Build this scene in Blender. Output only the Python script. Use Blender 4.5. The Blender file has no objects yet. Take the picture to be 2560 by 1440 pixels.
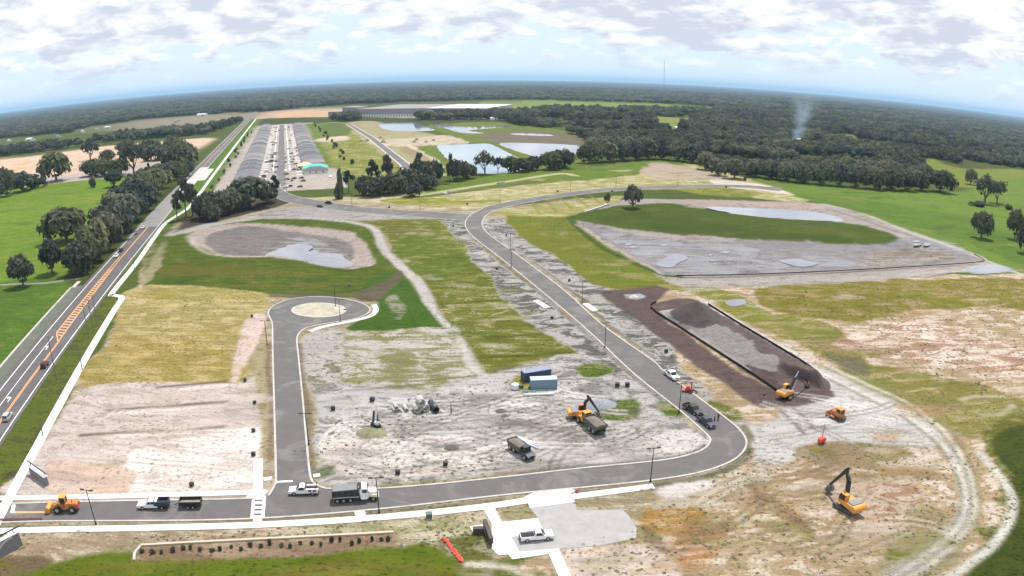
import bpy, bmesh, math, random
import numpy as np
from mathutils import Vector, Matrix
from mathutils.geometry import tessellate_polygon

SC = bpy.context.scene
COL = SC.collection
R = math.radians
rnd = random.Random(7)

# ------------------------------------------------------------------ camera
# a wide drone lens with barrel distortion: equidistant fisheye, 80 degrees across
CAM_F = 1820.0 / 2560.0 * 36.0
CAM_H = 76.0
CAM_P = math.atan(0.295)
CAM_R = 0.0047
cd = bpy.data.cameras.new('camera')
cam = bpy.data.objects.new('camera', cd)
COL.objects.link(cam)
cd.type = 'PANO'
cd.sensor_width = 36.0
cd.sensor_fit = 'HORIZONTAL'
cd.clip_start = 0.5
cd.clip_end = 120000.0
for tgt in (cd, getattr(cd, 'cycles', None)):
    if tgt is None:
        continue
    try:
        tgt.panorama_type = 'FISHEYE_LENS_POLYNOMIAL'
        tgt.fisheye_fov = R(179.0)
        tgt.fisheye_polynomial_k0 = 0.0
        tgt.fisheye_polynomial_k1 = -1.0 / CAM_F
        tgt.fisheye_polynomial_k2 = 0.0
        tgt.fisheye_polynomial_k3 = 0.0
        tgt.fisheye_polynomial_k4 = 0.0
    except Exception:
        pass
_rt = Vector((1, 0, 0)); _up = Vector((0, math.sin(CAM_P), math.cos(CAM_P))); _fw = Vector((0, math.cos(CAM_P), -math.sin(CAM_P)))
_cx = _rt * math.cos(CAM_R) + _up * math.sin(CAM_R)
_cy = _up * math.cos(CAM_R) - _rt * math.sin(CAM_R)
cam.matrix_world = Matrix(((_cx.x, _cy.x, -_fw.x, 0), (_cx.y, _cy.y, -_fw.y, 0), (_cx.z, _cy.z, -_fw.z, CAM_H), (0, 0, 0, 1)))
SC.camera = cam
SC.render.engine = 'CYCLES'
SC.cycles.max_bounces = 6
SC.cycles.diffuse_bounces = 2
SC.cycles.glossy_bounces = 2
SC.cycles.transmission_bounces = 2
SC.cycles.volume_bounces = 1
SC.cycles.transparent_max_bounces = 8
SC.cycles.use_denoising = True
SC.view_settings.view_transform = 'Standard'
SC.view_settings.look = 'None'
SC.view_settings.gamma = 1.0
SC.view_settings.use_curve_mapping = False
SC.view_settings.exposure = 0.0

# ------------------------------------------------------------------ sky and sun
SUN_DIR = Vector((0.16, 0.36, 0.92)).normalized()      # towards the sun: high, ahead of the camera
SUN_EL = math.asin(SUN_DIR.z)
SUN_AZ = math.atan2(SUN_DIR.x, SUN_DIR.y)
W = bpy.data.worlds.new('World'); SC.world = W; W.use_nodes = True
wn, wl = W.node_tree.nodes, W.node_tree.links
wn.clear()
def wnode(t, **k):
    n = wn.new(t)
    for a, b in k.items(): setattr(n, a, b)
    return n
def wmath(op, a, b=None, c=None, clamp=False):
    n = wnode('ShaderNodeMath', operation=op, use_clamp=clamp)
    for i, v in enumerate((a, b, c)):
        if v is None: continue
        if isinstance(v, (int, float)): n.inputs[i].default_value = v
        else: wl.new(v, n.inputs[i])
    return n.outputs[0]
def wmix(f, a, b):
    n = wnode('ShaderNodeMix', data_type='RGBA')
    for s, v in ((n.inputs['Factor'], f), (n.inputs[6], a), (n.inputs[7], b)):
        if isinstance(v, (int, float)): s.default_value = v
        elif isinstance(v, tuple): s.default_value = v + (1,)
        else: wl.new(v, s)
    return n.outputs[2]
out = wnode('ShaderNodeOutputWorld'); bg = wnode('ShaderNodeBackground')
sky = wnode('ShaderNodeTexSky', sky_type='NISHITA', sun_disc=False)
sky.sun_elevation = SUN_EL; sky.sun_rotation = SUN_AZ
sky.altitude = 100.0; sky.air_density = 1.0; sky.dust_density = 1.6; sky.ozone_density = 1.0
tc = wnode('ShaderNodeTexCoord'); sep = wnode('ShaderNodeSeparateXYZ'); wl.new(tc.outputs['Generated'], sep.inputs[0])
zel = wmath('MAXIMUM', sep.outputs[2], 0.0)
def cloud_noise(dz, scale, det, ox):
    v = wnode('ShaderNodeCombineXYZ')
    wl.new(wmath('ADD', sep.outputs[0], ox), v.inputs[0]); wl.new(sep.outputs[1], v.inputs[1])
    wl.new(wmath('MULTIPLY', wmath('ADD', sep.outputs[2], dz), 2.9), v.inputs[2])
    n = wnode('ShaderNodeTexNoise', noise_dimensions='3D')
    n.inputs['Scale'].default_value = scale; n.inputs['Detail'].default_value = det
    n.inputs['Roughness'].default_value = 0.58; n.inputs['Distortion'].default_value = 0.25
    wl.new(v.outputs[0], n.inputs['Vector'])
    return n.outputs['Fac']
big = cloud_noise(0.0, 5.0, 4.0, 3.7)
puff = cloud_noise(0.0, 17.0, 8.0, 0.0)
puff_up = cloud_noise(0.010, 17.0, 5.0, 0.0)
amount = wmath('ADD', wmath('MULTIPLY', big, 0.55), wmath('MULTIPLY', puff, 0.62))
# thin near the horizon, dense higher up
rise = wmath('MULTIPLY', wmath('MINIMUM', wmath('MULTIPLY', zel, 7.5), 1.0), 0.24)
thin = wmath('MULTIPLY', wmath('MINIMUM', wmath('MAXIMUM', wmath('SUBTRACT', zel, 0.18), 0.0), 0.4), 0.30)     # overhead, out of view, gaps between cumulus are opened to cut fill light
cov = wmath('SUBTRACT', wmath('SUBTRACT', wmath('ADD', amount, rise), thin), 0.628)
mask = wmath('SMOOTH_MIN', wmath('MAXIMUM', wmath('MULTIPLY', cov, 12.0), 0.0), 1.0, 0.25, clamp=True)
fade = wmath('MINIMUM', wmath('MULTIPLY', wmath('MAXIMUM', wmath('SUBTRACT', zel, 0.005), 0.0), 22.0), 1.0)
mask = wmath('MULTIPLY', mask, fade)
shade = wmath('MULTIPLY', wmath('SUBTRACT', wmath('ADD', puff_up, wmath('MULTIPLY', big, 0.45)), 0.63), 4.6, clamp=True)
cloud_col = wmix(wmath('MULTIPLY', shade, 1.0), (11.9, 11.9, 11.8), (7.0, 7.4, 8.5))
haze_f = wmath('SUBTRACT', 1.0, wmath('MINIMUM', wmath('MULTIPLY', zel, 3.2), 1.0))
clear = wmix(wmath('ADD', wmath('MULTIPLY', haze_f, 0.52), 0.44), sky.outputs[0], (8.9, 10.3, 11.4))
full = wmix(mask, clear, cloud_col)
wl.new(full, bg.inputs['Color']); bg.inputs['Strength'].default_value = 0.1
wl.new(bg.outputs[0], out.inputs['Surface'])

sl = bpy.data.lights.new('sun', 'SUN'); sl.energy = 5.0; sl.angle = R(0.5); sl.color = (1.0, 0.96, 0.9)
sun = bpy.data.objects.new('sun', sl); COL.objects.link(sun)
sun.rotation_euler = (-SUN_DIR).to_track_quat('-Z', 'Y').to_euler()

# ------------------------------------------------------------------ from photograph to ground
PF = 1820.0
def ray(px, py):
    u, v = px - 1280.0, 720.0 - py
    u, v = u * math.cos(CAM_R) - v * math.sin(CAM_R), u * math.sin(CAM_R) + v * math.cos(CAM_R)
    r = math.hypot(u, v); t = r / PF; s = math.sin(t) / max(r, 1e-9)
    a, b, c = u * s, v * s, math.cos(t)
    return (a, c * math.cos(CAM_P) + b * math.sin(CAM_P), b * math.cos(CAM_P) - c * math.sin(CAM_P))
def G(px, py, z=0.0):
    d = ray(px, py); k = (z - CAM_H) / min(d[2], -1e-4)
    return (d[0] * k, d[1] * k)
def GP(pts): return [G(*p) for p in pts]
def dist_cam(x, y): return math.sqrt(x * x + y * y + CAM_H * CAM_H)
# the highway frame: s along it, t to its right
HD = Vector((-0.307, 0.9517)).normalized(); HN = Vector((HD.y, -HD.x)); HO = Vector(G(145, 845))
def ST(s, t):
    p = HO + HD * s + HN * t
    return (p.x, p.y)
def toST(x, y):
    q = Vector((x, y)) - HO
    return (q.dot(HD), q.dot(HN))
H_ANG = math.atan2(HD.y, HD.x)
def smooth(pts, n=8, closed=False):
    P = [Vector(p) for p in pts]; m = len(P); o = []
    rng = range(m) if closed else range(m - 1)
    for i in rng:
        p1, p2 = P[i], P[(i + 1) % m]
        p0 = P[(i - 1) % m] if (closed or i > 0) else p1 * 2 - p2
        p3 = P[(i + 2) % m] if (closed or i + 2 < m) else p2 * 2 - p1
        for k in range(n):
            t = k / n
            o.append(0.5 * ((2 * p1) + (p2 - p0) * t + (2 * p0 - 5 * p1 + 4 * p2 - p3) * t * t + (3 * p1 - p0 - 3 * p2 + p3) * t ** 3))
    if not closed: o.append(P[-1])
    return [tuple(p) for p in o]
def resample(pts, n):
    P = np.array(pts, float); d = np.r_[0, np.cumsum(np.hypot(*(P[1:] - P[:-1]).T))]
    q = np.linspace(0, d[-1], n)
    return np.c_[np.interp(q, d, P[:, 0]), np.interp(q, d, P[:, 1])]

# ------------------------------------------------------------------ materials
MATS = {}
def lin(c): return tuple((v / 12.92 if v <= 0.04045 else ((v + 0.055) / 1.055) ** 2.4) for v in (x / 255.0 for x in c))
def mat(name, color, rough=0.7, metal=0.0, noise=0.12, nscale=3.0, bump=0.0, coat=0.0, spec=0.5, space='Object'):
    if name in MATS: return MATS[name]
    m = bpy.data.materials.new(name); m.use_nodes = True
    N, L = m.node_tree.nodes, m.node_tree.links
    b = N['Principled BSDF']
    b.inputs['Roughness'].default_value = rough; b.inputs['Metallic'].default_value = metal
    b.inputs['Coat Weight'].default_value = coat
    b.inputs['Specular IOR Level'].default_value = spec
    t = N.new('ShaderNodeTexCoord'); nz = N.new('ShaderNodeTexNoise')
    nz.inputs['Scale'].default_value = nscale; nz.inputs['Detail'].default_value = 6.0; nz.inputs['Roughness'].default_value = 0.65
    if space == 'World':
        g = N.new('ShaderNodeNewGeometry'); L.new(g.outputs['Position'], nz.inputs['Vector'])
    else:
        L.new(t.outputs['Object'], nz.inputs['Vector'])
    mr = N.new('ShaderNodeMapRange'); mr.inputs['From Min'].default_value = 0.3; mr.inputs['From Max'].default_value = 0.7
    mr.inputs['To Min'].default_value = 1.0 - noise; mr.inputs['To Max'].default_value = 1.0 + noise
    L.new(nz.outputs['Fac'], mr.inputs['Value'])
    mx = N.new('ShaderNodeVectorMath'); mx.operation = 'SCALE'
    mx.inputs[0].default_value = color[:3]; L.new(mr.outputs[0], mx.inputs['Scale'])
    L.new(mx.outputs[0], b.inputs['Base Color'])
    if bump:
        bp = N.new('ShaderNodeBump'); bp.inputs['Strength'].default_value = bump; bp.inputs['Distance'].default_value = 0.1
        L.new(nz.outputs['Fac'], bp.inputs['Height']); L.new(bp.outputs[0], b.inputs['Normal'])
    MATS[name] = m
    return m

# ------------------------------------------------------------------ objects
def obj(name, verts, faces, material=None, parent=None, kind=None, smooth_shade=False):
    me = bpy.data.meshes.new(name)
    me.from_pydata([tuple(v) for v in verts], [], [tuple(f) for f in faces]); me.update()
    if smooth_shade:
        me.polygons.foreach_set('use_smooth', [True] * len(me.polygons))
    o = bpy.data.objects.new(name, me); COL.objects.link(o)
    if material: me.materials.append(material)
    if parent is not None: o.parent = parent
    if kind: o['kind'] = kind
    return o
def tag(o, label, cat, group=None):
    o['label'] = label; o['category'] = cat
    if group: o['group'] = group
    return o
def thing(name, label, cat, loc=(0, 0, 0), rz=0.0, group=None, scale=1.0):
    e = bpy.data.objects.new(name, None); COL.objects.link(e)
    e.location = loc; e.rotation_euler = (0, 0, rz); e.scale = (scale,) * 3
    e.empty_display_size = 0.5
    return tag(e, label, cat, group)
def copy_tree(o, parent=None):
    c = o.copy(); COL.objects.link(c); c.parent = parent
    for ch in list(o.children): copy_tree(ch, c)
    return c
class MB:
    """collects simple shapes into one mesh"""
    def __init__(s): s.v = []; s.f = []
    def add(s, vs, fs):
        b = len(s.v); s.v += [tuple(v) for v in vs]; s.f += [tuple(i + b for i in f) for f in fs]; return s
    def box(s, c, d, rz=0.0, ry=0.0, rx=0.0, taper=1.0):
        m = Matrix.Rotation(rz, 3, 'Z') @ Matrix.Rotation(ry, 3, 'Y') @ Matrix.Rotation(rx, 3, 'X')
        vs = []
        for z in (-1, 1):
            k = taper if z > 0 else 1.0
            for x, y in ((-1, -1), (1, -1), (1, 1), (-1, 1)):
                vs.append(Vector(c) + m @ Vector((x * d[0] / 2 * k, y * d[1] / 2 * k, z * d[2] / 2)))
        return s.add(vs, [(3, 2, 1, 0), (4, 5, 6, 7), (0, 1, 5, 4), (1, 2, 6, 5), (2, 3, 7, 6), (3, 0, 4, 7)])
    def prism(s, prof, y0, y1, inset=0.0):
        """profile of (x, z), counter-clockwise, extruded along y"""
        n = len(prof); vs = [(x, y0, z) for x, z in prof] + [(x, y1, z) for x, z in prof]
        tris = [tuple(t) for t in tessellate_polygon([[Vector((x, z, 0)) for x, z in prof]])]
        fs = [t for t in tris] + [tuple(n + i for i in reversed(t)) for t in tris]
        fs += [(i, (i + 1) % n, n + (i + 1) % n, n + i)[::-1] for i in range(n)]
        return s.add(vs, fs)
    def cyl(s, a, b, r0, r1=None, n=12, cap=True):
        r1 = r0 if r1 is None else r1
        a, b = Vector(a), Vector(b); ax = (b - a).normalized()
        u = ax.orthogonal().normalized(); w = ax.cross(u)
        vs = []
        for p, r in ((a, r0), (b, r1)):
            for i in range(n):
                t = 2 * math.pi * i / n
                vs.append(p + (u * math.cos(t) + w * math.sin(t)) * r)
        fs = [(i, (i + 1) % n, n + (i + 1) % n, n + i) for i in range(n)]
        if cap: fs += [tuple(range(n))[::-1], tuple(range(n, 2 * n))]
        return s.add(vs, fs)
    def tube(s, a, b, ro, ri, n=20):
        a, b = Vector(a), Vector(b); ax = (b - a).normalized()
        u = ax.orthogonal().normalized(); w = ax.cross(u); vs = []
        for p in (a, b):
            for r in (ro, ri):
                for i in range(n):
                    t = 2 * math.pi * i / n
                    vs.append(p + (u * math.cos(t) + w * math.sin(t)) * r)
        fs = []
        for i in range(n):
            j = (i + 1) % n
            fs += [(i, j, 2 * n + j, 2 * n + i), (n + i, 3 * n + i, 3 * n + j, n + j), (i, n + i, n + j, j), (2 * n + i, 2 * n + j, 3 * n + j, 3 * n + i)]
        return s.add(vs, fs)
    def beam(s, a, b, w, h, w1=None, h1=None):
        """bar from a to b, width across y, depth h in the plane"""
        a, b = Vector(a), Vector(b); ax = (b - a).normalized()
        side = Vector((0, 1, 0)); up = ax.cross(side)
        if up.length < 1e-3: side = Vector((1, 0, 0)); up = ax.cross(side)
        up.normalize(); side = up.cross(ax)
        w1 = w if w1 is None else w1; h1 = h if h1 is None else h1; vs = []
        for p, ww, hh in ((a, w, h), (b, w1, h1)):
            for i, j in ((-1, -1), (1, -1), (1, 1), (-1, 1)):
                vs.append(p + side * (i * ww / 2) + up * (j * hh / 2))
        return s.add(vs, [(3, 2, 1, 0), (4, 5, 6, 7), (0, 1, 5, 4), (1, 2, 6, 5), (2, 3, 7, 6), (3, 0, 4, 7)])
    def build(s, name, material, parent=None, kind=None, sm=False):
        return obj(name, s.v, s.f, material, parent, kind, sm)
def sheet(name, pts, z, material, parent=None, kind='structure', thick=0.0):
    P = [Vector((p[0], p[1], 0)) for p in pts]
    tris = tessellate_polygon([P]); vs = [(p.x, p.y, z) for p in P]; fs = []
    for t in tris:
        a, b, c = (P[i] for i in t)
        fs.append(tuple(t) if (b - a).cross(c - a).z > 0 else tuple(reversed(t)))
    if thick:
        n = len(P); vs += [(p.x, p.y, z - thick) for p in P]
        area = sum(P[i].x * P[(i + 1) % n].y - P[(i + 1) % n].x * P[i].y for i in range(n))
        for i in range(n):
            j = (i + 1) % n
            fs.append((i, n + i, n + j, j) if area > 0 else (i, j, n + j, n + i))
    return obj(name, vs, fs, material, parent, kind)
def strip(name, L, Rr, z, material, n=60, parent=None, kind='structure'):
    A, B = resample(L, n), resample(Rr, n)
    vs = [(x, y, z) for x, y in A] + [(x, y, z) for x, y in B]
    fs = [(i, n + i, n + i + 1, i + 1) for i in range(n - 1)]
    return obj(name, vs, fs, material, parent, kind)
def offsets(pts, d):
    P = np.array(pts, float); T = np.gradient(P, axis=0); T /= np.maximum(np.hypot(T[:, 0], T[:, 1])[:, None], 1e-9)
    return P + np.c_[T[:, 1], -T[:, 0]] * d
def ribbon(name, pts, w, z, material, parent=None, kind='structure', h=0.0, side=0.0):
    """a band of width w along pts; with h it has vertical faces down to z-h"""
    A, B = offsets(pts, side - w / 2), offsets(pts, side + w / 2); n = len(A)
    vs = [(x, y, z) for x, y in A] + [(x, y, z) for x, y in B]
    fs = [(i, n + i, n + i + 1, i + 1) for i in range(n - 1)]
    if h:
        vs += [(x, y, z - h) for x, y in A] + [(x, y, z - h) for x, y in B]
        for i in range(n - 1):
            fs += [(i, i + 1, 2 * n + i + 1, 2 * n + i), (n + i, 3 * n + i, 3 * n + i + 1, n + i + 1)]
        fs += [(0, 2 * n, 3 * n, n), (n - 1, 2 * n - 1, 4 * n - 1, 3 * n - 1)]
    return obj(name, vs, fs, material, parent, kind)
# ------------------------------------------------------------------ the ground: one sheet to the horizon
K_ALB = 0.47
def axis(segs):
    o = []
    for a, b, st in segs:
        n = max(1, int(round((b - a) / st))); o += list(np.linspace(a, b, n, endpoint=False))
    return o + [segs[-1][1]]
gx = axis([(-600, -270, 6), (-270, -165, 1.8), (-165, 165, 0.65), (165, 290, 1.8), (290, 760, 6)])
gx = [-600 - (60000 ** (i / 36.0) - 1) for i in range(36, 0, -1)] + gx + [760 + (60000 ** (i / 36.0) - 1) for i in range(1, 37)]
gy = [-60000, -8000, -2000, -500, -100] + axis([(20, 70, 4), (70, 300, 0.65), (300, 620, 2.0), (620, 1560, 8)])
gy = gy + [1560 + (60000 ** (i / 46.0) - 1) for i in range(1, 47)]
GX, GY = np.array(gx), np.array(gy)
NX, NY = len(GX), len(GY)
XX, YY = np.meshgrid(GX, GY)
_rng = np.random.RandomState(11)
_LAT = _rng.rand(257, 257)
def vnoise(x, y, s):
    x = x / s + 91.3; y = y / s + 37.7
    i = np.floor(x).astype(np.int64); j = np.floor(y).astype(np.int64); fx = x - i; fy = y - j
    fx = fx * fx * (3 - 2 * fx); fy = fy * fy * (3 - 2 * fy)
    i0, i1, j0, j1 = i % 256, (i + 1) % 256, j % 256, (j + 1) % 256
    return (_LAT[j0, i0] * (1 - fx) + _LAT[j0, i1] * fx) * (1 - fy) + (_LAT[j1, i0] * (1 - fx) + _LAT[j1, i1] * fx) * fy
def fbm(x, y, s, o=4):
    r = 0.0; a = 0.5; t = 0.0
    for k in range(o):
        r = r + a * vnoise(x + 13.1 * k, y - 7.7 * k, s / 2 ** k); t += a; a *= 0.55
    return r / t
JX = (fbm(XX, YY, 16.0, 5) - 0.5) * 1.5
JY = (fbm(XX + 500, YY - 300, 16.0, 5) - 0.5) * 1.5
MAIN = np.zeros((NY, NX, 3)); PATCH = np.zeros((NY, NX, 4)); ZZ = np.zeros((NY, NX)); WET = np.zeros((NY, NX))
def alb(c):
    r, g, b = c
    if g > r and g > b: b = b * 0.70; g = g * 0.93; r = r * 0.98
    return np.array(lin((r, g, b))) * K_ALB * (1.12 if g <= r else 1.0)
def inside(poly, x, y):
    r = np.zeros(x.shape, bool); n = len(poly)
    for i in range(n):
        x0, y0 = poly[i]; x1, y1 = poly[(i + 1) % n]
        if y0 == y1: continue
        c = ((y0 > y) != (y1 > y)) & (x < (x1 - x0) * (y - y0) / (y1 - y0) + x0)
        r ^= c
    return r
def blur(a, n):
    for _ in range(n):
        p = np.pad(a, 1, mode='edge')
        a = (p[:-2, 1:-1] + p[2:, 1:-1] + p[1:-1, :-2] + p[1:-1, 2:] + 2 * a) / 6.0
    return a
def region(poly, pad):
    P = np.array(poly)
    i0, i1 = np.searchsorted(GX, [P[:, 0].min() - pad, P[:, 0].max() + pad])
    j0, j1 = np.searchsorted(GY, [P[:, 1].min() - pad, P[:, 1].max() + pad])
    return slice(max(j0 - 2, 0), min(j1 + 2, NY)), slice(max(i0 - 2, 0), min(i1 + 2, NX))
def lay(sl, a, main, patch, amt):
    a3 = a[..., None]
    MAIN[sl] = MAIN[sl] * (1 - a3) + a3 * alb(main) * 1.04
    q = np.r_[alb(patch if patch is not None else main) * 0.9, amt]
    PATCH[sl] = PATCH[sl] * (1 - a3) + a3 * q
def paint(px, main, patch=None, amt=0.0, jit=4.0, soft=1, op=1.0, world=False, sm=True):
    poly = list(px) if world else GP(px)
    if sm: poly = smooth(poly, 5, True)
    sl = region(poly, jit + 8)
    a = inside(poly, XX[sl] + JX[sl] * jit * 2, YY[sl] + JY[sl] * jit * 2).astype(float)
    lay(sl, blur(a, soft) * op, main, patch, amt)
def track(px, w, main, patch=None, amt=0.0, op=1.0, soft=1, jit=0.6, world=False):
    pts = smooth(list(px) if world else GP(px), 6)
    sl = region(pts, w + 6); x = XX[sl] + JX[sl] * jit * 2; y = YY[sl] + JY[sl] * jit * 2
    d = np.full(x.shape, 1e9)
    for (x0, y0), (x1, y1) in zip(pts[:-1], pts[1:]):
        dx, dy = x1 - x0, y1 - y0; q = max(dx * dx + dy * dy, 1e-9)
        t = np.clip(((x - x0) * dx + (y - y0) * dy) / q, 0, 1)
        d = np.minimum(d, np.hypot(x - x0 - t * dx, y - y0 - t * dy))
    a = np.clip((w / 2 - d) / 0.5 + 0.5, 0, 1)
    lay(sl, blur(a, soft) * op, main, patch, amt)
def wet(px, op, jit=3.0, soft=3):
    poly = smooth(GP(px), 5, True); sl = region(poly, jit + 8); a = inside(poly, XX[sl] + JX[sl] * jit * 2, YY[sl] + JY[sl] * jit * 2).astype(float); WET[sl] = np.maximum(WET[sl], blur(a, soft) * op)
def dig(px, depth, soft=10, world=False):
    poly = smooth(list(px) if world else GP(px), 5, True); sl = region(poly, 25)
    ZZ[sl] -= blur(inside(poly, XX[sl], YY[sl]).astype(float), soft) * depth

C = dict(sand=(226, 214, 207), hot=(246, 236, 228), grey=(203, 197, 192), dgrey=(160, 153, 147), green=(112, 148, 52), deep=(82, 116, 40),
         olive=(136, 146, 68), yel=(186, 168, 98), past=(126, 168, 68), tan=(186, 168, 132), brown=(142, 116, 94), mud=(160, 150, 144),
         purp=(118, 100, 96), orange=(232, 180, 132), pink=(230, 210, 200), forest=(88, 100, 62), far=(74, 92, 62))
MAIN[:] = alb((104, 126, 66)); PATCH[:] = np.r_[alb((80, 104, 50)), 0.4]
# far country: dark woodland floor
paint([(-900, 330), (0, 345), (200, 330), (330, 300), (620, 283), (860, 264), (1215, 252), (1500, 252), (1790, 270), (1640, 300), (1900, 440), (2560, 430), (3600, 500), (3600, 320), (2560, 292), (1920, 224), (1280, 200), (640, 219), (0, 281), (-900, 420)], C['forest'], (112, 122, 76), 0.4, jit=10, sm=False)
# far fields
paint([(1200, 262), (1215, 254), (1400, 251), (1600, 256), (1690, 262), (1788, 268), (1782, 277), (1640, 275), (1400, 272), (1340, 277), (1220, 272)], (146, 176, 110), (120, 152, 90), 0.3, jit=6)
paint([(1600, 296), (1640, 292), (1728, 296), (1728, 312), (1665, 322), (1640, 306)], (150, 172, 108), jit=5)
paint([(2090, 336), (2140, 338), (2140, 348), (2095, 346)], (132, 170, 86), jit=4)
paint([(2020, 358), (2060, 352), (2075, 366), (2030, 370)], (140, 160, 90), jit=4)
paint([(2170, 372), (2215, 365), (2220, 385), (2185, 388)], (170, 170, 110), jit=4)
paint([(2280, 400), (2330, 395), (2400, 420), (2560, 425), (2560, 470), (2420, 470), (2310, 440)], (150, 170, 90), (126, 150, 74), 0.4, jit=6)
track([(1935, 262), (2000, 270), (2070, 275), (2150, 282)], 16, (176, 172, 160))
track([(1935, 315), (1900, 312), (1960, 317)], 8, (186, 180, 165))
# far works: bare sand, warehouse ground
paint([(640, 284), (700, 276), (860, 270), (870, 290), (760, 300), (650, 302)], (196, 186, 176), C['orange'], 0.5, jit=8)
paint([(680, 290), (720, 280), (830, 278), (835, 290), (720, 299)], C['orange'], (238, 214, 180), 0.45, jit=5)
paint([(1215, 274), (1300, 270), (1350, 275), (1330, 284), (1225, 285)], (242, 206, 168), C['hot'], 0.4, jit=5)
paint([(860, 285), (1080, 284), (1240, 295), (1230, 300), (860, 296)], (190, 186, 178), (120, 128, 96), 0.4, jit=5)
paint([(640, 298), (860, 292), (1060, 296), (1260, 300), (1280, 312), (1100, 312), (800, 308), (640, 312)], (96, 112, 72), (70, 88, 54), 0.5, jit=6)
# left: open brown land, sand works, pasture
paint([(280, 322), (320, 302), (430, 292), (610, 282), (630, 292), (590, 302), (470, 312), (350, 322)], (178, 164, 142), (124, 122, 94), 0.45, jit=8)
paint([(-300, 470), (-300, 420), (0, 398), (130, 384), (260, 366), (420, 352), (530, 344), (520, 360), (470, 388), (440, 402), (430, 428), (340, 440), (150, 458), (0, 470)], (240, 194, 156), (246, 226, 210), 0.5, jit=7)
paint([(80, 450), (250, 426), (420, 404), (430, 426), (330, 438), (160, 458)], (206, 196, 192), (226, 190, 160), 0.3, jit=3)
for p in ([(0, 432), (60, 420), (130, 404)], [(0, 422), (70, 408)], [(260, 376), (330, 366), (420, 358)], [(350, 424), (420, 410)]):
    track(p, 7, (236, 170, 104), op=0.8)
paint([(-500, 520), (0, 462), (60, 470), (140, 458), (330, 440), (450, 430), (436, 452), (330, 560), (240, 650), (190, 690), (0, 706), (-400, 760)], C['past'], (154, 178, 90), 0.35, jit=5)
paint([(-400, 760), (0, 706), (190, 690), (188, 712), (100, 800), (0, 918), (-300, 1200)], (98, 138, 60), (124, 152, 74), 0.3, jit=2)
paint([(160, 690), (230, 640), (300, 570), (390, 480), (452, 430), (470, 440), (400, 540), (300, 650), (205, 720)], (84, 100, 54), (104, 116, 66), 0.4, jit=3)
track([(0, 712), (100, 708), (188, 698)], 2.2, (176, 172, 164))
# verge between highway and its footpath
paint([ST(-260, 6.0), ST(45, 6.0), ST(50, 8), ST(44, 15.5), ST(-260, 15.8)], (112, 132, 64), (96, 104, 80), 0.42, jit=0.8, world=True, sm=False)
paint([ST(60, 6.0), ST(330, 6.0), ST(1500, 9), ST(1500, 30), ST(330, 24), ST(200, 12)], (108, 152, 68), (134, 160, 86), 0.3, jit=1.5, world=True, sm=False)
# housing estate ground
paint([ST(292, 26), ST(1200, 30), ST(1200, 140), ST(292, 128)], (214, 202, 194), (176, 166, 150), 0.4, jit=3, world=True, sm=False)
paint([ST(420, 118), ST(1180, 122), ST(1180, 150), ST(420, 140)], (118, 152, 66), (150, 160, 92), 0.3, jit=3, world=True, sm=False)
paint([(795, 312), (862, 308), (1000, 420), (968, 446), (856, 432), (815, 380)], (150, 164, 92), (206, 202, 152), 0.35, jit=4)
paint([(800, 312), (855, 308), (880, 330), (815, 345)], (112, 142, 78), (140, 150, 96), 0.3, jit=3)
paint([(790, 348), (860, 340), (870, 350), (800, 354)], (224, 206, 186), jit=3)
paint([(866, 308), (950, 304), (960, 318), (1090, 336), (1130, 360), (1060, 368), (1124, 424), (1080, 440), (1000, 416)], (176, 168, 124), (196, 186, 150), 0.4, jit=4)
paint([(925, 352), (1020, 345), (1110, 338), (1185, 346), (1172, 358), (1060, 364), (950, 366)], (226, 212, 190), (180, 150, 118), 0.4, jit=3)
paint([(1000, 372), (1048, 364), (1100, 410), (1050, 405)], (166, 148, 112), (190, 170, 130), 0.4, jit=3)
track([(1020, 363), (1075, 390), (1120, 425)], 7, (224, 214, 188))
track([(950, 364), (985, 390), (1025, 420)], 5, (220, 212, 176))
# ponds beyond the trees
paint([(1048, 366), (1180, 360), (1100, 330), (1080, 312), (1280, 306), (1480, 348), (1470, 400), (1440, 424), (1120, 436), (1105, 410)], (122, 146, 72), (150, 156, 92), 0.35, jit=4)
paint([(1240, 332), (1340, 328), (1440, 338), (1455, 362), (1350, 360), (1250, 358), (1200, 342)], (136, 122, 108), (120, 124, 86), 0.4, jit=4)
paint([(700, 498), (880, 492), (1100, 472), (1300, 448), (1440, 426), (1620, 402), (1730, 408), (1860, 444), (2010, 492), (1960, 504), (1740, 474), (1500, 480), (1300, 506), (1210, 536), (1080, 544), (840, 524)], (178, 172, 104), (228, 216, 178), 0.45, jit=4)
paint([(1120, 460), (1280, 432), (1440, 424), (1620, 401), (1720, 408), (1600, 436), (1440, 452), (1240, 468), (1130, 482), (1060, 490)], (118, 156, 66), (140, 160, 84), 0.35, jit=3)
track([(920, 500), (1050, 488), (1150, 472), (1280, 452), (1400, 434), (1440, 440)], 7, (222, 208, 172), op=0.8)
track([(1060, 492), (1150, 480), (1260, 466), (1380, 448), (1430, 442)], 7, (116, 126, 92), (150, 160, 150), 0.3, op=0.9)
paint([(1600, 426), (1640, 406), (1700, 414), (1800, 440), (1840, 452), (1740, 450), (1640, 446)], (212, 192, 170), (176, 160, 140), 0.4, jit=3)
paint([(1780, 450), (1900, 460), (1980, 486), (1900, 476), (1800, 466)], (234, 220, 206), jit=2)
paint([(1690, 472), (1800, 470), (1900, 480), (1880, 492), (1760, 486)], (144, 160, 72), (180, 172, 104), 0.4, jit=3)
paint([(800, 500), (950, 500), (1090, 510), (1170, 528), (1000, 532), (840, 520)], (222, 208, 186), (170, 170, 96), 0.45, jit=3)
paint([(960, 500), (1050, 494), (1180, 502), (1240, 500), (1100, 518), (1000, 512)], (160, 172, 84), (200, 190, 120), 0.4, jit=3)
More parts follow.
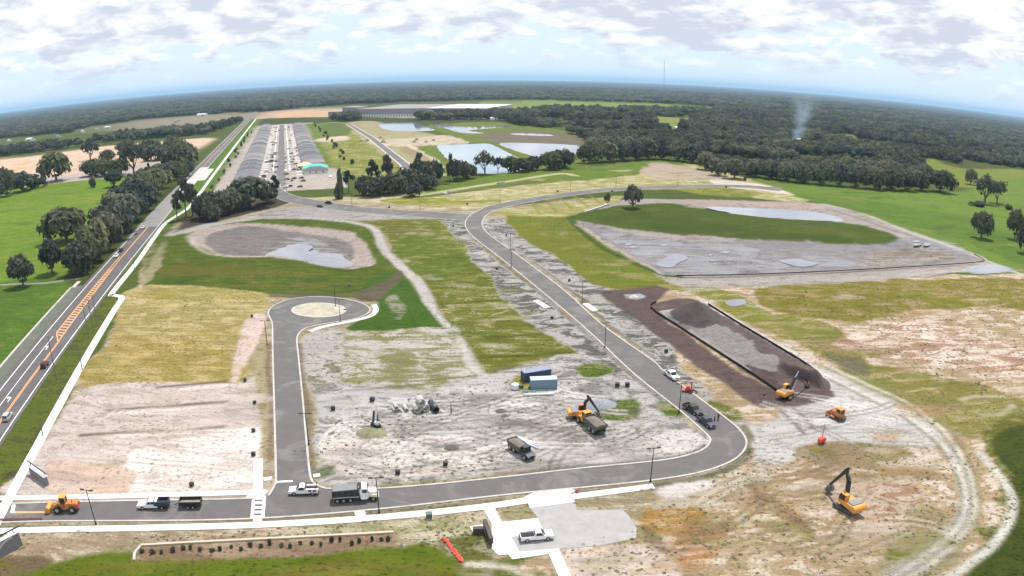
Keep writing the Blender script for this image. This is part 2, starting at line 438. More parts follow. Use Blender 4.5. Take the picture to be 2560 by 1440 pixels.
# right pasture
paint([(1866, 440), (2000, 458), (2390, 480), (2560, 446), (2900, 520), (3000, 800), (2560, 694), (2450, 648), (2340, 598), (2200, 552), (2010, 494)], (132, 170, 88), (110, 146, 66), 0.4, jit=4)
paint([(1980, 490), (2150, 500), (2400, 540), (2560, 590), (2700, 660), (2560, 660), (2400, 600), (2200, 545)], (104, 146, 60), (126, 160, 76), 0.35, jit=5, op=0.8)
# the whole building site: disturbed sandy soil under everything else
paint([(-200, 1500), (-100, 1330), (30, 1235), (330, 720), (420, 570), (700, 500), (1200, 520), (1500, 500), (1900, 700), (2700, 690), (2700, 1500)], (172, 158, 126), (206, 192, 170), 0.45, jit=3)
# between the streets: mown lots
paint([(800, 536), (940, 548), (1160, 540), (1180, 580), (1260, 690), (1440, 885), (1330, 960), (1200, 940), (1120, 830), (990, 650), (940, 572)], (124, 138, 60), (178, 170, 130), 0.38, jit=3)
paint([(990, 600), (1130, 590), (1220, 690), (1180, 740), (1050, 690)], (108, 134, 50), (140, 146, 84), 0.35, jit=5, op=0.7)
for a, b in (((1060, 705), (1240, 695)), ((1080, 762), (1290, 748)), ((1105, 812), (1330, 798)), ((1140, 850), (1390, 832)), ((1170, 896), (1430, 882)), ((1050, 650), (1190, 640))):
    track([a, b], 1.3, (88, 92, 40), op=0.75)
paint([(1106, 556), (1168, 542), (1200, 610), (1300, 695), (1430, 800), (1540, 890), (1690, 1010), (1640, 1010), (1430, 884), (1310, 800), (1235, 700), (1150, 610)], (206, 202, 198), (112, 110, 104), 0.52, jit=3)
paint([(1208, 545), (1262, 552), (1300, 590), (1400, 650), (1500, 712), (1560, 760), (1700, 880), (1830, 990), (1900, 1050), (1860, 1080), (1740, 985), (1600, 878), (1400, 710), (1270, 620), (1215, 580)], (206, 202, 198), (114, 112, 106), 0.5, jit=3)
paint([(1270, 560), (1290, 530), (1430, 520), (1440, 545), (1500, 592), (1640, 680), (1662, 712), (1500, 716), (1400, 650), (1310, 596)], (140, 152, 64), (120, 146, 50), 0.4, jit=3)
paint([(1240, 530), (1450, 500), (1560, 490), (1520, 516), (1440, 540), (1300, 540)], (176, 170, 100), (216, 204, 168), 0.4, jit=3)
for k in range(5):
    track([(1330 + k * 34, 500 - k * 4), (1350 + k * 40, 536 - k * 6)], 2.0, (150, 146, 70), op=0.6)
# left storm basin and its banks
paint([(352, 700), (390, 590), (430, 572), (600, 548), (800, 548), (930, 570), (968, 640), (1010, 690), (930, 742), (800, 736), (660, 738), (560, 722), (360, 716)], (92, 120, 42), (120, 130, 56), 0.42, jit=3)
paint([(390, 668), (480, 660), (600, 668), (720, 690), (600, 690), (420, 690)], (116, 112, 44), (100, 124, 44), 0.4, jit=4, op=0.75)
paint([(472, 594), (505, 572), (620, 556), (800, 568), (890, 588), (936, 652), (905, 668), (830, 668), (700, 640), (560, 636), (490, 615)], (200, 184, 174), (170, 158, 148), 0.4, jit=2)
paint([(512, 596), (560, 572), (640, 562), (800, 584), (868, 600), (884, 640), (840, 648), (760, 640), (690, 634), (560, 632)], (150, 143, 140), (128, 122, 119), 0.45, jit=1.5)
track([(470, 590), (500, 625), (560, 638), (660, 638)], 1.5, (222, 208, 196))
paint([(350, 700), (410, 600), (400, 660), (372, 700)], (196, 180, 150), jit=2, op=0.6)
paint([(420, 590), (440, 572), (600, 546), (700, 534), (690, 542), (560, 560), (470, 582)], (196, 190, 186), jit=1, op=0.9)
paint([(640, 545), (700, 520), (840, 522), (1080, 540), (1160, 546), (1000, 548), (900, 552), (840, 548), (760, 546)], (190, 184, 180), (150, 146, 140), 0.4, jit=2)
track([(760, 544), (880, 556), (935, 572), (958, 620), (1010, 672), (1050, 710), (1085, 780), (1112, 820), (1150, 880), (1190, 950), (1240, 1010)], 4.4, (206, 200, 194), (176, 170, 164), 0.3)
track([(1120, 820), (1150, 880), (1195, 950)], 6.5, (210, 204, 198), op=0.7)
paint([(960, 684), (1010, 686), (1100, 808), (1060, 818), (870, 828), (900, 800), (950, 762), (900, 730)], (82, 122, 46), (64, 106, 36), 0.35, jit=1.5)
paint([(880, 738), (950, 710), (1000, 676), (1010, 690), (985, 720), (930, 752)], (106, 98, 76), jit=1.5)
paint([(640, 738), (780, 728), (900, 730), (880, 742), (700, 744)], (104, 102, 66), jit=1, op=0.8)
paint([(965, 745), (1000, 735), (1020, 775), (1000, 800), (985, 775)], (178, 172, 150), (82, 122, 46), 0.5, jit=2, op=0.8)
# middle lots
paint([(846, 842), (960, 826), (1112, 822), (1150, 884), (1200, 960), (1120, 985), (900, 1000), (846, 940)], (150, 150, 100), (208, 202, 194), 0.52, jit=3)
paint([(755, 850), (850, 825), (858, 900), (830, 1000), (900, 1010), (820, 1060), (772, 1000)], (206, 198, 192), (140, 138, 112), 0.42, jit=2)
paint([(800, 960), (1060, 980), (1200, 940), (1430, 886), (1560, 930), (1660, 1010), (1770, 1092), (1740, 1126), (1600, 1152), (1280, 1186), (900, 1212), (800, 1195), (775, 1080)], (214, 209, 206), (150, 145, 141), 0.47, jit=2.5)
paint([(800, 1100), (1000, 1090), (1250, 1120), (1230, 1160), (900, 1190), (810, 1170)], (236, 222, 214), (200, 190, 182), 0.4, jit=2.5)
paint([(1300, 1110), (1460, 1080), (1640, 1080), (1740, 1100), (1700, 1130), (1400, 1165), (1290, 1170)], (222, 216, 212), (172, 166, 162), 0.42, jit=2.5)
paint([(1560, 1110), (1700, 1070), (1768, 1100), (1730, 1125)], (228, 220, 214), (160, 154, 146), 0.3, jit=2)
for a in ([(780, 1175), (830, 1158), (842, 1180), (800, 1200)], [(1450, 915), (1500, 905), (1545, 925), (1500, 940), (1460, 935)], [(1650, 1010), (1700, 1015), (1710, 1045), (1660, 1040)], [(1520, 1010), (1600, 1000), (1590, 1040), (1490, 1050)]):
    paint(a, (104, 132, 56), (150, 150, 110), 0.4, jit=1.5)
paint([(1480, 1000), (1540, 994), (1540, 1016), (1490, 1024)], (150, 152, 162), jit=1)
paint([(1300, 935), (1350, 965), (1290, 975), (1268, 960)], (150, 154, 98), jit=1.5)
paint([(1020, 1130), (1150, 1110), (1200, 1130), (1120, 1150)], (170, 162, 154), jit=3, op=0.7)
paint([(1350, 1080), (1440, 1060), (1450, 1110), (1360, 1120)], (152, 146, 138), jit=3, op=0.8)
for a, b in (((850, 978), (1060, 962)), ((870, 1022), (1230, 1000)), ((950, 1082), (1440, 1052)), ((1140, 1006), (1260, 985)), ((1080, 950), (1190, 940)), ((1230, 925), (1400, 905)), ((1490, 1036), (1610, 1024))):
    track([a, b], 1.2, (120, 114, 104), op=0.75)
for c0, rr in (((1340, 1040), 34), ((1400, 1075), 26), ((1250, 1075), 24)):
    for k in range(3):
        q = [(c0[0] + (rr + 11 * k) * math.cos(t) * 1.6, c0[1] + (rr + 11 * k) * math.sin(t) * 0.7) for t in np.linspace(2.2 + k * .3, 5.2 + k * .2, 8)]
        track(q, 0.9, (168, 160, 152), op=0.7)
for k in range(8):
    track([(830 + 10 * k, 1112 + 9 * k), (950, 1106 + 9 * k), (1100, 1100 + 9 * k)], 0.8, (196, 184, 176), op=0.6)
# left lots along the first street
paint([(336, 718), (560, 722), (664, 742), (640, 800), (598, 962), (222, 970), (262, 860)], (176, 162, 98), (208, 190, 140), 0.45, jit=2.5)
paint([(262, 860), (400, 830), (590, 880), (590, 956), (230, 962)], (170, 152, 80), (198, 176, 118), 0.42, jit=4, op=0.8)
paint([(420, 722), (560, 722), (640, 740), (600, 760), (440, 750)], (166, 160, 84), (190, 172, 104), 0.4, jit=3, op=0.7)
paint([(222, 968), (400, 958), (590, 958), (665, 940), (672, 1195), (640, 1240), (28, 1240), (60, 1170), (130, 1065)], (230, 214, 206), (194, 178, 168), 0.45, jit=1.5)
paint([(330, 1140), (600, 1080), (660, 1120), (640, 1225), (330, 1225)], (255, 246, 240), (240, 224, 214), 0.3, jit=3)
paint([(110, 1170), (180, 1150), (330, 1170), (320, 1225), (150, 1228)], (232, 204, 186), (206, 184, 160), 0.4, jit=3)
paint([(586, 962), (640, 880), (664, 800), (640, 780), (612, 800), (600, 880)], (232, 208, 200), (206, 186, 150), 0.3, jit=2)
paint([(640, 880), (668, 860), (676, 1190), (655, 1195), (645, 1030)], (190, 178, 140), (150, 146, 100), 0.45, jit=1)
for a, b in (((390, 970), (566, 954)), ((265, 1026), (566, 1004)), ((205, 1088), (560, 1068))):
    track([a, b], 1.7, (112, 94, 80), op=0.9); track([(a[0] + 60, a[1] + 5), (b[0], b[1] + 9)], 1.0, (250, 240, 234), op=0.85)
for a, b in (((500, 760), (650, 756)), ((480, 800), (600, 796))):
    track([a, b], 1.0, (140, 130, 70), op=0.7)
paint([(440, 582), (450, 560), (500, 530), (560, 515), (690, 494), (726, 505), (640, 530), (560, 548), (470, 570)], (92, 82, 70), (70, 66, 54), 0.4, jit=2)  # dark ground under the thicket: leaf litter, with the shade painted in
# street verges: dark soil against the kerbs
track([(1280, 1186), (1455, 1166), (1650, 1146), (1725, 1130), (1758, 1112)], 1.6, (120, 110, 102), op=0.9)
track([(960, 1214), (1100, 1204), (1280, 1188)], 2.2, (170, 158, 124), (130, 130, 96), 0.4)
track([(780, 1190), (772, 1120), (760, 980), (750, 860)], 1.6, (128, 114, 92), op=0.85)
track([(676, 1190), (674, 1000), (672, 860)], 1.4, (132, 106, 90), op=0.85)
track([(1165, 585), (1270, 668), (1420, 795), (1520, 885), (1660, 1005)], 1.4, (110, 104, 98), op=0.8)
track([(1230, 580), (1300, 630), (1420, 720), (1520, 810), (1640, 897)], 1.4, (110, 104, 98), op=0.8)
track([(0, 1316), (640, 1306), (900, 1286), (1250, 1250)], 1.8, (150, 140, 116), (118, 118, 84), 0.45)
track([(1440, 1236), (1620, 1212)], 1.6, (140, 136, 118), (110, 116, 78), 0.45)
track([(1640, 1212), (1760, 1192), (1830, 1164), (1870, 1128), (1880, 1096), (1862, 1066)], 2.6, (150, 140, 122), (112, 112, 84), 0.45)
track([(-60, 1254), (640, 1240)], 1.2, (150, 128, 112))
# strip below the long footpath
paint([(-80, 1350), (60, 1338), (700, 1316), (1210, 1282), (1250, 1330), (1180, 1350), (1100, 1346), (990, 1336), (350, 1366), (170, 1400), (80, 1450), (-80, 1450)], (176, 156, 128), (214, 198, 176), 0.42, jit=1.5)
paint([(-80, 1395), (70, 1385), (130, 1400), (60, 1460), (-80, 1460)], (128, 110, 84), (120, 126, 70), 0.4, jit=2)
paint([(640, 1318), (1000, 1300), (1200, 1290), (1230, 1330), (1100, 1345), (800, 1335)], (170, 166, 122), (206, 196, 168), 0.45, jit=1.5, op=0.9)
paint([(60, 1480), (110, 1420), (180, 1396), (330, 1376), (345, 1404), (560, 1394), (800, 1386), (1000, 1368), (1060, 1352), (1150, 1392), (1180, 1480)], (112, 136, 42), (98, 124, 36), 0.4, jit=1.2)
paint([(700, 1420), (860, 1412), (900, 1460), (700, 1460)], (120, 108, 50), jit=3, op=0.7)
paint([(1100, 1340), (1230, 1340), (1250, 1400), (1390, 1400), (1400, 1460), (1180, 1460), (1140, 1390)], (170, 160, 130), (116, 124, 76), 0.48, jit=1.5)
paint([(1240, 1395), (1370, 1392), (1390, 1460), (1260, 1460)], (112, 130, 66), (160, 150, 110), 0.4, jit=1)
paint([(1255, 1275), (1320, 1262), (1335, 1292), (1265, 1300)], (176, 166, 130), (112, 118, 60), 0.42, jit=0.8)
paint([(335, 1366), (985, 1332), (995, 1366), (800, 1388), (345, 1404)], (154, 128, 106), (172, 148, 124), 0.4, jit=0.5, sm=False)
track([(1170, 1405), (1260, 1415), (1330, 1445)], 1.2, (226, 216, 200))
# the rough ground at the right
paint([(1640, 720), (1930, 706), (2560, 690), (2700, 800), (2700, 1460), (1400, 1460), (1410, 1380), (1560, 1340), (1600, 1280), (1640, 1225), (1760, 1195), (1860, 1150), (1880, 1100), (1860, 1060), (1750, 960)], (190, 166, 130), (230, 212, 194), 0.45, jit=3)
paint([(1640, 1240), (1800, 1200), (1900, 1150), (2000, 1130), (1900, 1220), (1700, 1290)], (214, 200, 180), (150, 142, 110), 0.45, jit=3)
paint([(1590, 1290), (1640, 1262), (1760, 1280), (1740, 1340), (1640, 1330)], (184, 144, 84), (206, 180, 140), 0.42, jit=3)
paint([(1690, 1330), (1790, 1330), (1780, 1420), (1700, 1400)], (190, 142, 100), (220, 196, 164), 0.4, jit=3)
paint([(1870, 1210), (1900, 1215), (2010, 1310), (2000, 1330), (1920, 1270)], (140, 112, 88), jit=2, op=0.85)
paint([(1600, 1310), (1640, 1330), (1680, 1390), (1640, 1370)], (136, 112, 96), jit=2, op=0.8)
paint([(2080, 1220), (2300, 1210), (2330, 1290), (2160, 1330)], (222, 200, 180), (176, 142, 112), 0.48, jit=3)
paint([(1960, 1120), (2200, 1110), (2330, 1160), (2340, 1210), (2060, 1160)], (166, 144, 110), (136, 132, 76), 0.4, jit=4)
paint([(2250, 1300), (2380, 1270), (2360, 1400), (2200, 1440)], (176, 164, 128), (128, 128, 76), 0.45, jit=4)
paint([(1420, 1390), (1600, 1360), (1720, 1430), (1700, 1460), (1430, 1460)], (236, 216, 204), (204, 182, 152), 0.4, jit=2)
paint([(1740, 990), (1860, 1060), (1990, 1000), (2060, 930), (2160, 970), (2290, 1040), (2350, 1110), (2260, 1118), (2040, 1112), (1960, 1150), (1880, 1150), (1876, 1090), (1830, 1040)], (222, 217, 214), (184, 178, 172), 0.42, jit=3)
paint([(1640, 1215), (1760, 1198), (1790, 1215), (1700, 1245)], (240, 230, 226), (214, 204, 196), 0.3, jit=2)
paint([(1760, 1000), (1830, 1020), (1850, 1050), (1810, 1045)], (128, 138, 80), (190, 184, 160), 0.42, jit=2)
paint([(1930, 712), (2560, 694), (2700, 720), (2700, 800), (2480, 770), (2200, 790), (2060, 800), (1960, 780)], (140, 142, 64), (172, 150, 104), 0.43, jit=5)
paint([(1890, 800), (2000, 790), (2090, 830), (2200, 920), (2330, 1000), (2400, 1060), (2330, 1060), (2160, 960), (2050, 890)], (142, 142, 66), (182, 164, 118), 0.43, jit=4)
paint([(2200, 920), (2400, 960), (2560, 1000), (2560, 1090), (2440, 1110), (2320, 1050)], (146, 140, 74), (188, 170, 128), 0.4, jit=5)
paint([(2090, 850), (2260, 800), (2420, 830), (2560, 880), (2560, 940), (2420, 920), (2280, 900), (2150, 880)], (196, 160, 134), (246, 228, 212), 0.5, jit=4)
paint([(2060, 880), (2140, 880), (2190, 940), (2140, 940)], (118, 104, 100), jit=3, op=0.7)
paint([(2440, 1100), (2560, 1030), (2760, 1080), (2760, 1480), (2340, 1480), (2470, 1350), (2510, 1260), (2505, 1180)], (118, 122, 62), (150, 144, 96), 0.45, jit=7)
paint([(2480, 1120), (2560, 1060), (2760, 1100), (2760, 1480), (2370, 1480), (2500, 1340), (2540, 1260), (2540, 1180)], (86, 102, 40), (70, 90, 32), 0.45, jit=5)
for off, w, cc in ((0, 4.6, (214, 209, 199)), (-15, 1.2, (134, 132, 104)), (13, 1.4, (236, 228, 214)), (25, 1.2, (158, 148, 114)), (-8, .9, (238, 234, 226)), (6, .8, (140, 136, 112))):
    track([(2060 + off * .3, 925 - off), (2160 + off * .5, 972 - off), (2290 + off, 1040 - off), (2380 + off, 1130 - off * .4), (2424 + off, 1230), (2410 + off, 1310 + off * .4), (2320 + off * .6, 1390 + off), (2230, 1450 + off)], w, cc, op=0.8)
for off in (0, 9):
    track([(2440 + off, 1130), (2508 + off, 1205), (2526 + off, 1270), (2490 + off, 1350), (2400 + off, 1420), (2340, 1460)], 1.5, (224, 221, 210), op=0.85)
track([(2400, 1000), (2440, 992), (2510, 992)], 1.5, (200, 190, 166)); track([(2450, 1035), (2500, 1035), (2535, 1015)], 1.8, (208, 200, 182))
# stockpile yard
paint([(1496, 732), (1560, 722), (1670, 716), (1640, 760), (1665, 805), (1800, 890), (1940, 976), (2030, 950), (2090, 985), (2030, 1010), (1960, 1018), (1880, 1010), (1800, 950), (1660, 850), (1540, 770)], (116, 98, 94), (100, 86, 84), 0.4, jit=1.6)
paint([(1630, 762), (1700, 745), (1770, 764), (1950, 872), (2040, 925), (2050, 958), (1990, 985), (1944, 978), (1780, 872), (1640, 785)], (112, 94, 90), (128, 112, 106), 0.4, jit=.8)
paint([(1640, 715), (1760, 712), (1850, 740), (1940, 790), (1880, 800), (1760, 745)], (150, 156, 84), (190, 184, 160), 0.4, jit=3)
paint([(1740, 742), (1800, 770), (1930, 845), (2040, 915), (2075, 955), (2050, 960), (1990, 900), (1850, 815)], (236, 226, 222), (214, 204, 198), 0.3, jit=1.2)
track([(1980, 1020), (2010, 1045), (2030, 1070)], 1.2, (130, 116, 110)); track([(1950, 1025), (1980, 1055), (2010, 1085)], 1.2, (130, 116, 110))
paint([(1560, 735), (1610, 738), (1600, 748), (1570, 746)], (186, 180, 178), jit=1)
# right storm basin
paint([(1690, 498), (1900, 503), (2060, 510), (2190, 548), (2340, 598), (2470, 648), (2450, 672), (2300, 692), (2000, 712), (1720, 716), (1640, 690), (1560, 640), (1450, 556), (1560, 500)], (194, 184, 178), (158, 146, 138), 0.4, jit=2)
paint([(1450, 556), (1560, 578), (1700, 598), (2200, 602), (2300, 596), (2440, 640), (2440, 652), (2200, 672), (1700, 688), (1640, 670), (1540, 615)], (172, 168, 170), (150, 145, 147), 0.47, jit=1.5)
paint([(2150, 630), (2290, 612), (2400, 640), (2340, 656), (2190, 662)], (146, 132, 116), (178, 172, 166), 0.45, jit=3)
paint([(1420, 540), (1540, 516), (1640, 508), (1760, 516), (1860, 532), (1960, 545), (2110, 556), (2230, 584), (2246, 598), (2180, 604), (1900, 599), (1750, 586), (1640, 582), (1470, 556)], (96, 122, 42), (78, 104, 36), 0.42, jit=2.5)
paint([(1500, 540), (1700, 545), (1900, 575), (2100, 590), (2100, 600), (1760, 585), (1560, 560)], (74, 104, 34), (90, 112, 40), 0.4, jit=3, op=0.7)
track([(1425, 545), (1455, 580), (1510, 622), (1580, 655), (1650, 685), (1700, 692)], 3.5, (80, 112, 44), (100, 120, 60), 0.3)
track([(1440, 560), (1500, 600), (1590, 650), (1650, 678)], 2.5, (186, 178, 160), op=0.7)
track([(2040, 516), (2130, 540), (2230, 575), (2330, 605), (2420, 632), (2450, 650)], 2.4, (108, 100, 84), op=0.85)
track([(2060, 510), (2160, 535), (2260, 575), (2360, 610), (2460, 648), (2560, 690)], 2.6, (222, 212, 200), op=0.85)
track([(1700, 694), (1900, 690), (2200, 676), (2440, 660)], 2.0, (116, 106, 98), op=0.85)
track([(1680, 706), (1900, 703), (2200, 692), (2460, 672), (2560, 676)], 3.0, (196, 186, 180), op=0.8)
paint([(1700, 500), (1900, 506), (2050, 514), (2040, 522), (1880, 514), (1760, 512)], (206, 184, 172), (170, 150, 138), 0.4, jit=1.5)
paint([(2410, 675), (2450, 663), (2470, 660), (2535, 672), (2500, 682), (2440, 684)], (214, 208, 206), jit=1)
# wear: streaks of thinner, darker or drier cover
qw = random.Random(15)
def blotch(px, py, rx, ry, col, op):
    n = 10; k = qw.uniform(-.25, .25)
    pts = [(px + rx * math.cos(a) * qw.uniform(.6, 1.1), py + ry * math.sin(a) * qw.uniform(.6, 1.1) + k * ry * math.cos(a)) for a in np.linspace(0, 2 * math.pi, n, endpoint=False)]
    c = GP([(px, py), (px + rx, py)]); m = max(1.5, math.dist(*c) * .35)
    poly = smooth(GP(pts), 4, True); sl = region(poly, m + 8); a = inside(poly, XX[sl] + JX[sl] * m, YY[sl] + JY[sl] * m * 2).astype(float); a = blur(a, 2) * op
    MAIN[sl] = MAIN[sl] * (1 - a[..., None]) + a[..., None] * alb(col); PATCH[sl][..., :3] = PATCH[sl][..., :3] * (1 - a[..., None]) + a[..., None] * alb(col)
def blotches(n, x0, x1, y0, y1, rx, ry, cols, op, poly=None):
    P = np.array(poly) if poly else None
    while n > 0:
        px, py = qw.uniform(x0, x1), qw.uniform(y0, y1)
        if poly and not inside(poly, np.array([px]), np.array([py]))[0]: continue
        f = ((py - 150) / 600) ** 1.0; blotch(px, py, qw.uniform(*rx) * f, qw.uniform(*ry) * f, qw.choice(cols), qw.uniform(*op)); n -= 1
blotches(26, 0, 430, 470, 690, (20, 70), (3, 9), [(96, 134, 50), (152, 172, 92), (164, 168, 100), (110, 142, 58)], (.3, .65), [(0, 470), (430, 440), (330, 560), (190, 690), (0, 700)])
blotches(30, 1900, 2560, 455, 680, (30, 110), (3, 9), [(104, 136, 60), (158, 176, 110), (94, 128, 54), (146, 160, 96)], (.3, .65), [(1880, 450), (2380, 485), (2560, 460), (2560, 680), (2200, 545)])
blotches(46, 830, 1960, 410, 535, (20, 80), (3, 8), [(226, 214, 182), (150, 160, 82), (206, 194, 140), (130, 150, 72), (186, 170, 120)], (.35, .75), [(840, 515), (1100, 478), (1440, 430), (1620, 406), (1850, 450), (1950, 500), (1500, 478), (1240, 520), (1100, 535)])
blotches(40, 820, 1400, 560, 900, (14, 50), (3, 9), [(176, 168, 124), (104, 124, 44), (150, 146, 84), (120, 132, 60), (196, 188, 160)], (.3, .7), [(830, 545), (1150, 550), (1420, 880), (1200, 900), (990, 650)])
blotches(22, 1290, 1650, 540, 715, (14, 46), (3, 9), [(172, 164, 110), (108, 136, 46), (160, 156, 86)], (.3, .65), [(1290, 545), (1430, 540), (1650, 700), (1500, 712)])
blotches(30, 380, 960, 570, 735, (16, 60), (3, 9), [(116, 112, 52), (74, 106, 34), (104, 128, 46), (128, 120, 70)], (.3, .6), [(370, 700), (430, 640), (700, 650), (900, 670), (960, 690), (900, 735), (660, 735)])
blotches(26, 1450, 2230, 515, 600, (30, 90), (3, 8), [(70, 98, 32), (112, 132, 50), (120, 112, 60), (98, 122, 44)], (.3, .6), [(1450, 540), (1600, 515), (1800, 528), (2100, 560), (2230, 590), (1900, 596), (1640, 578)])
blotches(40, 240, 650, 725, 960, (14, 60), (4, 12), [(206, 186, 130), (168, 150, 76), (196, 170, 98), (150, 146, 76), (216, 196, 150)], (.3, .65), [(340, 725), (650, 748), (590, 955), (235, 960)])
blotches(60, 780, 1740, 960, 1190, (16, 70), (3, 9), [(150, 144, 138), (232, 226, 220), (176, 170, 160), (134, 128, 118), (240, 234, 228)], (.25, .6), [(800, 990), (1200, 960), (1430, 900), (1740, 1090), (1650, 1140), (1000, 1200), (800, 1185)])
blotches(36, 60, 640, 980, 1225, (20, 80), (3, 10), [(240, 228, 220), (206, 190, 176), (190, 172, 158), (222, 200, 184)], (.25, .55), [(220, 980), (650, 965), (650, 1220), (50, 1230)])
blotches(60, 1440, 2500, 730, 1420, (16, 70), (4, 14), [(236, 222, 206), (152, 146, 84), (164, 136, 104), (206, 188, 156), (128, 134, 62), (186, 150, 112)], (.3, .65), [(1940, 720), (2560, 710), (2560, 1050), (2420, 1130), (2400, 1320), (2200, 1430), (1450, 1420), (1620, 1290), (1900, 1160), (2300, 1050)])
blotches(30, 1500, 2430, 600, 690, (16, 60), (2, 6), [(140, 134, 134), (196, 192, 194), (126, 116, 110), (182, 172, 166)], (.3, .6), [(1480, 570), (1700, 605), (2250, 610), (2420, 645), (1700, 684)])
blotches(24, 100, 1180, 1380, 1440, (20, 60), (4, 9), [(92, 112, 30), (128, 146, 52), (118, 112, 48), (134, 140, 70)], (.3, .6), [(110, 1440), (330, 1395), (1000, 1375), (1150, 1400), (1170, 1440)])
blotches(40, 640, 1480, 300, 430, (14, 50), (2, 5), [(196, 186, 150), (120, 142, 72), (150, 154, 96), (214, 202, 172)], (.3, .65), [(790, 315), (1080, 312), (1460, 345), (1440, 420), (1120, 430), (860, 430)])
# standing damp: the ground itself turns glossy here
for p_, o_ in (([(1500, 575), (1700, 600), (1860, 606), (1900, 640), (1800, 680), (1640, 668), (1560, 620)], .75), ([(1900, 630), (2080, 636), (2140, 656), (2000, 672), (1880, 670)], .7), ([(2250, 585), (2360, 600), (2420, 628), (2300, 620)], .6), ([(620, 600), (760, 585), (850, 610), (880, 650), (800, 662), (680, 640)], .7), ([(2150, 640), (2300, 640), (2280, 662), (2160, 664)], .5)):
    wet(p_, o_)
qt = random.Random(44)
def tyre(px, py, ang, L, bend, col, op, zone=None):
    x, y = G(px, py); pts = []
    for k in range(9): pts.append((x, y)); x += math.cos(ang) * L / 8; y += math.sin(ang) * L / 8; ang += bend / 8
    if zone:
        A_ = np.array(pts)
        if not inside(GP(zone), A_[:, 0], A_[:, 1]).all(): return
    for d in (-.95, .95): track([tuple(p) for p in offsets(pts, d)], .75, col, op=op, soft=0, jit=.15, world=True)
for k in range(130):
    px, py = qt.uniform(830, 1720), qt.uniform(985, 1170)
    if not inside([(830, 1010), (1200, 975), (1430, 905), (1720, 1085), (1640, 1140), (1000, 1195), (830, 1180)], np.array([px]), np.array([py]))[0]: continue
    tyre(px, py, qt.uniform(-.5, .9) + (math.pi if k % 2 else 0), qt.uniform(10, 38), qt.uniform(-1.3, 1.3), qt.choice([(132, 126, 120), (120, 114, 108), (156, 150, 142), (238, 232, 226)]), qt.uniform(.45, .8), [(790, 1010), (1200, 960), (1440, 895), (1750, 1095), (1640, 1145), (1000, 1200), (800, 1190)])
for k in range(34):
    px, py = qt.uniform(1800, 2330), qt.uniform(980, 1110)
    if inside([(1850, 1020), (2050, 945), (2290, 1050), (2300, 1105), (1900, 1140)], np.array([px]), np.array([py]))[0]: tyre(px, py, qt.uniform(-.9, .3), qt.uniform(10, 34), qt.uniform(-.8, .8), qt.choice([(150, 142, 136), (166, 158, 150), (240, 236, 232)]), qt.uniform(.45, .8), [(1780, 1020), (2050, 930), (2400, 1050), (2460, 1200), (2420, 1330), (2200, 1440), (1440, 1440), (1640, 1240), (1890, 1150)])
for k in range(44):
    px, py = qt.uniform(120, 640), qt.uniform(985, 1220); tyre(px, py, qt.uniform(-.2, .2), qt.uniform(10, 34), qt.uniform(-.4, .4), qt.choice([(196, 178, 164), (244, 232, 224), (180, 162, 148)]), qt.uniform(.35, .6), [(230, 975), (650, 960), (660, 1225), (60, 1228)])
for k in range(44):
    px, py = qt.uniform(1500, 2300), qt.uniform(1150, 1420); tyre(px, py, qt.uniform(-.8, .9), qt.uniform(10, 30), qt.uniform(-.9, .9), qt.choice([(150, 124, 98), (232, 214, 196), (140, 128, 96)]), qt.uniform(.35, .65), [(1780, 1020), (2050, 930), (2400, 1050), (2460, 1200), (2420, 1330), (2200, 1440), (1440, 1440), (1640, 1240), (1890, 1150)])
# relief
dig([(512, 600), (560, 572), (640, 560), (800, 575), (880, 600), (905, 650), (830, 664), (700, 638), (560, 634)], 1.4, 14)
dig([(1470, 560), (1560, 580), (1700, 600), (2200, 604), (2400, 636), (2200, 668), (1700, 684), (1640, 666), (1540, 610)], 1.4, 14)
dig([(1700, 512), (1860, 514), (2030, 522), (2110, 550), (1980, 545), (1860, 535)], 1.4, 6)
NEARW = np.clip((420 - YY) / 200, 0, 1) * np.clip((YY - 60) / 20, 0, 1)
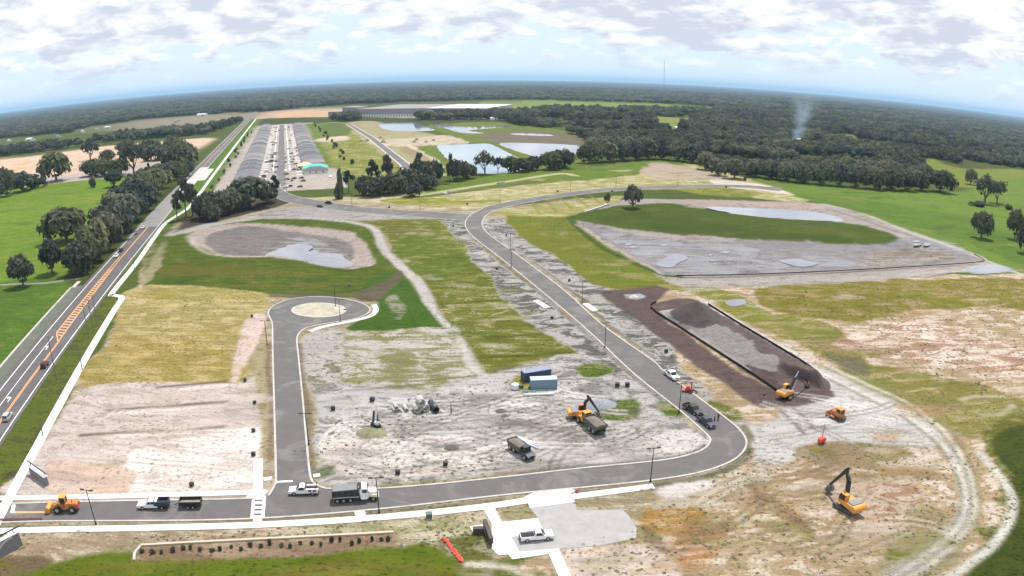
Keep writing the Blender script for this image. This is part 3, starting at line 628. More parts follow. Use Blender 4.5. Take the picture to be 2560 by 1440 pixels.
# ------- ground mesh
def build_ground():
    vs = np.empty((NY * NX, 3), np.float32); vs[:, 0] = XX.ravel(); vs[:, 1] = YY.ravel(); vs[:, 2] = ZZ.ravel()
    jj, ii = np.meshgrid(np.arange(NY - 1), np.arange(NX - 1), indexing='ij')
    a = (jj * NX + ii).ravel(); q = np.stack([a, a + 1, a + NX + 1, a + NX], 1).astype(np.int32)
    me = bpy.data.meshes.new('ground'); me.vertices.add(len(vs)); me.vertices.foreach_set('co', vs.ravel())
    me.loops.add(q.size); me.loops.foreach_set('vertex_index', q.ravel())
    me.polygons.add(len(q)); me.polygons.foreach_set('loop_start', np.arange(0, q.size, 4, dtype=np.int32))
    me.update(calc_edges=True); me.validate()
    me.polygons.foreach_set('use_smooth', np.ones(len(q), bool))
    A = me.attributes.new('cover', 'FLOAT_COLOR', 'POINT')
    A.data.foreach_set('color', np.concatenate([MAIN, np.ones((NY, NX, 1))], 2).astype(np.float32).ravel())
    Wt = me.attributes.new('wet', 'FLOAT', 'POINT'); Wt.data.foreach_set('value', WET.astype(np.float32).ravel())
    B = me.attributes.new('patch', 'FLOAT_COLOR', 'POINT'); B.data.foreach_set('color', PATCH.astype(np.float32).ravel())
    o = bpy.data.objects.new('ground', me); COL.objects.link(o); o['kind'] = 'structure'
    m = bpy.data.materials.new('ground cover'); m.use_nodes = True; me.materials.append(m)
    N, L = m.node_tree.nodes, m.node_tree.links; b = N['Principled BSDF']
    b.inputs['Roughness'].default_value = 0.95; b.inputs['Specular IOR Level'].default_value = 0.15
    def nd(t, **k):
        n = N.new(t)
        for x, y in k.items(): setattr(n, x, y)
        return n
    def mth(op, x, y=None, clamp=False):
        n = nd('ShaderNodeMath', operation=op, use_clamp=clamp)
        for i, v in enumerate((x, y)):
            if v is None: continue
            if isinstance(v, (int, float)): n.inputs[i].default_value = v
            else: L.new(v, n.inputs[i])
        return n.outputs[0]
    geo = nd('ShaderNodeNewGeometry')
    def noise(scale, det, rough=0.62, sx=1.0, dist=0.0):
        mp = nd('ShaderNodeMapping'); mp.inputs['Scale'].default_value = (scale * sx, scale, scale); L.new(geo.outputs['Position'], mp.inputs['Vector'])
        n = nd('ShaderNodeTexNoise', noise_dimensions='2D'); n.inputs['Scale'].default_value = 1.0
        n.inputs['Detail'].default_value = det; n.inputs['Roughness'].default_value = rough; n.inputs['Distortion'].default_value = dist
        L.new(mp.outputs[0], n.inputs['Vector']); return n.outputs['Fac']
    ca = nd('ShaderNodeAttribute', attribute_name='cover'); cb = nd('ShaderNodeAttribute', attribute_name='patch')
    n1, n2, n3, n4 = noise(0.20, 9, 0.72, 0.55, 0.5), noise(0.04, 6, 0.65, 0.6), noise(1.9, 6, 0.75, 0.7), noise(0.0035, 4)
    st = noise(0.55, 6, 0.7, 0.10, 0.3)
    comb = mth('ADD', mth('MULTIPLY', n1, 0.50), mth('ADD', mth('MULTIPLY', n2, 0.16), mth('ADD', mth('MULTIPLY', n3, 0.14), mth('MULTIPLY', st, 0.20))))
    # patch amount a: noise value above (1-a) shows the second cover
    th = mth('ADD', mth('MULTIPLY', mth('SUBTRACT', 1.0, cb.outputs['Alpha']), 0.30), 0.35)
    f = mth('MULTIPLY', mth('SUBTRACT', comb, mth('SUBTRACT', th, 0.025)), 19.0, clamp=True)
    f = mth('MULTIPLY', f, mth('MULTIPLY', cb.outputs['Alpha'], 30.0, clamp=True))
    mx = nd('ShaderNodeMix', data_type='RGBA'); L.new(f, mx.inputs['Factor']); L.new(ca.outputs['Color'], mx.inputs[6]); L.new(cb.outputs['Color'], mx.inputs[7])
    v = mth('ADD', mth('MULTIPLY', n3, 0.62), mth('ADD', mth('MULTIPLY', n1, 0.55), mth('ADD', mth('MULTIPLY', n2, 0.52), mth('ADD', mth('MULTIPLY', n4, 0.2), mth('MULTIPLY', st, 0.5)))))
    v = mth('ADD', mth('MULTIPLY', mth('SUBTRACT', v, 1.195), 1.6), 1.0)
    # small dark clods and tufts
    n6 = noise(1.1, 4, 0.6, 0.75)
    sp = mth('MULTIPLY', mth('MULTIPLY', mth('SUBTRACT', mth('ADD', mth('MULTIPLY', n6, 0.7), mth('MULTIPLY', n2, 0.3)), 0.55), 9.0, clamp=True), 0.6)
    v = mth('MULTIPLY', v, mth('SUBTRACT', 1.0, sp))
    wa_ = nd('ShaderNodeAttribute', attribute_name='wet'); nw = noise(0.11, 6, 0.65, 0.25, 0.6)
    wf = mth('MULTIPLY', mth('MULTIPLY', mth('SUBTRACT', mth('ADD', nw, mth('MULTIPLY', wa_.outputs['Fac'], 0.22)), 0.60), 11.0, clamp=True), wa_.outputs['Fac'], clamp=True)
    L.new(mth('SUBTRACT', 0.95, mth('MULTIPLY', wf, 1.1)), b.inputs['Roughness']); L.new(mth('ADD', 0.12, mth('MULTIPLY', wf, 0.9)), b.inputs['Specular IOR Level'])
    v = mth('MULTIPLY', v, mth('SUBTRACT', 1.0, mth('MULTIPLY', wf, 0.25)))
    sc = nd('ShaderNodeVectorMath', operation='SCALE'); L.new(mx.outputs[2], sc.inputs[0]); L.new(v, sc.inputs['Scale'])
    L.new(sc.outputs[0], b.inputs['Base Color'])
    bp = nd('ShaderNodeBump'); L.new(mth('SUBTRACT', 0.6, mth('MULTIPLY', wf, 0.75)), bp.inputs['Strength']); bp.inputs['Distance'].default_value = 0.35
    L.new(mth('ADD', n3, mth('MULTIPLY', n1, 1.4)), bp.inputs['Height']); L.new(bp.outputs[0], b.inputs['Normal'])
    return o
ground = build_ground()
# ------------------------------------------------------------------ streets, paths, water
M_ASPH = mat('asphalt', lin((128, 124, 124)) , 0.9, noise=0.10, nscale=0.35, space='World')
for n_ in M_ASPH.node_tree.nodes:
    if n_.type == 'VECT_MATH': n_.inputs[0].default_value = tuple(c * 0.46 for c in lin((132, 128, 127)))
M_HWY = mat('old asphalt', tuple(c * 0.5 for c in lin((118, 113, 114))), 0.9, noise=0.14, nscale=0.3, space='World')
M_CONC = mat('new concrete', (0.60, 0.59, 0.57), 0.85, noise=0.06, nscale=0.8, space='World')
M_KERB = mat('kerb concrete', (0.43, 0.415, 0.39), 0.85, noise=0.12, nscale=1.0, space='World')
M_COURT = mat('grey concrete court', (0.31, 0.30, 0.295), 0.9, noise=0.12, nscale=0.4, space='World')
M_WHITE = mat('white road paint', (0.78, 0.78, 0.76), 0.7, noise=0.06, space='World')
M_ORANGE = mat('orange yellow road paint', (0.78, 0.36, 0.13), 0.7, noise=0.12, space='World')
M_WATER = mat('pond water', (0.20, 0.29, 0.36), 0.06, noise=0.10, nscale=0.03, spec=0.5, space='World')
M_WATER2 = mat('pale pond water', (0.22, 0.235, 0.275), 0.06, noise=0.08, nscale=0.03, spec=0.5, space='World')
M_PUDDLE = mat('shallow puddle water', (0.20, 0.20, 0.235), 0.05, noise=0.12, nscale=0.2, spec=0.6, space='World')

def worn(m, dust, amt=0.5, lo=0.53, sc=0.09):
    N, L = m.node_tree.nodes, m.node_tree.links; b = N['Principled BSDF']; old = b.inputs['Base Color'].links[0].from_socket; g = N.new('ShaderNodeNewGeometry')
    a = N.new('ShaderNodeTexNoise'); a.inputs['Scale'].default_value = sc; a.inputs['Detail'].default_value = 9; a.inputs['Roughness'].default_value = .7; a.inputs['Distortion'].default_value = .8; L.new(g.outputs['Position'], a.inputs['Vector'])
    r = N.new('ShaderNodeMapRange'); r.inputs[1].default_value = lo; r.inputs[2].default_value = lo + .12; r.inputs[4].default_value = amt; L.new(a.outputs['Fac'], r.inputs[0])
    x = N.new('ShaderNodeMix'); x.data_type = 'RGBA'; L.new(r.outputs[0], x.inputs['Factor']); L.new(old, x.inputs[6]); x.inputs[7].default_value = tuple(dust) + (1,); L.new(x.outputs[2], b.inputs['Base Color'])
worn(M_ASPH, (.21, .20, .19), .55, .5); worn(M_HWY, (.13, .125, .125), .6, .5, .05); worn(M_COURT, (.42, .40, .385), .6); worn(M_CONC, (.42, .39, .35), .5, .56, .2); worn(M_KERB, (.30, .27, .24), .7, .5, .3)
# ---- highway, in its own frame
S0, S1 = -330.0, 2600.0
def hs(name, s0, s1, t0, t1, z, m, parent=None, n=None):
    return obj(name, [ST(s0, t0) + (z,), ST(s1, t0) + (z,), ST(s1, t1) + (z,), ST(s0, t1) + (z,)], [(0, 3, 2, 1)], m, parent, None if parent else 'structure')
highway = hs('highway', S0, S1, -8.2, 6.6, 0.05, M_HWY)
hs('paved_shoulder', S0, 68, -14.2, -8.3, 0.03, mat('worn shoulder', tuple(c * 0.5 for c in lin((124, 128, 112))), 0.95, noise=0.2, nscale=0.2, space='World'))
def mark(name, s0, s1, t0, t1, m=M_WHITE, z=0.065): return hs(name, s0, s1, t0, t1, z, m, highway)
mark('edge_line', S0, S1, -6.55, -6.25); mark('edge_line', S0, S1, 5.2, 5.5)
mark('lane_line', S0, 2, -2.55, -2.3)
mark('centre_line', S0, -4, 1.05, 1.3, M_ORANGE); mark('centre_line', S0, -4, 1.55, 1.8, M_ORANGE)
def para(name, pts, m, z=0.065, parent=None):
    return obj(name, [ST(*p) + (z,) for p in pts], [(3, 2, 1, 0)], m, parent or highway)
para('median_line', [(-4, 1.05), (-4, 1.45), (118, -0.9), (118, -1.3)][::1], M_ORANGE)
para('median_line', [(-4, 1.0), (-4, 1.4), (6, -2.1), (6, -2.5)], M_ORANGE)
mark('median_line', 6, 118, -2.5, -2.1, M_ORANGE)
for k in range(32):
    s = 1.5 + k * 2.9
    tl, tr = -2.1, 1.05 - (s + 4) / 122 * 2.35
    if s < 6: tl = 1.0 - (s + 4) / 10 * 3.4
    if tr - tl > 0.25: para('median_hatch', [(s, tl), (s, tl + .02), (s + 1.1, tr)[:2], (s + 2.1, tr)] if 0 else [(s, tr), (s + 0.9, tr), (s + 2.3, tl), (s + 1.4, tl)], M_ORANGE)
mark('centre_line', 118, S1, -1.35, -1.1, M_ORANGE); mark('centre_line', 118, S1, -0.95, -0.7, M_ORANGE)
for s in range(200, 1200, 26): mark('lane_dash', s, s + 9, 2.0, 2.2)
for s0_, t_ in ((-11, -1.2), (-52, -0.7)):
    mark('arrow_shaft', s0_, s0_ + 3.2, t_ - .15, t_ + .15); para('arrow_head', [(s0_ + 3.2, t_ - .1), (s0_ + 3.0, t_ + .15), (s0_ + 2.3, t_ - 1.1), (s0_ + 3.8, t_ - 1.2)], M_WHITE)
tag(ribbon('concrete_kerb', [ST(s, -13.6) for s in np.linspace(-160, 66, 40)], 0.9, 0.14, M_KERB, None, None, 0.12), 'long pale concrete kerb bordering the grass left of the highway', 'kerb')
hs('turn_apron', 66, 76, -13.5, -11.5, 0.06, M_KERB)
# pale repaved stretch far up the highway
hs('repaved_lane', 192, 330, -8.1, 5.0, 0.072, mat('pale asphalt', tuple(c * 0.5 for c in lin((172, 168, 165))), 0.9, noise=0.12, nscale=0.1, space='World'))
hs('repaved_lane', 330, 500, -3.0, 6.5, 0.076, mat('pale concrete lane', (0.44, 0.43, 0.41), 0.9, noise=0.1, nscale=0.1, space='World'))
hs('repaved_lane', 395, 480, 6.8, 13, 0.05, M_CONC)
# ---- highway footpath with its jog
fp = [ST(-300, 17.0), ST(-104, 17.1), ST(-70, 16.9), ST(-20, 15.8), ST(30, 14.9), ST(42, 14.8), ST(46, 12.5), ST(48, 9.8), ST(53, 8.7), ST(100, 9.6), ST(150, 8.8), ST(186, 8.4), ST(206, 9.4), ST(226, 13), ST(250, 16.4), ST(300, 17.2), ST(380, 17.3), ST(900, 17.3), ST(1500, 17.5)]
fpath = ribbon('footpath', smooth(fp, 6), 2.6, 0.13, M_CONC, h=0.12)

# ---- residential streets
out_edge = [(-420, 1316), (0, 1307), (230, 1303), (640, 1297), (950, 1273), (1280, 1236), (1625, 1202), (1742, 1183), (1805, 1164), (1847, 1141), (1866, 1110), (1853, 1080), (1815, 1046), (1740, 990), (1658, 927), (1630, 901), (1505, 812), (1405, 722), (1280, 628), (1222, 586), (1206, 565), (1208, 548), (1222, 534), (1250, 522), (1330, 505), (1450, 487), (1560, 476), (1700, 470), (1850, 469), (1950, 478)]
in_edge1 = [(-420, 1262), (0, 1260), (300, 1253), (640, 1246)]                   # west of the side street
in_edge2 = [(815, 1222), (960, 1221), (1280, 1191), (1455, 1171), (1655, 1151), (1727, 1136), (1762, 1121), (1775, 1104), (1771, 1091), (1746, 1067), (1705, 1031), (1670, 1003), (1592, 941), (1527, 881), (1512, 866), (1430, 792), (1280, 668), (1190, 598), (1167, 573), (1164, 554), (1174, 540), (1196, 527), (1224, 515), (1300, 499), (1400, 484), (1500, 472), (1600, 466), (1720, 463), (1850, 463), (1955, 470)]
OE = smooth(GP(out_edge), 8); IE1 = smooth(GP(in_edge1), 8); IE2 = smooth(GP(in_edge2), 8)
col_up = [(1176, 536), (1080, 530), (980, 524), (880, 514), (800, 502), (736, 489), (706, 474), (700, 460)]
col_lo = [(1164, 552), (1080, 545), (980, 538), (870, 529), (790, 519), (730, 508), (690, 494), (676, 475), (676, 460)]
CU = smooth(GP(col_up), 6); CL = smooth(GP(col_lo), 6)
# the cul-de-sac
cul_l = [(672, 1240), (686, 1215), (690, 1195), (688, 1100), (685, 990), (682, 880), (681, 812), (675, 795), (671, 783), (680, 768), (715, 751), (755, 744), (800, 742), (850, 746), (895, 755), (921, 768), (924, 778), (908, 790), (870, 801), (800, 812), (762, 822), (745, 838), (742, 855)]
cul_r = [(742, 855), (747, 900), (757, 1000), (767, 1110), (776, 1190), (790, 1212), (815, 1222)]
CULL = smooth(GP(cul_l), 6); CULR = smooth(GP(cul_r), 6)
poly = [tuple(p) for p in IE1] + list(CULL) + list(CULR) + list(IE2) + list(reversed(OE))
street = sheet('street', poly, 0.04, M_ASPH)
sheet('street', [tuple(p) for p in CU] + list(reversed(CL)), 0.036, M_ASPH)
def kerb(name, pts, label, side=0.0, w=0.46): return tag(ribbon(name, pts, w, 0.15, M_KERB, None, None, 0.15, side), label, 'kerb')
kerb('street_kerb', OE, 'long white kerb round the outer side of the bending street')
kerb('street_kerb', IE1, 'white kerb on the loader side of the entrance street')
kerb('street_kerb', CULL, 'white kerb running up to and round the turning circle')
kerb('street_kerb', smooth(GP(cul_r), 6), 'white kerb between the side street and the sand works')
kerb('street_kerb', IE2, 'white kerb on the inner side of the bending street')
kerb('street_kerb', CU, 'kerb on the far side of the cross street by the meadow'); kerb('street_kerb', CL[:-12], 'kerb on the near side of the cross street')
# turning circle island
cx, cy = G(797, 776)
isl = [(797 + 66 * math.cos(t), 776 - 17.5 * math.sin(t)) for t in np.linspace(0, 2 * math.pi, 40, endpoint=False)]
ISL = GP(isl); island = sheet('island', ISL, 0.12, mat('island sand', tuple(c * 0.6 for c in lin((206, 198, 176))), 0.95, noise=0.3, nscale=0.3, space='World'))
kerb('island_kerb', ISL + ISL[:2], 'round grey kerb of the turning circle island', w=0.9)
# footpath round the turning circle
fpb = smooth(GP([(935, 762), (940, 776), (925, 791), (880, 803), (810, 817), (775, 829)]), 8)
ribbon('footpath', fpb, 1.9, 0.12, M_CONC, h=0.1)
# footpaths by the entrance street
ribbon('footpath', smooth(GP([(-420, 1334), (50, 1327), (340, 1321), (640, 1313), (860, 1301), (1060, 1284), (1230, 1265), (1330, 1250)]), 6), 2.0, 0.12, M_CONC, h=0.1)
ribbon('footpath', smooth(GP([(-420, 1247), (0, 1246), (300, 1241), (520, 1235), (640, 1231)]), 6), 1.8, 0.12, M_CONC, h=0.1)
ribbon('footpath', GP([(646, 1148), (645, 1200), (644, 1236)]), 2.0, 0.116, M_CONC, h=0.1)
ribbon('footpath', smooth(GP([(1428, 1243), (1520, 1231), (1634, 1216)]), 4), 1.9, 0.12, M_CONC, h=0.1)
sheet('driveway_apron', GP([(1312, 1243), (1336, 1231), (1425, 1222), (1440, 1228), (1424, 1236), (1438, 1256), (1325, 1271)]), 0.11, M_CONC, thick=0.1)
sheet('kerb_ramp', GP([(626, 1231), (660, 1224), (672, 1228), (655, 1245), (612, 1248)]), 0.125, M_CONC, thick=0.1)
sheet('kerb_ramp', GP([(633, 1299), (656, 1297), (655, 1312), (632, 1313)]), 0.118, M_CONC, thick=0.1)
sheet('kerb_ramp', GP([(885, 1281), (912, 1277), (915, 1288), (890, 1291)]), 0.118, M_CONC, thick=0.1)
sheet('concrete_pad', GP([(658, 1194), (680, 1192), (678, 1200), (660, 1203)]), 0.1, M_CONC, thick=0.1)
sheet('concrete_pad', GP([(782, 1186), (800, 1184), (801, 1192), (784, 1194)]), 0.1, M_CONC, thick=0.1)
# crosswalk
for a, b in ((627, 635), (654, 662)):
    sheet('crosswalk_line', GP([(a + 4, 1240), (b + 3, 1240), (b - 1, 1297), (a - 1, 1297)]), 0.05, M_WHITE, street, None)
for k in range(5):
    y = 1243 + k * 11.5
    sheet('crosswalk_bar', GP([(634, y), (657, y), (656, y + 6.2), (633, y + 6.2)]), 0.054, M_WHITE, street, None)
sheet('stop_bar', GP([(690, 1203), (732, 1201), (732, 1205), (690, 1207)]), 0.05, M_WHITE, street, None)
sheet('stop_bar', GP([(30, 1262), (39, 1262), (36, 1283), (26, 1283)]), 0.05, M_WHITE, street, None)
sheet('centre_line', GP([(36, 1279), (126, 1279), (126, 1282), (36, 1283)]), 0.046, M_ORANGE, street, None)
# driveway stubs along the main street
for p in ([(1332, 752), (1345, 750), (1376, 768), (1362, 771)], [(1456, 760), (1470, 758), (1496, 776), (1482, 779)]):
    sheet('driveway_slab', GP(p), 0.11, M_CONC, thick=0.1)
# mail court by the foreground
sheet('parking_court', GP([(1325, 1271), (1438, 1256), (1442, 1276), (1556, 1274), (1572, 1290), (1592, 1322), (1590, 1346), (1500, 1364), (1400, 1373), (1310, 1380), (1298, 1379), (1278, 1343), (1362, 1338), (1346, 1296)]), 0.05, M_COURT)
sheet('mail_pad', GP([(1208, 1273), (1236, 1269), (1255, 1306), (1345, 1296), (1362, 1337), (1278, 1343), (1298, 1379), (1310, 1380), (1397, 1372), (1432, 1450), (1400, 1450), (1372, 1386), (1281, 1399), (1271, 1387), (1246, 1389), (1229, 1372), (1229, 1310)]), 0.11, M_CONC, thick=0.1)
# ---- estate streets far off
hs('street', 300, 1180, 75.5, 83.0, 0.05, M_ASPH)
hs('footpath', 420, 1170, 86.4, 87.8, 0.08, M_CONC); hs('footpath', 420, 1170, 71.2, 72.5, 0.08, M_CONC)
fr = strip('street', GP([(866, 311), (920, 345), (1000, 412), (1008, 424)]), GP([(877, 310), (934, 342), (1024, 410), (1034, 420)]), 0.05, M_ASPH, n=30)
for e in ([(866, 311), (920, 345), (1000, 412), (1008, 424)], [(877, 310), (934, 342), (1024, 410), (1034, 420)]):
    tag(ribbon('street_kerb', resample(GP(e), 20), 1.5, 0.14, M_KERB, None, None, 0.14), 'pale kerb of the empty far street, ' + ('left side' if e[0][0] == 866 else 'right side'), 'kerb')
hs('street', 1180, 1192, 36, 140, 0.05, M_COURT)
# ---- water
NPOND = [0]
def pond(px, z, m=M_WATER, j=0.0):
    P = np.array(smooth(GP(px), 14, True)); e = float(np.hypot(*(P.max(0) - P.min(0)))); j = j or min(e * .03, 2.2)
    P = P + np.c_[fbm(P[:, 0], P[:, 1], 5.0, 4) - .5, fbm(P[:, 0] + 99, P[:, 1] - 55, 5.0, 4) - .5] * j * 2
    NPOND[0] += 1
    return sheet('pond_water', [tuple(p) for p in P], z + NPOND[0] * .004, m)
pond([(1092, 366), (1130, 362), (1180, 360), (1222, 360), (1255, 374), (1290, 392), (1322, 412), (1290, 430), (1180, 432), (1128, 404)], 0.06)
pond([(948, 310), (1036, 307), (1058, 315), (1084, 326), (980, 327)], 0.06, M_WATER2)
pond([(1074, 310), (1110, 311), (1180, 317), (1272, 314), (1268, 318), (1200, 323), (1172, 327), (1210, 333), (1160, 333), (1130, 326)], 0.06, M_WATER2)
pond([(1248, 360), (1330, 358), (1420, 362), (1454, 366), (1446, 384), (1380, 390), (1340, 392)], 0.06, M_WATER2)
pond([(1276, 335), (1300, 333), (1370, 336), (1376, 340), (1300, 338)], 0.06, M_WATER2)
pond([(1766, 515), (1870, 517), (2020, 525), (2095, 540), (2112, 551), (1990, 546), (1900, 541), (1830, 530)], -0.75, M_WATER2)
pond([(664, 634), (690, 620), (745, 605), (785, 612), (772, 622), (800, 628), (846, 630), (864, 640), (884, 660), (832, 668), (790, 657), (735, 642)], -1.0, M_PUDDLE)
pond([(2414, 677), (2450, 664), (2474, 661), (2536, 672), (2500, 681), (2440, 683)], 0.05, M_WATER2)
for p in ([(1640, 654), (1662, 640), (1690, 628), (1722, 638), (1700, 650), (1676, 662)], [(1950, 645), (1990, 640), (2020, 646), (2046, 653), (2010, 660), (1975, 655)], [(1812, 753), (1850, 748), (1866, 758), (1830, 766)], [(1575, 738), (1600, 735), (1612, 744), (1585, 747)]):
    pond(p, 0.03 if p[0][1] > 700 else -1.25, M_PUDDLE)
for p in ([(1255, 462), (1240, 458), (1262, 455)], [(1105, 484), (1120, 478), (1130, 483)]):
    pond(p, 0.04, M_PUDDLE)

qp = random.Random(31)
def puddles(cx_, cy_, sx, sy, n, z, smin=10, smax=34):
    for _ in range(n):
        px, py = cx_ + qp.uniform(-sx, sx), cy_ + qp.uniform(-sy, sy); w = qp.uniform(smin, smax); h = w * qp.uniform(.06, .14); k = qp.uniform(-.12, .12)
        pond([(px - w / 2, py - k * w / 2), (px - w * .2, py - h), (px + w * .25, py - h * .7), (px + w / 2, py + k * w / 2), (px + w * .2, py + h * .8), (px - w * .25, py + h)], z, M_PUDDLE, .9)
puddles(1640, 625, 70, 26, 4, -1.27); puddles(1850, 640, 120, 26, 4, -1.27, 8, 26); puddles(740, 612, 50, 12, 3, -1.05, 8, 22); puddles(2330, 600, 60, 14, 3, .02, 10, 30)
# ------------------------------------------------------------------ trees
def leaf_mat(name, col, var=0.35, hue=0.25):
    m = bpy.data.materials.new(name); m.use_nodes = True; N, L = m.node_tree.nodes, m.node_tree.links; b = N['Principled BSDF']
    b.inputs['Roughness'].default_value = 0.75; b.inputs['Specular IOR Level'].default_value = 0.25
    g = N.new('ShaderNodeNewGeometry'); oi = N.new('ShaderNodeObjectInfo'); nz = N.new('ShaderNodeTexNoise')
    nz.inputs['Scale'].default_value = 0.45; nz.inputs['Detail'].default_value = 4.0; nz.inputs['Roughness'].default_value = 0.7
    L.new(g.outputs['Position'], nz.inputs['Vector'])
    mr = N.new('ShaderNodeMapRange'); mr.inputs['From Min'].default_value = 0.3; mr.inputs['From Max'].default_value = 0.7
    mr.inputs['To Min'].default_value = 1 - var; mr.inputs['To Max'].default_value = 1 + var; L.new(nz.outputs['Fac'], mr.inputs['Value'])
    ramp = N.new('ShaderNodeValToRGB'); e = ramp.color_ramp.elements
    e[0].position = 0.0; e[0].color = (col[0] * 0.62, col[1] * 0.68, col[2] * 0.8, 1)
    e[1].position = 1.0; e[1].color = (col[0] * (1.3 + hue), col[1] * 1.45, col[2] * 1.0, 1)
    k = ramp.color_ramp.elements.new(0.5); k.color = (col[0] * 1.05, col[1], col[2], 1)
    L.new(oi.outputs['Random'], ramp.inputs['Fac'])
    n2 = N.new('ShaderNodeTexNoise'); n2.inputs['Scale'].default_value = 0.007; n2.inputs['Detail'].default_value = 4.0; L.new(g.outputs['Position'], n2.inputs['Vector'])
    m2 = N.new('ShaderNodeMapRange'); m2.inputs['From Min'].default_value = 0.35; m2.inputs['From Max'].default_value = 0.65; m2.inputs['To Min'].default_value = 0.72; m2.inputs['To Max'].default_value = 1.42; L.new(n2.outputs['Fac'], m2.inputs['Value'])
    mm_ = N.new('ShaderNodeMath'); mm_.operation = 'MULTIPLY'; L.new(mr.outputs[0], mm_.inputs[0]); L.new(m2.outputs[0], mm_.inputs[1])
    sc = N.new('ShaderNodeVectorMath'); sc.operation = 'SCALE'; L.new(ramp.outputs[0], sc.inputs[0]); L.new(mm_.outputs[0], sc.inputs['Scale'])
    L.new(sc.outputs[0], b.inputs['Base Color'])
    tr = N.new('ShaderNodeBsdfTranslucent'); L.new(sc.outputs[0], tr.inputs['Color']); ms = N.new('ShaderNodeMixShader'); ms.inputs[0].default_value = .32
    L.new(b.outputs[0], ms.inputs[1]); L.new(tr.outputs[0], ms.inputs[2]); L.new(ms.outputs[0], N['Material Output'].inputs['Surface'])
    return m
M_OAK = leaf_mat('live oak foliage', (0.084, 0.100, 0.070))
M_WOOD = leaf_mat('mixed wood foliage', (0.112, 0.122, 0.092))
M_PINE = leaf_mat('pine foliage', (0.075, 0.085, 0.065))
M_BARK = mat('grey bark', (0.13, 0.115, 0.10), 0.95, noise=0.3, nscale=4.0)
ICO_V = [Vector(v).normalized() for v in ((0, 0, 1), (.894, 0, .447), (.276, .851, .447), (-.724, .526, .447), (-.724, -.526, .447), (.276, -.851, .447), (.724, .526, -.447), (-.276, .851, -.447), (-.894, 0, -.447), (-.276, -.851, -.447), (.724, -.526, -.447), (0, 0, -1))]
ICO_F = [(0, 1, 2), (0, 2, 3), (0, 3, 4), (0, 4, 5), (0, 5, 1), (1, 6, 2), (2, 7, 3), (3, 8, 4), (4, 9, 5), (5, 10, 1), (6, 7, 2), (7, 8, 3), (8, 9, 4), (9, 10, 5), (10, 6, 1), (7, 6, 11), (8, 7, 11), (9, 8, 11), (10, 9, 11), (6, 10, 11)]
def leaves(mb, lobes, n, size, q, up=0.25):
    wts = [l[1] ** 2 for l in lobes]
    for _ in range(n):
        c, r, fl = q.choices(lobes, wts)[0]
        d = Vector((q.gauss(0, 1), q.gauss(0, 1), q.gauss(up, 1))).normalized()
        p = Vector(c) + Vector((d.x * r, d.y * r, d.z * r * fl)) * q.uniform(0.55, 1.2)
        nrm = (d + Vector((q.uniform(-.7, .7), q.uniform(-.7, .7), q.uniform(.1, 1.1)))).normalized()
        u = nrm.orthogonal().normalized(); w = nrm.cross(u); a = q.uniform(0, 6.28)
        u, w = u * math.cos(a) + w * math.sin(a), w * math.cos(a) - u * math.sin(a)
        s = size * q.uniform(0.6, 1.35)
        mb.add([p - u * s, p - w * s * .75, p + u * s * q.uniform(.7, 1.2), p + w * s * .75 + nrm * s * .25], [(0, 1, 2), (0, 2, 3)])
def cores(mb, lobes, k, q):
    for c, r, fl in lobes:
        mb.add([Vector(c) + Vector((v.x * r * k, v.y * r * k, v.z * r * k * fl)) * q.uniform(.8, 1.15) for v in ICO_V], ICO_F)
def limb(mb, a, b, r0, r1, n=6): mb.cyl(a, b, r0, r1, n)
def proto_oak(seed, nl=11, n=900, size=0.115, low=0.08, spread=0.68, core=0.62, name='crown', mt=None):
    q = random.Random(seed); lobes = []
    for i in range(nl):
        a = i * 2.4 + q.uniform(-.4, .4); rr = math.sqrt((i + .4) / nl) * spread
        lobes.append(((rr * math.cos(a), rr * math.sin(a), low + 0.10 + (1 - rr * rr) * 0.50 + q.uniform(-.07, .07)), q.uniform(.26, .40), q.uniform(.55, .75)))
    mb = MB(); cores(mb, lobes, core, q); leaves(mb, lobes, n, size, q)
    tr = MB(); limb(tr, (0, 0, -.02), (0.02, 0, .22), .075, .05, 8)
    for l in lobes[::2]:
        c = Vector(l[0]); mid = Vector((c.x * .45, c.y * .45, low + .08)); limb(tr, (0.01, 0, .18), mid, .042, .028); limb(tr, mid, c, .028, .01)
    return mb, tr
def proto_pine(seed):
    q = random.Random(seed); lobes = []
    for i in range(8):
        z = .55 + i * .06; a = q.uniform(0, 6.28); k = q.uniform(.25, .75) * (1.1 - i / 9)
        lobes.append(((k * math.cos(a), k * math.sin(a), z), q.uniform(.22, .36), .16))
    mb = MB(); cores(mb, lobes, .4, q); leaves(mb, lobes, 190, .13, q)
    tr = MB(); limb(tr, (0, 0, -.02), (0.03, 0, .98), .07, .025, 7)
    for l in lobes: limb(tr, (0.01, 0, l[0][2] - .06), l[0], .025, .008, 5)
    return mb, tr
def proto_column(seed):
    q = random.Random(seed); lobes = [((q.uniform(-.25, .25), q.uniform(-.25, .25), .12 + i * .095), .55 * (1.05 - i / 11), .3) for i in range(9)]
    mb = MB(); cores(mb, lobes, .7, q); leaves(mb, lobes, 360, .2, q)
    tr = MB(); limb(tr, (0, 0, -.02), (0, 0, .9), .1, .03, 7); return mb, tr
def proto_bush(seed):
    q = random.Random(seed); lobes = [((q.uniform(-.5, .5), q.uniform(-.5, .5), q.uniform(.3, .5)), q.uniform(.35, .5), .75) for i in range(7)]
    mb = MB(); cores(mb, lobes, .7, q); leaves(mb, lobes, 320, .15, q)
    tr = MB(); limb(tr, (0, 0, -.02), (0, 0, .4), .08, .04, 6); return mb, tr
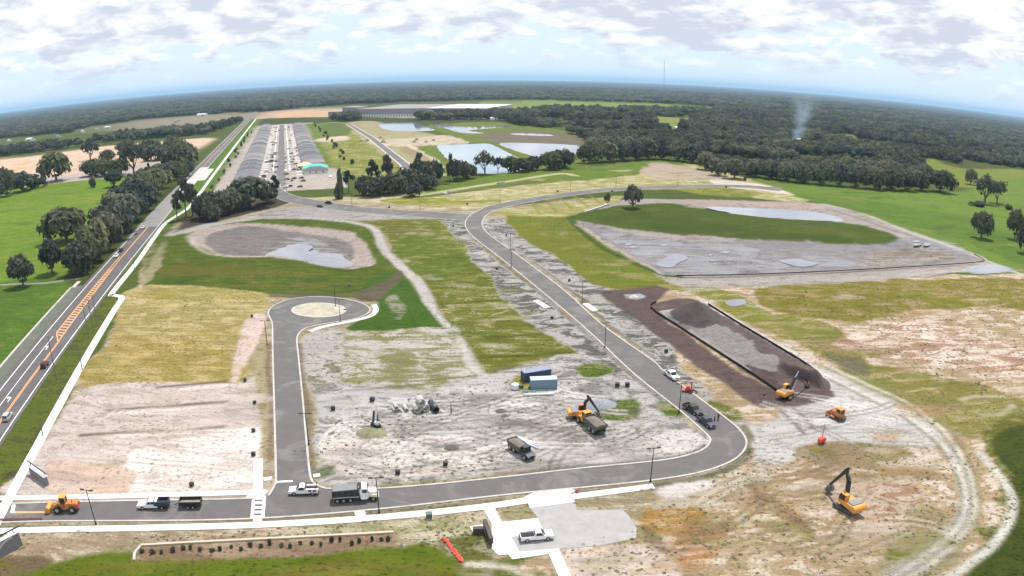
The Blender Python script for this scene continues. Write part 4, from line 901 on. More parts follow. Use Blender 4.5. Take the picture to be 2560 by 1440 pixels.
def meshes(pair, name, mt):
    o = []
    for mb, m, nm in ((pair[0], mt, name + '_crown'), (pair[1], M_BARK, name + '_trunk')):
        me = bpy.data.meshes.new(nm); me.from_pydata(mb.v, [], mb.f); me.update(); me.materials.append(m); o.append(me)
    return o
PROTO = {'oak': [meshes(proto_oak(s, 10 + s % 4), 'oak', M_OAK) for s in (1, 2, 3, 4)],
         'open': [meshes(proto_oak(s, 8, 300, .10, .30, .72, .42), 'open_oak', M_OAK) for s in (21, 22)],
         'pine': [meshes(proto_pine(s), 'pine', M_PINE) for s in (31, 32, 33)],
         'column': [meshes(proto_column(s), 'column', M_PINE) for s in (41,)],
         'bush': [meshes(proto_bush(s), 'bush', M_OAK) for s in (51, 52)],
         'wood': [meshes(proto_oak(s, 9, 700, .125, .10, .64, .66), 'wood', M_WOOD) for s in (61, 62, 63)]}
NAME = {'oak': 'oak_tree', 'open': 'oak_tree', 'pine': 'pine_tree', 'column': 'cypress_tree', 'bush': 'bush', 'wood': 'broadleaf_tree'}
CATN = {'bush': 'bush'}
def plant(x, y, w, h, kind, label, group=None, q=rnd):
    t = thing(NAME[kind], label, CATN.get(kind, 'tree'), (x, y, -0.02), q.uniform(0, 6.28), group)
    t.scale = (w / 2, w / 2, h)
    if kind in ('oak', 'wood') and group: t.location.z = -0.09 * h
    cm, tm = q.choice(PROTO[kind])
    for nm, me in (('crown', cm), ('trunk', tm)):
        o = bpy.data.objects.new(nm, me); COL.objects.link(o); o.parent = t
    return t
TREE_XY = []
def tree_px(px, py, w, h, kind, label, group=None):
    x, y = G(px, py); k = dist_cam(x, y) / PF
    TREE_XY.append((x, y)); return plant(x, y, w * k * 1.08, h * k * 1.06, kind, label, group)
# single trees of the left pasture
tree_px(167, 603, 118, 84, 'oak', 'broad spreading oak standing alone in the left green pasture')
tree_px(131, 684, 68, 84, 'oak', 'dark rounded oak just in front of the broad pasture oak')
tree_px(58, 716, 70, 76, 'oak', 'rounded oak beside the pale lane at the left edge')
tree_px(285, 467, 52, 42, 'oak', 'small round oak with a shadow on the upper left pasture')
tree_px(230, 469, 22, 28, 'bush', 'small bushy tree left of the round pasture oak')
tree_px(372, 432, 14, 24, 'column', 'little dark conifer at the top edge of the left pasture')
tree_px(141, 452, 88, 70, 'oak', 'large oak in front of the orange sand at left')
for a in ((18, 490, 56, 74, 'oak'), (-10, 505, 50, 66, 'oak'), (60, 478, 66, 50, 'oak'), (95, 470, 50, 38, 'bush'), (0, 462, 60, 44, 'oak'), (40, 470, 50, 40, 'oak')):
    tree_px(*a[:5], 'oak in the dark clump at the far left edge of the pasture', 'trees of the far left clump')
for a in ((262, 440, 66, 50, 'oak'), (228, 440, 56, 44, 'oak'), (300, 436, 50, 44, 'oak'), (270, 405, 40, 34, 'oak')):
    tree_px(*a[:5], 'oak in the clump below the orange sand works', 'clump below the sand works')
tree_px(335, 437, 74, 72, 'open', 'open crowned oak with a bare forked trunk above the left pasture')
tree_px(226, 400, 52, 40, 'open', 'thin oak standing on the orange sand works')
for a in ((445, 428, 86, 74, 'oak'), (420, 410, 60, 50, 'oak'), (470, 412, 50, 58, 'oak'), (396, 400, 80, 44, 'oak'), (350, 392, 60, 36, 'oak'), (376, 384, 56, 38, 'oak'), (310, 384, 44, 34, 'oak'), (455, 388, 56, 44, 'oak'), (430, 372, 46, 34, 'oak'), (470, 440, 40, 44, 'oak')):
    tree_px(*a[:5], 'oak in the thicket where the sand works meet the highway', 'thicket beside the highway')
for a in ((195, 686, 62, 78), (218, 668, 66, 90), (246, 650, 72, 92), (226, 640, 60, 80), (270, 626, 70, 88), (292, 600, 78, 88), (262, 600, 66, 80), (312, 578, 80, 84), (290, 566, 70, 78), (330, 552, 84, 80), (306, 540, 66, 70), (346, 530, 78, 74), (330, 512, 70, 64), (364, 508, 74, 66), (350, 490, 66, 58), (382, 490, 70, 60), (370, 470, 60, 48), (398, 472, 58, 50), (390, 455, 50, 40), (415, 455, 50, 42), (432, 442, 46, 38), (448, 448, 36, 40)):
    tree_px(a[0], a[1], a[2] * 1.2, a[3] * 1.15, rnd.choice(['oak', 'oak', 'wood']), 'leafy tree in the dense row between left pasture and highway', 'tree row beside the highway')
# centre groups
tree_px(626, 518, 112, 78, 'oak', 'big dark oak at the near end of the housing street')
tree_px(668, 508, 60, 40, 'oak', 'low oak at the right side of the big dark oak')
for a in ((548, 540, 70, 72, 'oak'), (516, 548, 60, 74, 'oak'), (580, 530, 66, 64, 'oak'), (530, 552, 50, 50, 'oak'), (600, 520, 60, 60, 'oak'), (500, 545, 46, 60, 'wood')):
    tree_px(*a[:5], 'dark oak in the thicket left of the big oak', 'thicket by the basin')
for a in ((466, 548, 54, 90, 'pine'), (443, 552, 40, 58, 'pine'), (482, 540, 46, 70, 'pine'), (690, 500, 30, 54, 'pine')):
    tree_px(*a[:5], 'thin ragged pine beside the highway verge and dark thicket', 'ragged pines by the verge')
tree_px(850, 497, 30, 74, 'column', 'tall narrow dark tree by itself between estate and meadow')
tree_px(872, 482, 34, 50, 'pine', 'leaning pine just right of the tall narrow tree')
for a in ((912, 488, 50, 54), (948, 488, 70, 56), (986, 484, 78, 62), (1022, 478, 70, 66), (1052, 470, 76, 76), (1084, 458, 52, 66), (1030, 492, 50, 40), (930, 492, 60, 48), (1070, 474, 50, 46)):
    tree_px(*a, 'oak', 'oak in the long dark clump before the mown lots', 'dark clump before the lots')
for a in ((930, 470, 46, 62), (970, 474, 44, 76), (1046, 460, 42, 70)):
    tree_px(*a, 'pine', 'thin pine rising out of the long dark clump', 'pines of the dark clump')
tree_px(1125, 458, 24, 66, 'pine', 'slim pole like pine left of the blue pond')
for a in ((1142, 452, 54, 58, 'oak'), (1168, 446, 50, 46, 'oak')):
    tree_px(*a[:5], 'oak in the pair in front of the blue pond', 'oak pair before the blue pond')
tree_px(1212, 436, 58, 48, 'open', 'open branching oak silhouetted against the blue pond')
tree_px(1245, 430, 30, 34, 'open', 'small thin oak right of the branching oak by the pond')
for a in ((1276, 430, 50, 46), (1304, 430, 52, 40), (1330, 426, 50, 40)):
    tree_px(*a, 'oak', 'oak in the low clump at the right corner of the blue pond', 'clump at the pond corner')
for a in ((1376, 424, 60, 52), (1408, 420, 62, 54), (1392, 416, 50, 46)):
    tree_px(*a, 'oak', 'oak in the dense dark clump in front of the pale pond', 'clump before the pale pond')
for a in ((1460, 408, 46, 50), (1492, 406, 54, 56), (1524, 404, 56, 52), (1556, 402, 54, 50), (1590, 400, 56, 50), (1476, 400, 40, 50), (1620, 398, 60, 54), (1655, 398, 60, 54), (1694, 402, 60, 52), (1730, 407, 60, 50), (1764, 424, 58, 48), (1794, 438, 56, 46)):
    tree_px(*a, 'wood', 'tree on the front edge of the wood above the green meadow', 'wood edge above the meadow')
tree_px(1836, 446, 62, 50, 'oak', 'round dark oak jutting from the wood edge into the pasture')
for a in ((1886, 442, 56, 48), (1926, 447, 58, 50), (1966, 452, 60, 52), (2010, 457, 62, 56), (2056, 462, 62, 58), (2098, 465, 60, 56), (2142, 469, 64, 58), (2188, 473, 64, 58), (2230, 475, 60, 56), (2268, 477, 58, 50), (2304, 477, 50, 46)):
    tree_px(*a, rnd.choice(['wood', 'oak']), 'tree on the wood edge facing the right pasture', 'wood edge facing the pasture')
tree_px(2350, 480, 74, 54, 'oak', 'rounded dark oak ending the wood at the right pasture')
tree_px(1582, 520, 54, 58, 'wood', 'lone leafy tree on the far bank of the right basin')
tree_px(1518, 512, 18, 30, 'wood', 'slender small tree left of the lone basin tree')
tree_px(2426, 461, 32, 38, 'oak', 'small upright oak in the upper right pasture')
tree_px(2462, 508, 70, 56, 'open', 'spreading oak with pale trunks in the right pasture')
tree_px(2492, 508, 54, 46, 'open', 'lower oak overlapping the spreading pasture oak')
tree_px(2453, 595, 60, 66, 'oak', 'round dark tree alone in the right pasture')
tree_px(2536, 598, 50, 70, 'oak', 'dark tree at the right edge of the pasture')
tree_px(2566, 632, 60, 76, 'oak', 'dark tree cut by the right edge of the view')
tree_px(2440, 514, 44, 14, 'bush', 'low bush at the foot of the spreading oak'); tree_px(2520, 524, 22, 14, 'bush', 'grey bush right of the spreading oak')
tree_px(1862, 452, 10, 12, 'bush', 'tiny dark bush on the bare bank')

for k in range(22):
    s_ = 430 + k * 34 + rnd.uniform(-10, 10); x, y = ST(s_, 142 + rnd.uniform(-3, 4)); TREE_XY.append((x, y))
    plant(x, y, rnd.uniform(3, 6), rnd.uniform(3, 6.5), rnd.choice(['bush', 'wood']), 'small tree in the line behind the right estate row', 'tree line behind the right estate row')
for k in range(18):
    s_ = 340 + k * 38 + rnd.uniform(-10, 10); x, y = ST(s_, 27 + rnd.uniform(-3, 3)); TREE_XY.append((x, y))
    plant(x, y, rnd.uniform(2.5, 5), rnd.uniform(2.5, 5.5), rnd.choice(['bush', 'wood']), 'small tree on the verge between highway footpath and estate', 'verge trees beside the estate')
# ---- woods
def to_px(x, y, z=0.0):
    dx, dy, dz = x, y, z - CAM_H
    f = dy * math.cos(CAM_P) - dz * math.sin(CAM_P); u = dx; v = dy * math.sin(CAM_P) + dz * math.cos(CAM_P)
    rr = np.hypot(u, v); t = np.arctan2(rr, f) * PF / np.maximum(rr, 1e-9); u, v = u * t, v * t
    u, v = u * math.cos(CAM_R) + v * math.sin(CAM_R), v * math.cos(CAM_R) - u * math.sin(CAM_R)
    return 1280 + u, 720 - v
WOODS = [[(1455, 397), (1640, 393), (1735, 401), (1800, 432), (1960, 443), (2120, 457), (2250, 466), (2336, 468), (2310, 432), (2290, 404), (2330, 394), (2400, 412), (2560, 424), (2900, 480), (3200, 330), (2560, 291), (1920, 224), (1280, 200), (1280, 249), (1690, 260), (1792, 267), (1787, 280), (1640, 277), (1400, 274), (1345, 280), (1280, 287), (1240, 298), (1290, 313), (1380, 322), (1450, 342), (1478, 362)],
         [(-700, 360), (0, 346), (200, 331), (290, 318), (330, 300), (480, 289), (600, 283), (640, 281), (860, 261), (1215, 250), (1280, 249), (1280, 200), (640, 219), (0, 281), (-700, 400)],
         [(-300, 404), (0, 392), (120, 378), (260, 359), (420, 345), (516, 336), (596, 308), (600, 303), (540, 320), (470, 328), (330, 341), (200, 358), (0, 380), (-300, 392)],
         [(1040, 301), (1280, 300), (1280, 286), (1230, 285), (1150, 289), (1045, 291)], [(826, 304), (905, 304), (905, 297), (832, 297)]]
CLEAR = [[(1600, 296), (1640, 291), (1728, 295), (1728, 312), (1665, 323), (1640, 306)], [(2090, 335), (2140, 337), (2140, 348), (2095, 347)], [(2020, 358), (2060, 352), (2075, 366), (2030, 370)], [(2170, 372), (2215, 365), (2220, 385), (2185, 388)],
         [(1935, 259), (2150, 279), (2150, 285), (1935, 265)], [(2395, 365), (2450, 368), (2450, 382), (2400, 378)], [(1966, 346), (2010, 344), (2012, 366), (1970, 368)], [(1535, 290), (1560, 288), (1562, 302), (1540, 304)],
         [(1660, 318), (1700, 316), (1702, 328), (1665, 330)], [(2290, 370), (2330, 372), (2330, 380), (2290, 378)], [(180, 326), (240, 316), (300, 306), (300, 330), (200, 346)], [(0, 352), (60, 348), (110, 344), (110, 358), (0, 366)]]
def wood_points(r0, r1, sp, seed):
    g = np.random.RandomState(seed); x1 = r1 * 0.86
    xs = np.arange(-x1, x1, sp); ys = np.arange(max(200, r0 * 0.6), r1, sp)
    X, Y = np.meshgrid(xs, ys); X = X + g.uniform(-.48, .48, X.shape) * sp; Y = Y + g.uniform(-.48, .48, Y.shape) * sp
    X, Y = X.ravel(), Y.ravel(); d = np.hypot(X, Y); k = (d >= r0) & (d < r1) & (np.abs(X) < Y * 1.0 + 60); X, Y = X[k], Y[k]
    u, v = to_px(X, Y); m = np.zeros(len(X), bool)
    for w in WOODS: m |= inside(w, u, v)
    for w in CLEAR: m &= ~inside(w, u, v)
    m &= fbm(X, Y, 85.0, 4) > np.where(np.hypot(X, Y) < 1900, 0.43, 0.34)
    return X[m], Y[m]
TXY = np.array(TREE_XY)
near = wood_points(0, 1250, 9.0, 1)
dn = np.min(np.hypot(near[0][:, None] - TXY[None, :, 0], near[1][:, None] - TXY[None, :, 1]), 1) > 7
near = (near[0][dn], near[1][dn])
order = np.argsort(np.hypot(near[0], near[1])); NFRONT = 160
for i in order[:NFRONT]:
    x, y = float(near[0][i]), float(near[1][i])
    side = 'left' if x < 0 else 'right'; ux = float(to_px(x, y)[0])
    mark_ = 'the sand works' if x < 0 else ('the pale pond' if ux < 1560 else 'the sandy meadow corner' if ux < 1740 else 'the round dark jutting oak' if ux < 1900 else 'the upper pasture near the smoke' if ux < 2080 else 'the middle of the right pasture' if ux < 2240 else 'the right end of the pasture wood')
    plant(x, y, rnd.uniform(10, 16), rnd.uniform(9, 14.5), rnd.choice(['wood', 'wood', 'oak']), 'tree close behind the wood edge beyond ' + mark_, 'front trees beyond ' + mark_)
rest = order[NFRONT:]
pts = [(near[0][rest], near[1][rest], 1.0)]
for r0, r1, sp, sc_ in ((1250, 2600, 12.5, 1.25), (2600, 6500, 27.0, 2.4)):
    a = wood_points(r0, r1, sp, int(r0)); pts.append((a[0], a[1], sc_))
px_, py_, ps_ = np.concatenate([p[0] for p in pts]), np.concatenate([p[1] for p in pts]), np.concatenate([np.full(len(p[0]), p[2]) for p in pts])
def wood_object():
    me = bpy.data.meshes.new('wood'); n = len(px_); me.vertices.add(n); co = np.zeros((n, 3), np.float32); co[:, 0] = px_; co[:, 1] = py_
    me.vertices.foreach_set('co', co.ravel()); g = np.random.RandomState(5)
    size = np.empty((n, 3), np.float32); w = g.uniform(5.0, 8.6, n) * ps_; size[:, 0] = w; size[:, 1] = w; size[:, 2] = g.uniform(7.5, 14.5, n) * np.minimum(ps_, 1.25)
    A = me.attributes.new('size', 'FLOAT_VECTOR', 'POINT'); A.data.foreach_set('vector', size.ravel())
    A = me.attributes.new('turn', 'FLOAT', 'POINT'); A.data.foreach_set('value', g.uniform(0, 6.28, n).astype(np.float32))
    A = me.attributes.new('pick', 'INT', 'POINT'); A.data.foreach_set('value', g.randint(0, 5, n).astype(np.int32))
    o = bpy.data.objects.new('wood', me); COL.objects.link(o); o['kind'] = 'stuff'; tag(o, 'dense dark woodland stretching to the horizon behind the pastures', 'woodland')
    coll = bpy.data.collections.new('wood tree shapes')
    for k, s in enumerate((71, 72, 73, 74, 75)):
        mb, tr = proto_oak(s, 9, 300, .15, .10, .66, .8)
        c = bpy.data.objects.new('crown_shape', bpy.data.meshes.new('crown_shape')); c.data.from_pydata(mb.v, [], mb.f); c.data.materials.append(M_WOOD if k % 2 else M_OAK); coll.objects.link(c)
    ng = bpy.data.node_groups.new('wood', 'GeometryNodeTree')
    ng.interface.new_socket('Geometry', in_out='INPUT', socket_type='NodeSocketGeometry'); ng.interface.new_socket('Geometry', in_out='OUTPUT', socket_type='NodeSocketGeometry')
    N, L = ng.nodes, ng.links; gi = N.new('NodeGroupInput'); go = N.new('NodeGroupOutput'); ip = N.new('GeometryNodeInstanceOnPoints')
    ci = N.new('GeometryNodeCollectionInfo'); ci.inputs['Collection'].default_value = coll; ci.inputs['Separate Children'].default_value = True; ci.inputs['Reset Children'].default_value = True
    def at(nm, ty):
        a = N.new('GeometryNodeInputNamedAttribute'); a.data_type = ty; a.inputs['Name'].default_value = nm; return a.outputs[0]
    L.new(gi.outputs[0], ip.inputs['Points']); L.new(ci.outputs[0], ip.inputs['Instance']); ip.inputs['Pick Instance'].default_value = True
    L.new(at('pick', 'INT'), ip.inputs['Instance Index']); L.new(at('size', 'FLOAT_VECTOR'), ip.inputs['Scale'])
    cv = N.new('ShaderNodeCombineXYZ'); L.new(at('turn', 'FLOAT'), cv.inputs[2]); L.new(cv.outputs[0], ip.inputs['Rotation'])
    L.new(ip.outputs[0], go.inputs[0]); md = o.modifiers.new('trees', 'NODES'); md.node_group = ng
    return o
wood = wood_object()
# canopy of the farthest woods, a bumpy sheet at treetop height
def far_canopy():
    rs = [6300 * (55000 / 6300) ** (i / 46.0) for i in range(47)]; na = 420; vs = []; g = np.random.RandomState(9)
    for i, r in enumerate(rs):
        for k in range(na):
            a = -1.05 + 2.1 * k / (na - 1) + g.uniform(-.002, .002); vs.append((r * math.sin(a), r * math.cos(a), 9 + g.uniform(0, 9) if i else 0.0))
    fs = [(i * na + k, i * na + k + 1, (i + 1) * na + k + 1, (i + 1) * na + k) for i in range(46) for k in range(na - 1)]
    o = obj('far_wood', vs, fs, leaf_mat('far wood foliage', (0.044, 0.056, 0.046), 0.3), None, 'stuff'); tag(o, 'flat dark forest reaching the horizon', 'woodland')
far_canopy()
# ------------------------------------------------------------------ houses of the estate
M_STUCCO = mat('pale stucco', (0.62, 0.58, 0.53), 0.9, noise=0.06); M_STUCCO2 = mat('white stucco', (0.70, 0.69, 0.67), 0.9, noise=0.05)
M_ROOFS = [mat('grey shingle roof', (0.17, 0.168, 0.178), 0.9, noise=0.12, nscale=1.2), mat('dark grey shingle roof', (0.115, 0.115, 0.125), 0.9, noise=0.12, nscale=1.2), mat('warm grey shingle roof', (0.25, 0.23, 0.22), 0.9, noise=0.12, nscale=1.2)]
M_TEAL = mat('teal roof underlay', (0.08, 0.52, 0.40), 0.8, noise=0.06); M_TANROOF = mat('bare plywood roof deck', (0.66, 0.50, 0.33), 0.9, noise=0.1)
M_GLASS = mat('dark window glass', (0.02, 0.025, 0.03), 0.08, noise=0.1); M_GAR = mat('white garage door', (0.74, 0.74, 0.72), 0.6, noise=0.04)
M_DOOR = mat('brown front door', (0.12, 0.06, 0.04), 0.5); M_STUD = mat('bare timber framing', (0.58, 0.40, 0.24), 0.9, noise=0.15)
M_DARK = mat('dark rubber', (0.02, 0.02, 0.022), 0.85, noise=0.2)
def house_proto(roof_mat, wall_mat, w=11.6, d=20.0, front=True, lab='house', loc=(0, 0, 0), rz=0.0, group=None):
    t = thing('house', lab, 'house', loc, rz, group)
    MB().box((0, 0, 1.5), (w, d, 3.0)).build('wall', wall_mat, t)
    ow, od, zb, zt = w / 2 + .5, d / 2 + .5, 2.95, 5.9; k = ow * 0.98
    v = [(-ow, -od, zb), (ow, -od, zb), (ow, od, zb), (-ow, od, zb), (0, -od + k, zt), (0, od - k, zt)]
    v += [(x, y, z - .18) for x, y, z in v[:4]]
    r = MB().add(v, [(0, 1, 4), (1, 2, 5, 4), (2, 3, 5), (3, 0, 4, 5), (1, 0, 6, 7), (2, 1, 7, 8), (3, 2, 8, 9), (0, 3, 9, 6), (6, 9, 8, 7)])
    ro = r.build('roof', roof_mat, t)
    MB().box((1.6, -2.0, 5.4), (.35, .35, .7)).build('vent_pipe', M_GAR, ro)
    g = MB().box((-2.6, d / 2 + .02, 1.15), (4.9, .1, 2.25)).build('garage_door', M_GAR, t)
    for i in range(3): MB().box((-2.6, d / 2 + .08, .55 + i * .62), (4.8, .04, .05)).build('panel_groove', M_STUCCO, g)
    MB().box((1.6, d / 2 + .02, 1.1), (1.1, .12, 2.1)).build('front_door', M_DOOR, t)
    for x in (3.6, 5.0):
        f = MB().box((x, d / 2 + .02, 1.6), (1.1, .1, 1.4)).build('window', M_GAR, t); MB().box((x, d / 2 + .06, 1.6), (.9, .08, 1.2)).build('pane', M_GLASS, f)
    for y in (-6.0, 0.0, 5.0):
        for sx in (-1, 1):
            f = MB().box((sx * (w / 2 + .02), y, 1.6), (.1, 1.5, 1.3)).build('window', M_GAR, t); MB().box((sx * (w / 2 + .06), y, 1.6), (.08, 1.3, 1.1)).build('pane', M_GLASS, f)
    MB().box((-2.6, d / 2 + 3.3, .06), (5.2, 6.5, .1)).build('driveway', M_CONC, t)
    return t
A_L, A_R = H_ANG + math.pi, H_ANG         # local +y (front) towards the street
def put_house(src, s, t_, left, label, group):
    h = copy_tree(src); x, y = ST(s, t_); h.location = (x, y, 0); h.rotation_euler = (0, 0, A_L if left else A_R)
    h['label'] = label
    if group: h['group'] = group
    elif 'group' in h: del h['group']
    return h
protos = [house_proto(r, w) for r, w in ((M_ROOFS[0], M_STUCCO), (M_ROOFS[1], M_STUCCO2), (M_ROOFS[2], M_STUCCO))]
ORD = 'first second third fourth fifth sixth seventh eighth ninth tenth eleventh twelfth thirteenth fourteenth fifteenth sixteenth seventeenth eighteenth nineteenth twentieth'.split()
ORD += ['twenty-' + w for w in ORD[:9]]
def row_label(k, side): return '%s grey roofed house from the near end of the %s estate row' % (ORD[k], side) if k < 14 else 'small grey roofed house in the distant part of the %s estate row' % side
for k in range(47):
    put_house(protos[rnd.choice([0, 1, 2])], 368 + k * 16.8, 50.5 + rnd.uniform(-.4, .4), True, row_label(k, 'left'), 'houses left of the estate street')
for k in range(41):
    put_house(protos[rnd.choice([0, 1, 2])], 448 + k * 17.0, 109.5 + rnd.uniform(-.4, .4), False, row_label(k, 'right').replace('near end', 'teal roof'), 'houses right of the estate street')
put_house(protos[1], 388, 109.0, False, 'finished house with a dark grey roof in front of the teal roofed one', None)
hx = ST(407, 109.5); house_proto(M_TEAL, M_STUCCO2, 13.5, 22.0, True, 'unfinished house with a bright teal roof covering', (hx[0], hx[1], 0), A_R)
hx = ST(428, 101.0); house_proto(M_TANROOF, M_STUD, 12.0, 13.0, True, 'unfinished house with a bare tan plywood roof behind the teal one', (hx[0], hx[1], 0), A_R)
def del_tree(o):
    for c in list(o.children): del_tree(c)
    bpy.data.objects.remove(o)
for p in protos: del_tree(p)
# a house still in timber frame at the near end of the left row
hx = ST(346, 50.5); fr_h = thing('unfinished_house', 'roofless timber frame of a new house at the near end of the left row', 'house frame', (hx[0], hx[1], 0), A_L)
MB().box((0, 0, .1), (12.2, 21, .2)).build('floor_slab', M_CONC, fr_h)
for x0, y0, x1, y1 in ((-6, -10.4, 6, -10.4), (6, -10.4, 6, 10.4), (6, 10.4, -6, 10.4), (-6, 10.4, -6, -10.4), (-6, 0, 6, 0), (0, -10, 0, 10)):
    n = int(math.hypot(x1 - x0, y1 - y0) / 1.2)
    pl = MB().beam((x0, y0, 3.0), (x1, y1, 3.0), .12, .12).build('top_plate', M_STUD, fr_h)
    for i in range(n): MB().box((x0 + (x1 - x0) * i / n, y0 + (y1 - y0) * i / n, 1.55), (.12, .12, 2.9)).build('stud', M_STUD, fr_h)
# stacks of material and vehicles on the unfinished plots
M_SPOIL = mat('sandy spoil', tuple(c * .45 for c in lin((196, 176, 150))), .95, noise=.25, nscale=1.0, bump=.4)
def heap(px, py, w, h, label, material=M_SPOIL, group=None, seed=1, cat='spoil heap', name='spoil_heap'):
    x, y = G(px, py); q = random.Random(seed); n, m = 14, 6; vs = [(0, 0, h)]; fs = []
    for j in range(1, m + 1):
        for i in range(n):
            a = 2 * math.pi * i / n; r = w / 2 * j / m * q.uniform(.88, 1.12); z = h * (1 - (j / m) ** 1.3) * q.uniform(.88, 1.1) if j < m else -.06
            vs.append((r * math.cos(a), r * math.sin(a) * .8, z))
    fs = [(0, 1 + i, 1 + (i + 1) % n) for i in range(n)]
    for j in range(m - 1):
        fs += [(1 + j * n + i, 1 + (j + 1) * n + i, 1 + (j + 1) * n + (i + 1) % n, 1 + j * n + (i + 1) % n) for i in range(n)]
    o = obj(name, vs, fs, material, None, None, True); o.location = (x, y, 0); return tag(o, label, cat, group)
# ------------------------------------------------------------------ warehouse and far buildings
M_PANEL = mat('pale warehouse panel', (0.30, 0.29, 0.29), .8, noise=.06); M_WROOF = mat('dark membrane roof', (0.24, 0.22, 0.225), .9, noise=.1, nscale=.05); M_WWHITE = mat('white membrane roof', (0.55, 0.58, 0.62), .8, noise=.03)
wa, wb = Vector(G(893, 292)), Vector(G(1216, 291)); wd = (wb - wa).normalized(); wl_ = (wb - wa).length; wang = math.atan2(wd.y, wd.x)
wh = thing('warehouse', 'huge pale warehouse with white loading docks far behind the ponds', 'warehouse', (wa.x, wa.y, 0), wang)
HW = 16.0; DW = 240.0
MB().box((wl_ / 2, DW / 2, HW / 2), (wl_, DW, HW)).build('wall', M_PANEL, wh)
MB().box((wl_ * .27, DW / 2, HW + .3), (wl_ * .54 - 2, DW - 2, .6)).build('roof', M_WROOF, wh)
MB().box((wl_ * .77, DW / 2, HW + .35), (wl_ * .46 - 2, DW - 2, .7)).build('roof', M_WWHITE, wh)
MB().box((-18, 30, 10.5), (34, 60, 21.0)).build('stair_block', M_PANEL, wh); MB().box((-55, 40, 6), (40, 60, 12)).build('office_wing', M_PANEL, wh)
for i in range(26): MB().box((14 + i * 6.2, -.3, 2.4), (3.6, .8, 4.2)).build('dock_door', M_GAR, wh)
for i in range(40): MB().box((i * wl_ / 40 + 3, -.15, HW / 2 + 2), (.5, .25, HW - 5)).build('panel_joint', M_WROOF, wh)
def shed(px, py, w, d, h, rz, label, wall=M_GAR, roof=M_WWHITE):
    x, y = G(px, py); t = thing('shed', label, 'shed', (x, y, 0), rz)
    MB().box((0, 0, h / 2), (w, d, h)).build('wall', wall, t)
    ow, od = w / 2 + .4, d / 2 + .4
    MB().add([(-ow, -od, h), (ow, -od, h), (ow, od, h), (-ow, od, h), (-ow, 0, h + d * .22), (ow, 0, h + d * .22)], [(0, 1, 5, 4), (2, 3, 4, 5), (0, 4, 3), (1, 2, 5), (3, 2, 1, 0)]).build('roof', roof, t)
    MB().box((w * .2, -d / 2 - .05, h * .35), (w * .2, .12, h * .7)).build('door', M_DOOR, t)
    return t
shed(76, 352, 34, 14, 4.5, -.5, 'long white roofed shed at the far left edge'); shed(24, 354, 14, 9, 3.6, -.5, 'small pale shed left of the long white shed')
shed(208, 332, 10, 8, 5, -.4, 'white gabled house in the far left woods'); shed(147, 343, 13, 9, 4, -.4, 'grey roofed house among the left trees', M_STUCCO, M_ROOFS[0])
shed(270, 321, 22, 10, 4, -.4, 'low white building on the open brown land'); shed(244, 325, 10, 9, 4, -.2, 'pale cottage beside the low white building', M_STUCCO, M_ROOFS[2])
shed(506, 290, 34, 14, 5, -.3, 'long white barn beyond the left woods'); shed(440, 306, 18, 10, 4, -.3, 'low shed in the open land left of the highway', M_STUCCO, M_ROOFS[0])
shed(1541, 297, 12, 10, 4, .1, 'white house in the woods right of the warehouse'); shed(1694, 325, 12, 9, 4, .2, 'white roofed cottage beside the small clearing')
shed(1993, 356, 14, 9, 4.2, .4, 'white walled shed next to the smoke'); shed(2462, 383, 16, 10, 4, .5, 'pale barn in the far right trees', M_STUCCO, M_WWHITE); shed(2310, 376, 14, 9, 4, .5, 'pale roofed shed in the right woods', M_STUCCO, M_WWHITE)
shed(1235, 300, 14, 8, 3.5, .1, 'small white hut near the warehouse trees')
# radio mast on the horizon
tx, ty = 5200 * math.sin(math.atan2(ray(1660, 207)[0], ray(1660, 207)[1])), 5200 * math.cos(math.atan2(ray(1660, 207)[0], ray(1660, 207)[1]))
tw = thing('radio_mast', 'thin tall radio mast standing on the horizon', 'mast', (tx, ty, 0)); M_MAST = mat('grey steel lattice', (.22, .22, .23), .6)
lm = MB(); HM = 246.0
for a in range(3):
    c, s = math.cos(a * 2.094), math.sin(a * 2.094); lm.cyl((1.9 * c, 1.9 * s, 0), (1.9 * c, 1.9 * s, HM - 16), .35, .35, 5)
    c2, s2 = math.cos((a + 1) * 2.094), math.sin((a + 1) * 2.094)
    for z in range(0, int(HM) - 20, 6): lm.cyl((1.9 * c, 1.9 * s, z), (1.9 * c2, 1.9 * s2, z + 6), .16, .16, 4, False)
lm.build('lattice', M_MAST, tw); MB().cyl((0, 0, HM - 16), (0, 0, HM), .7, .3, 8).build('antenna', M_MAST, tw)
for a in range(3): MB().cyl((1.9 * math.cos(a * 2.094), 1.9 * math.sin(a * 2.094), 190), (130 * math.cos(a * 2.094), 130 * math.sin(a * 2.094), 0), .1, .1, 4).build('guy_wire', M_MAST, tw)
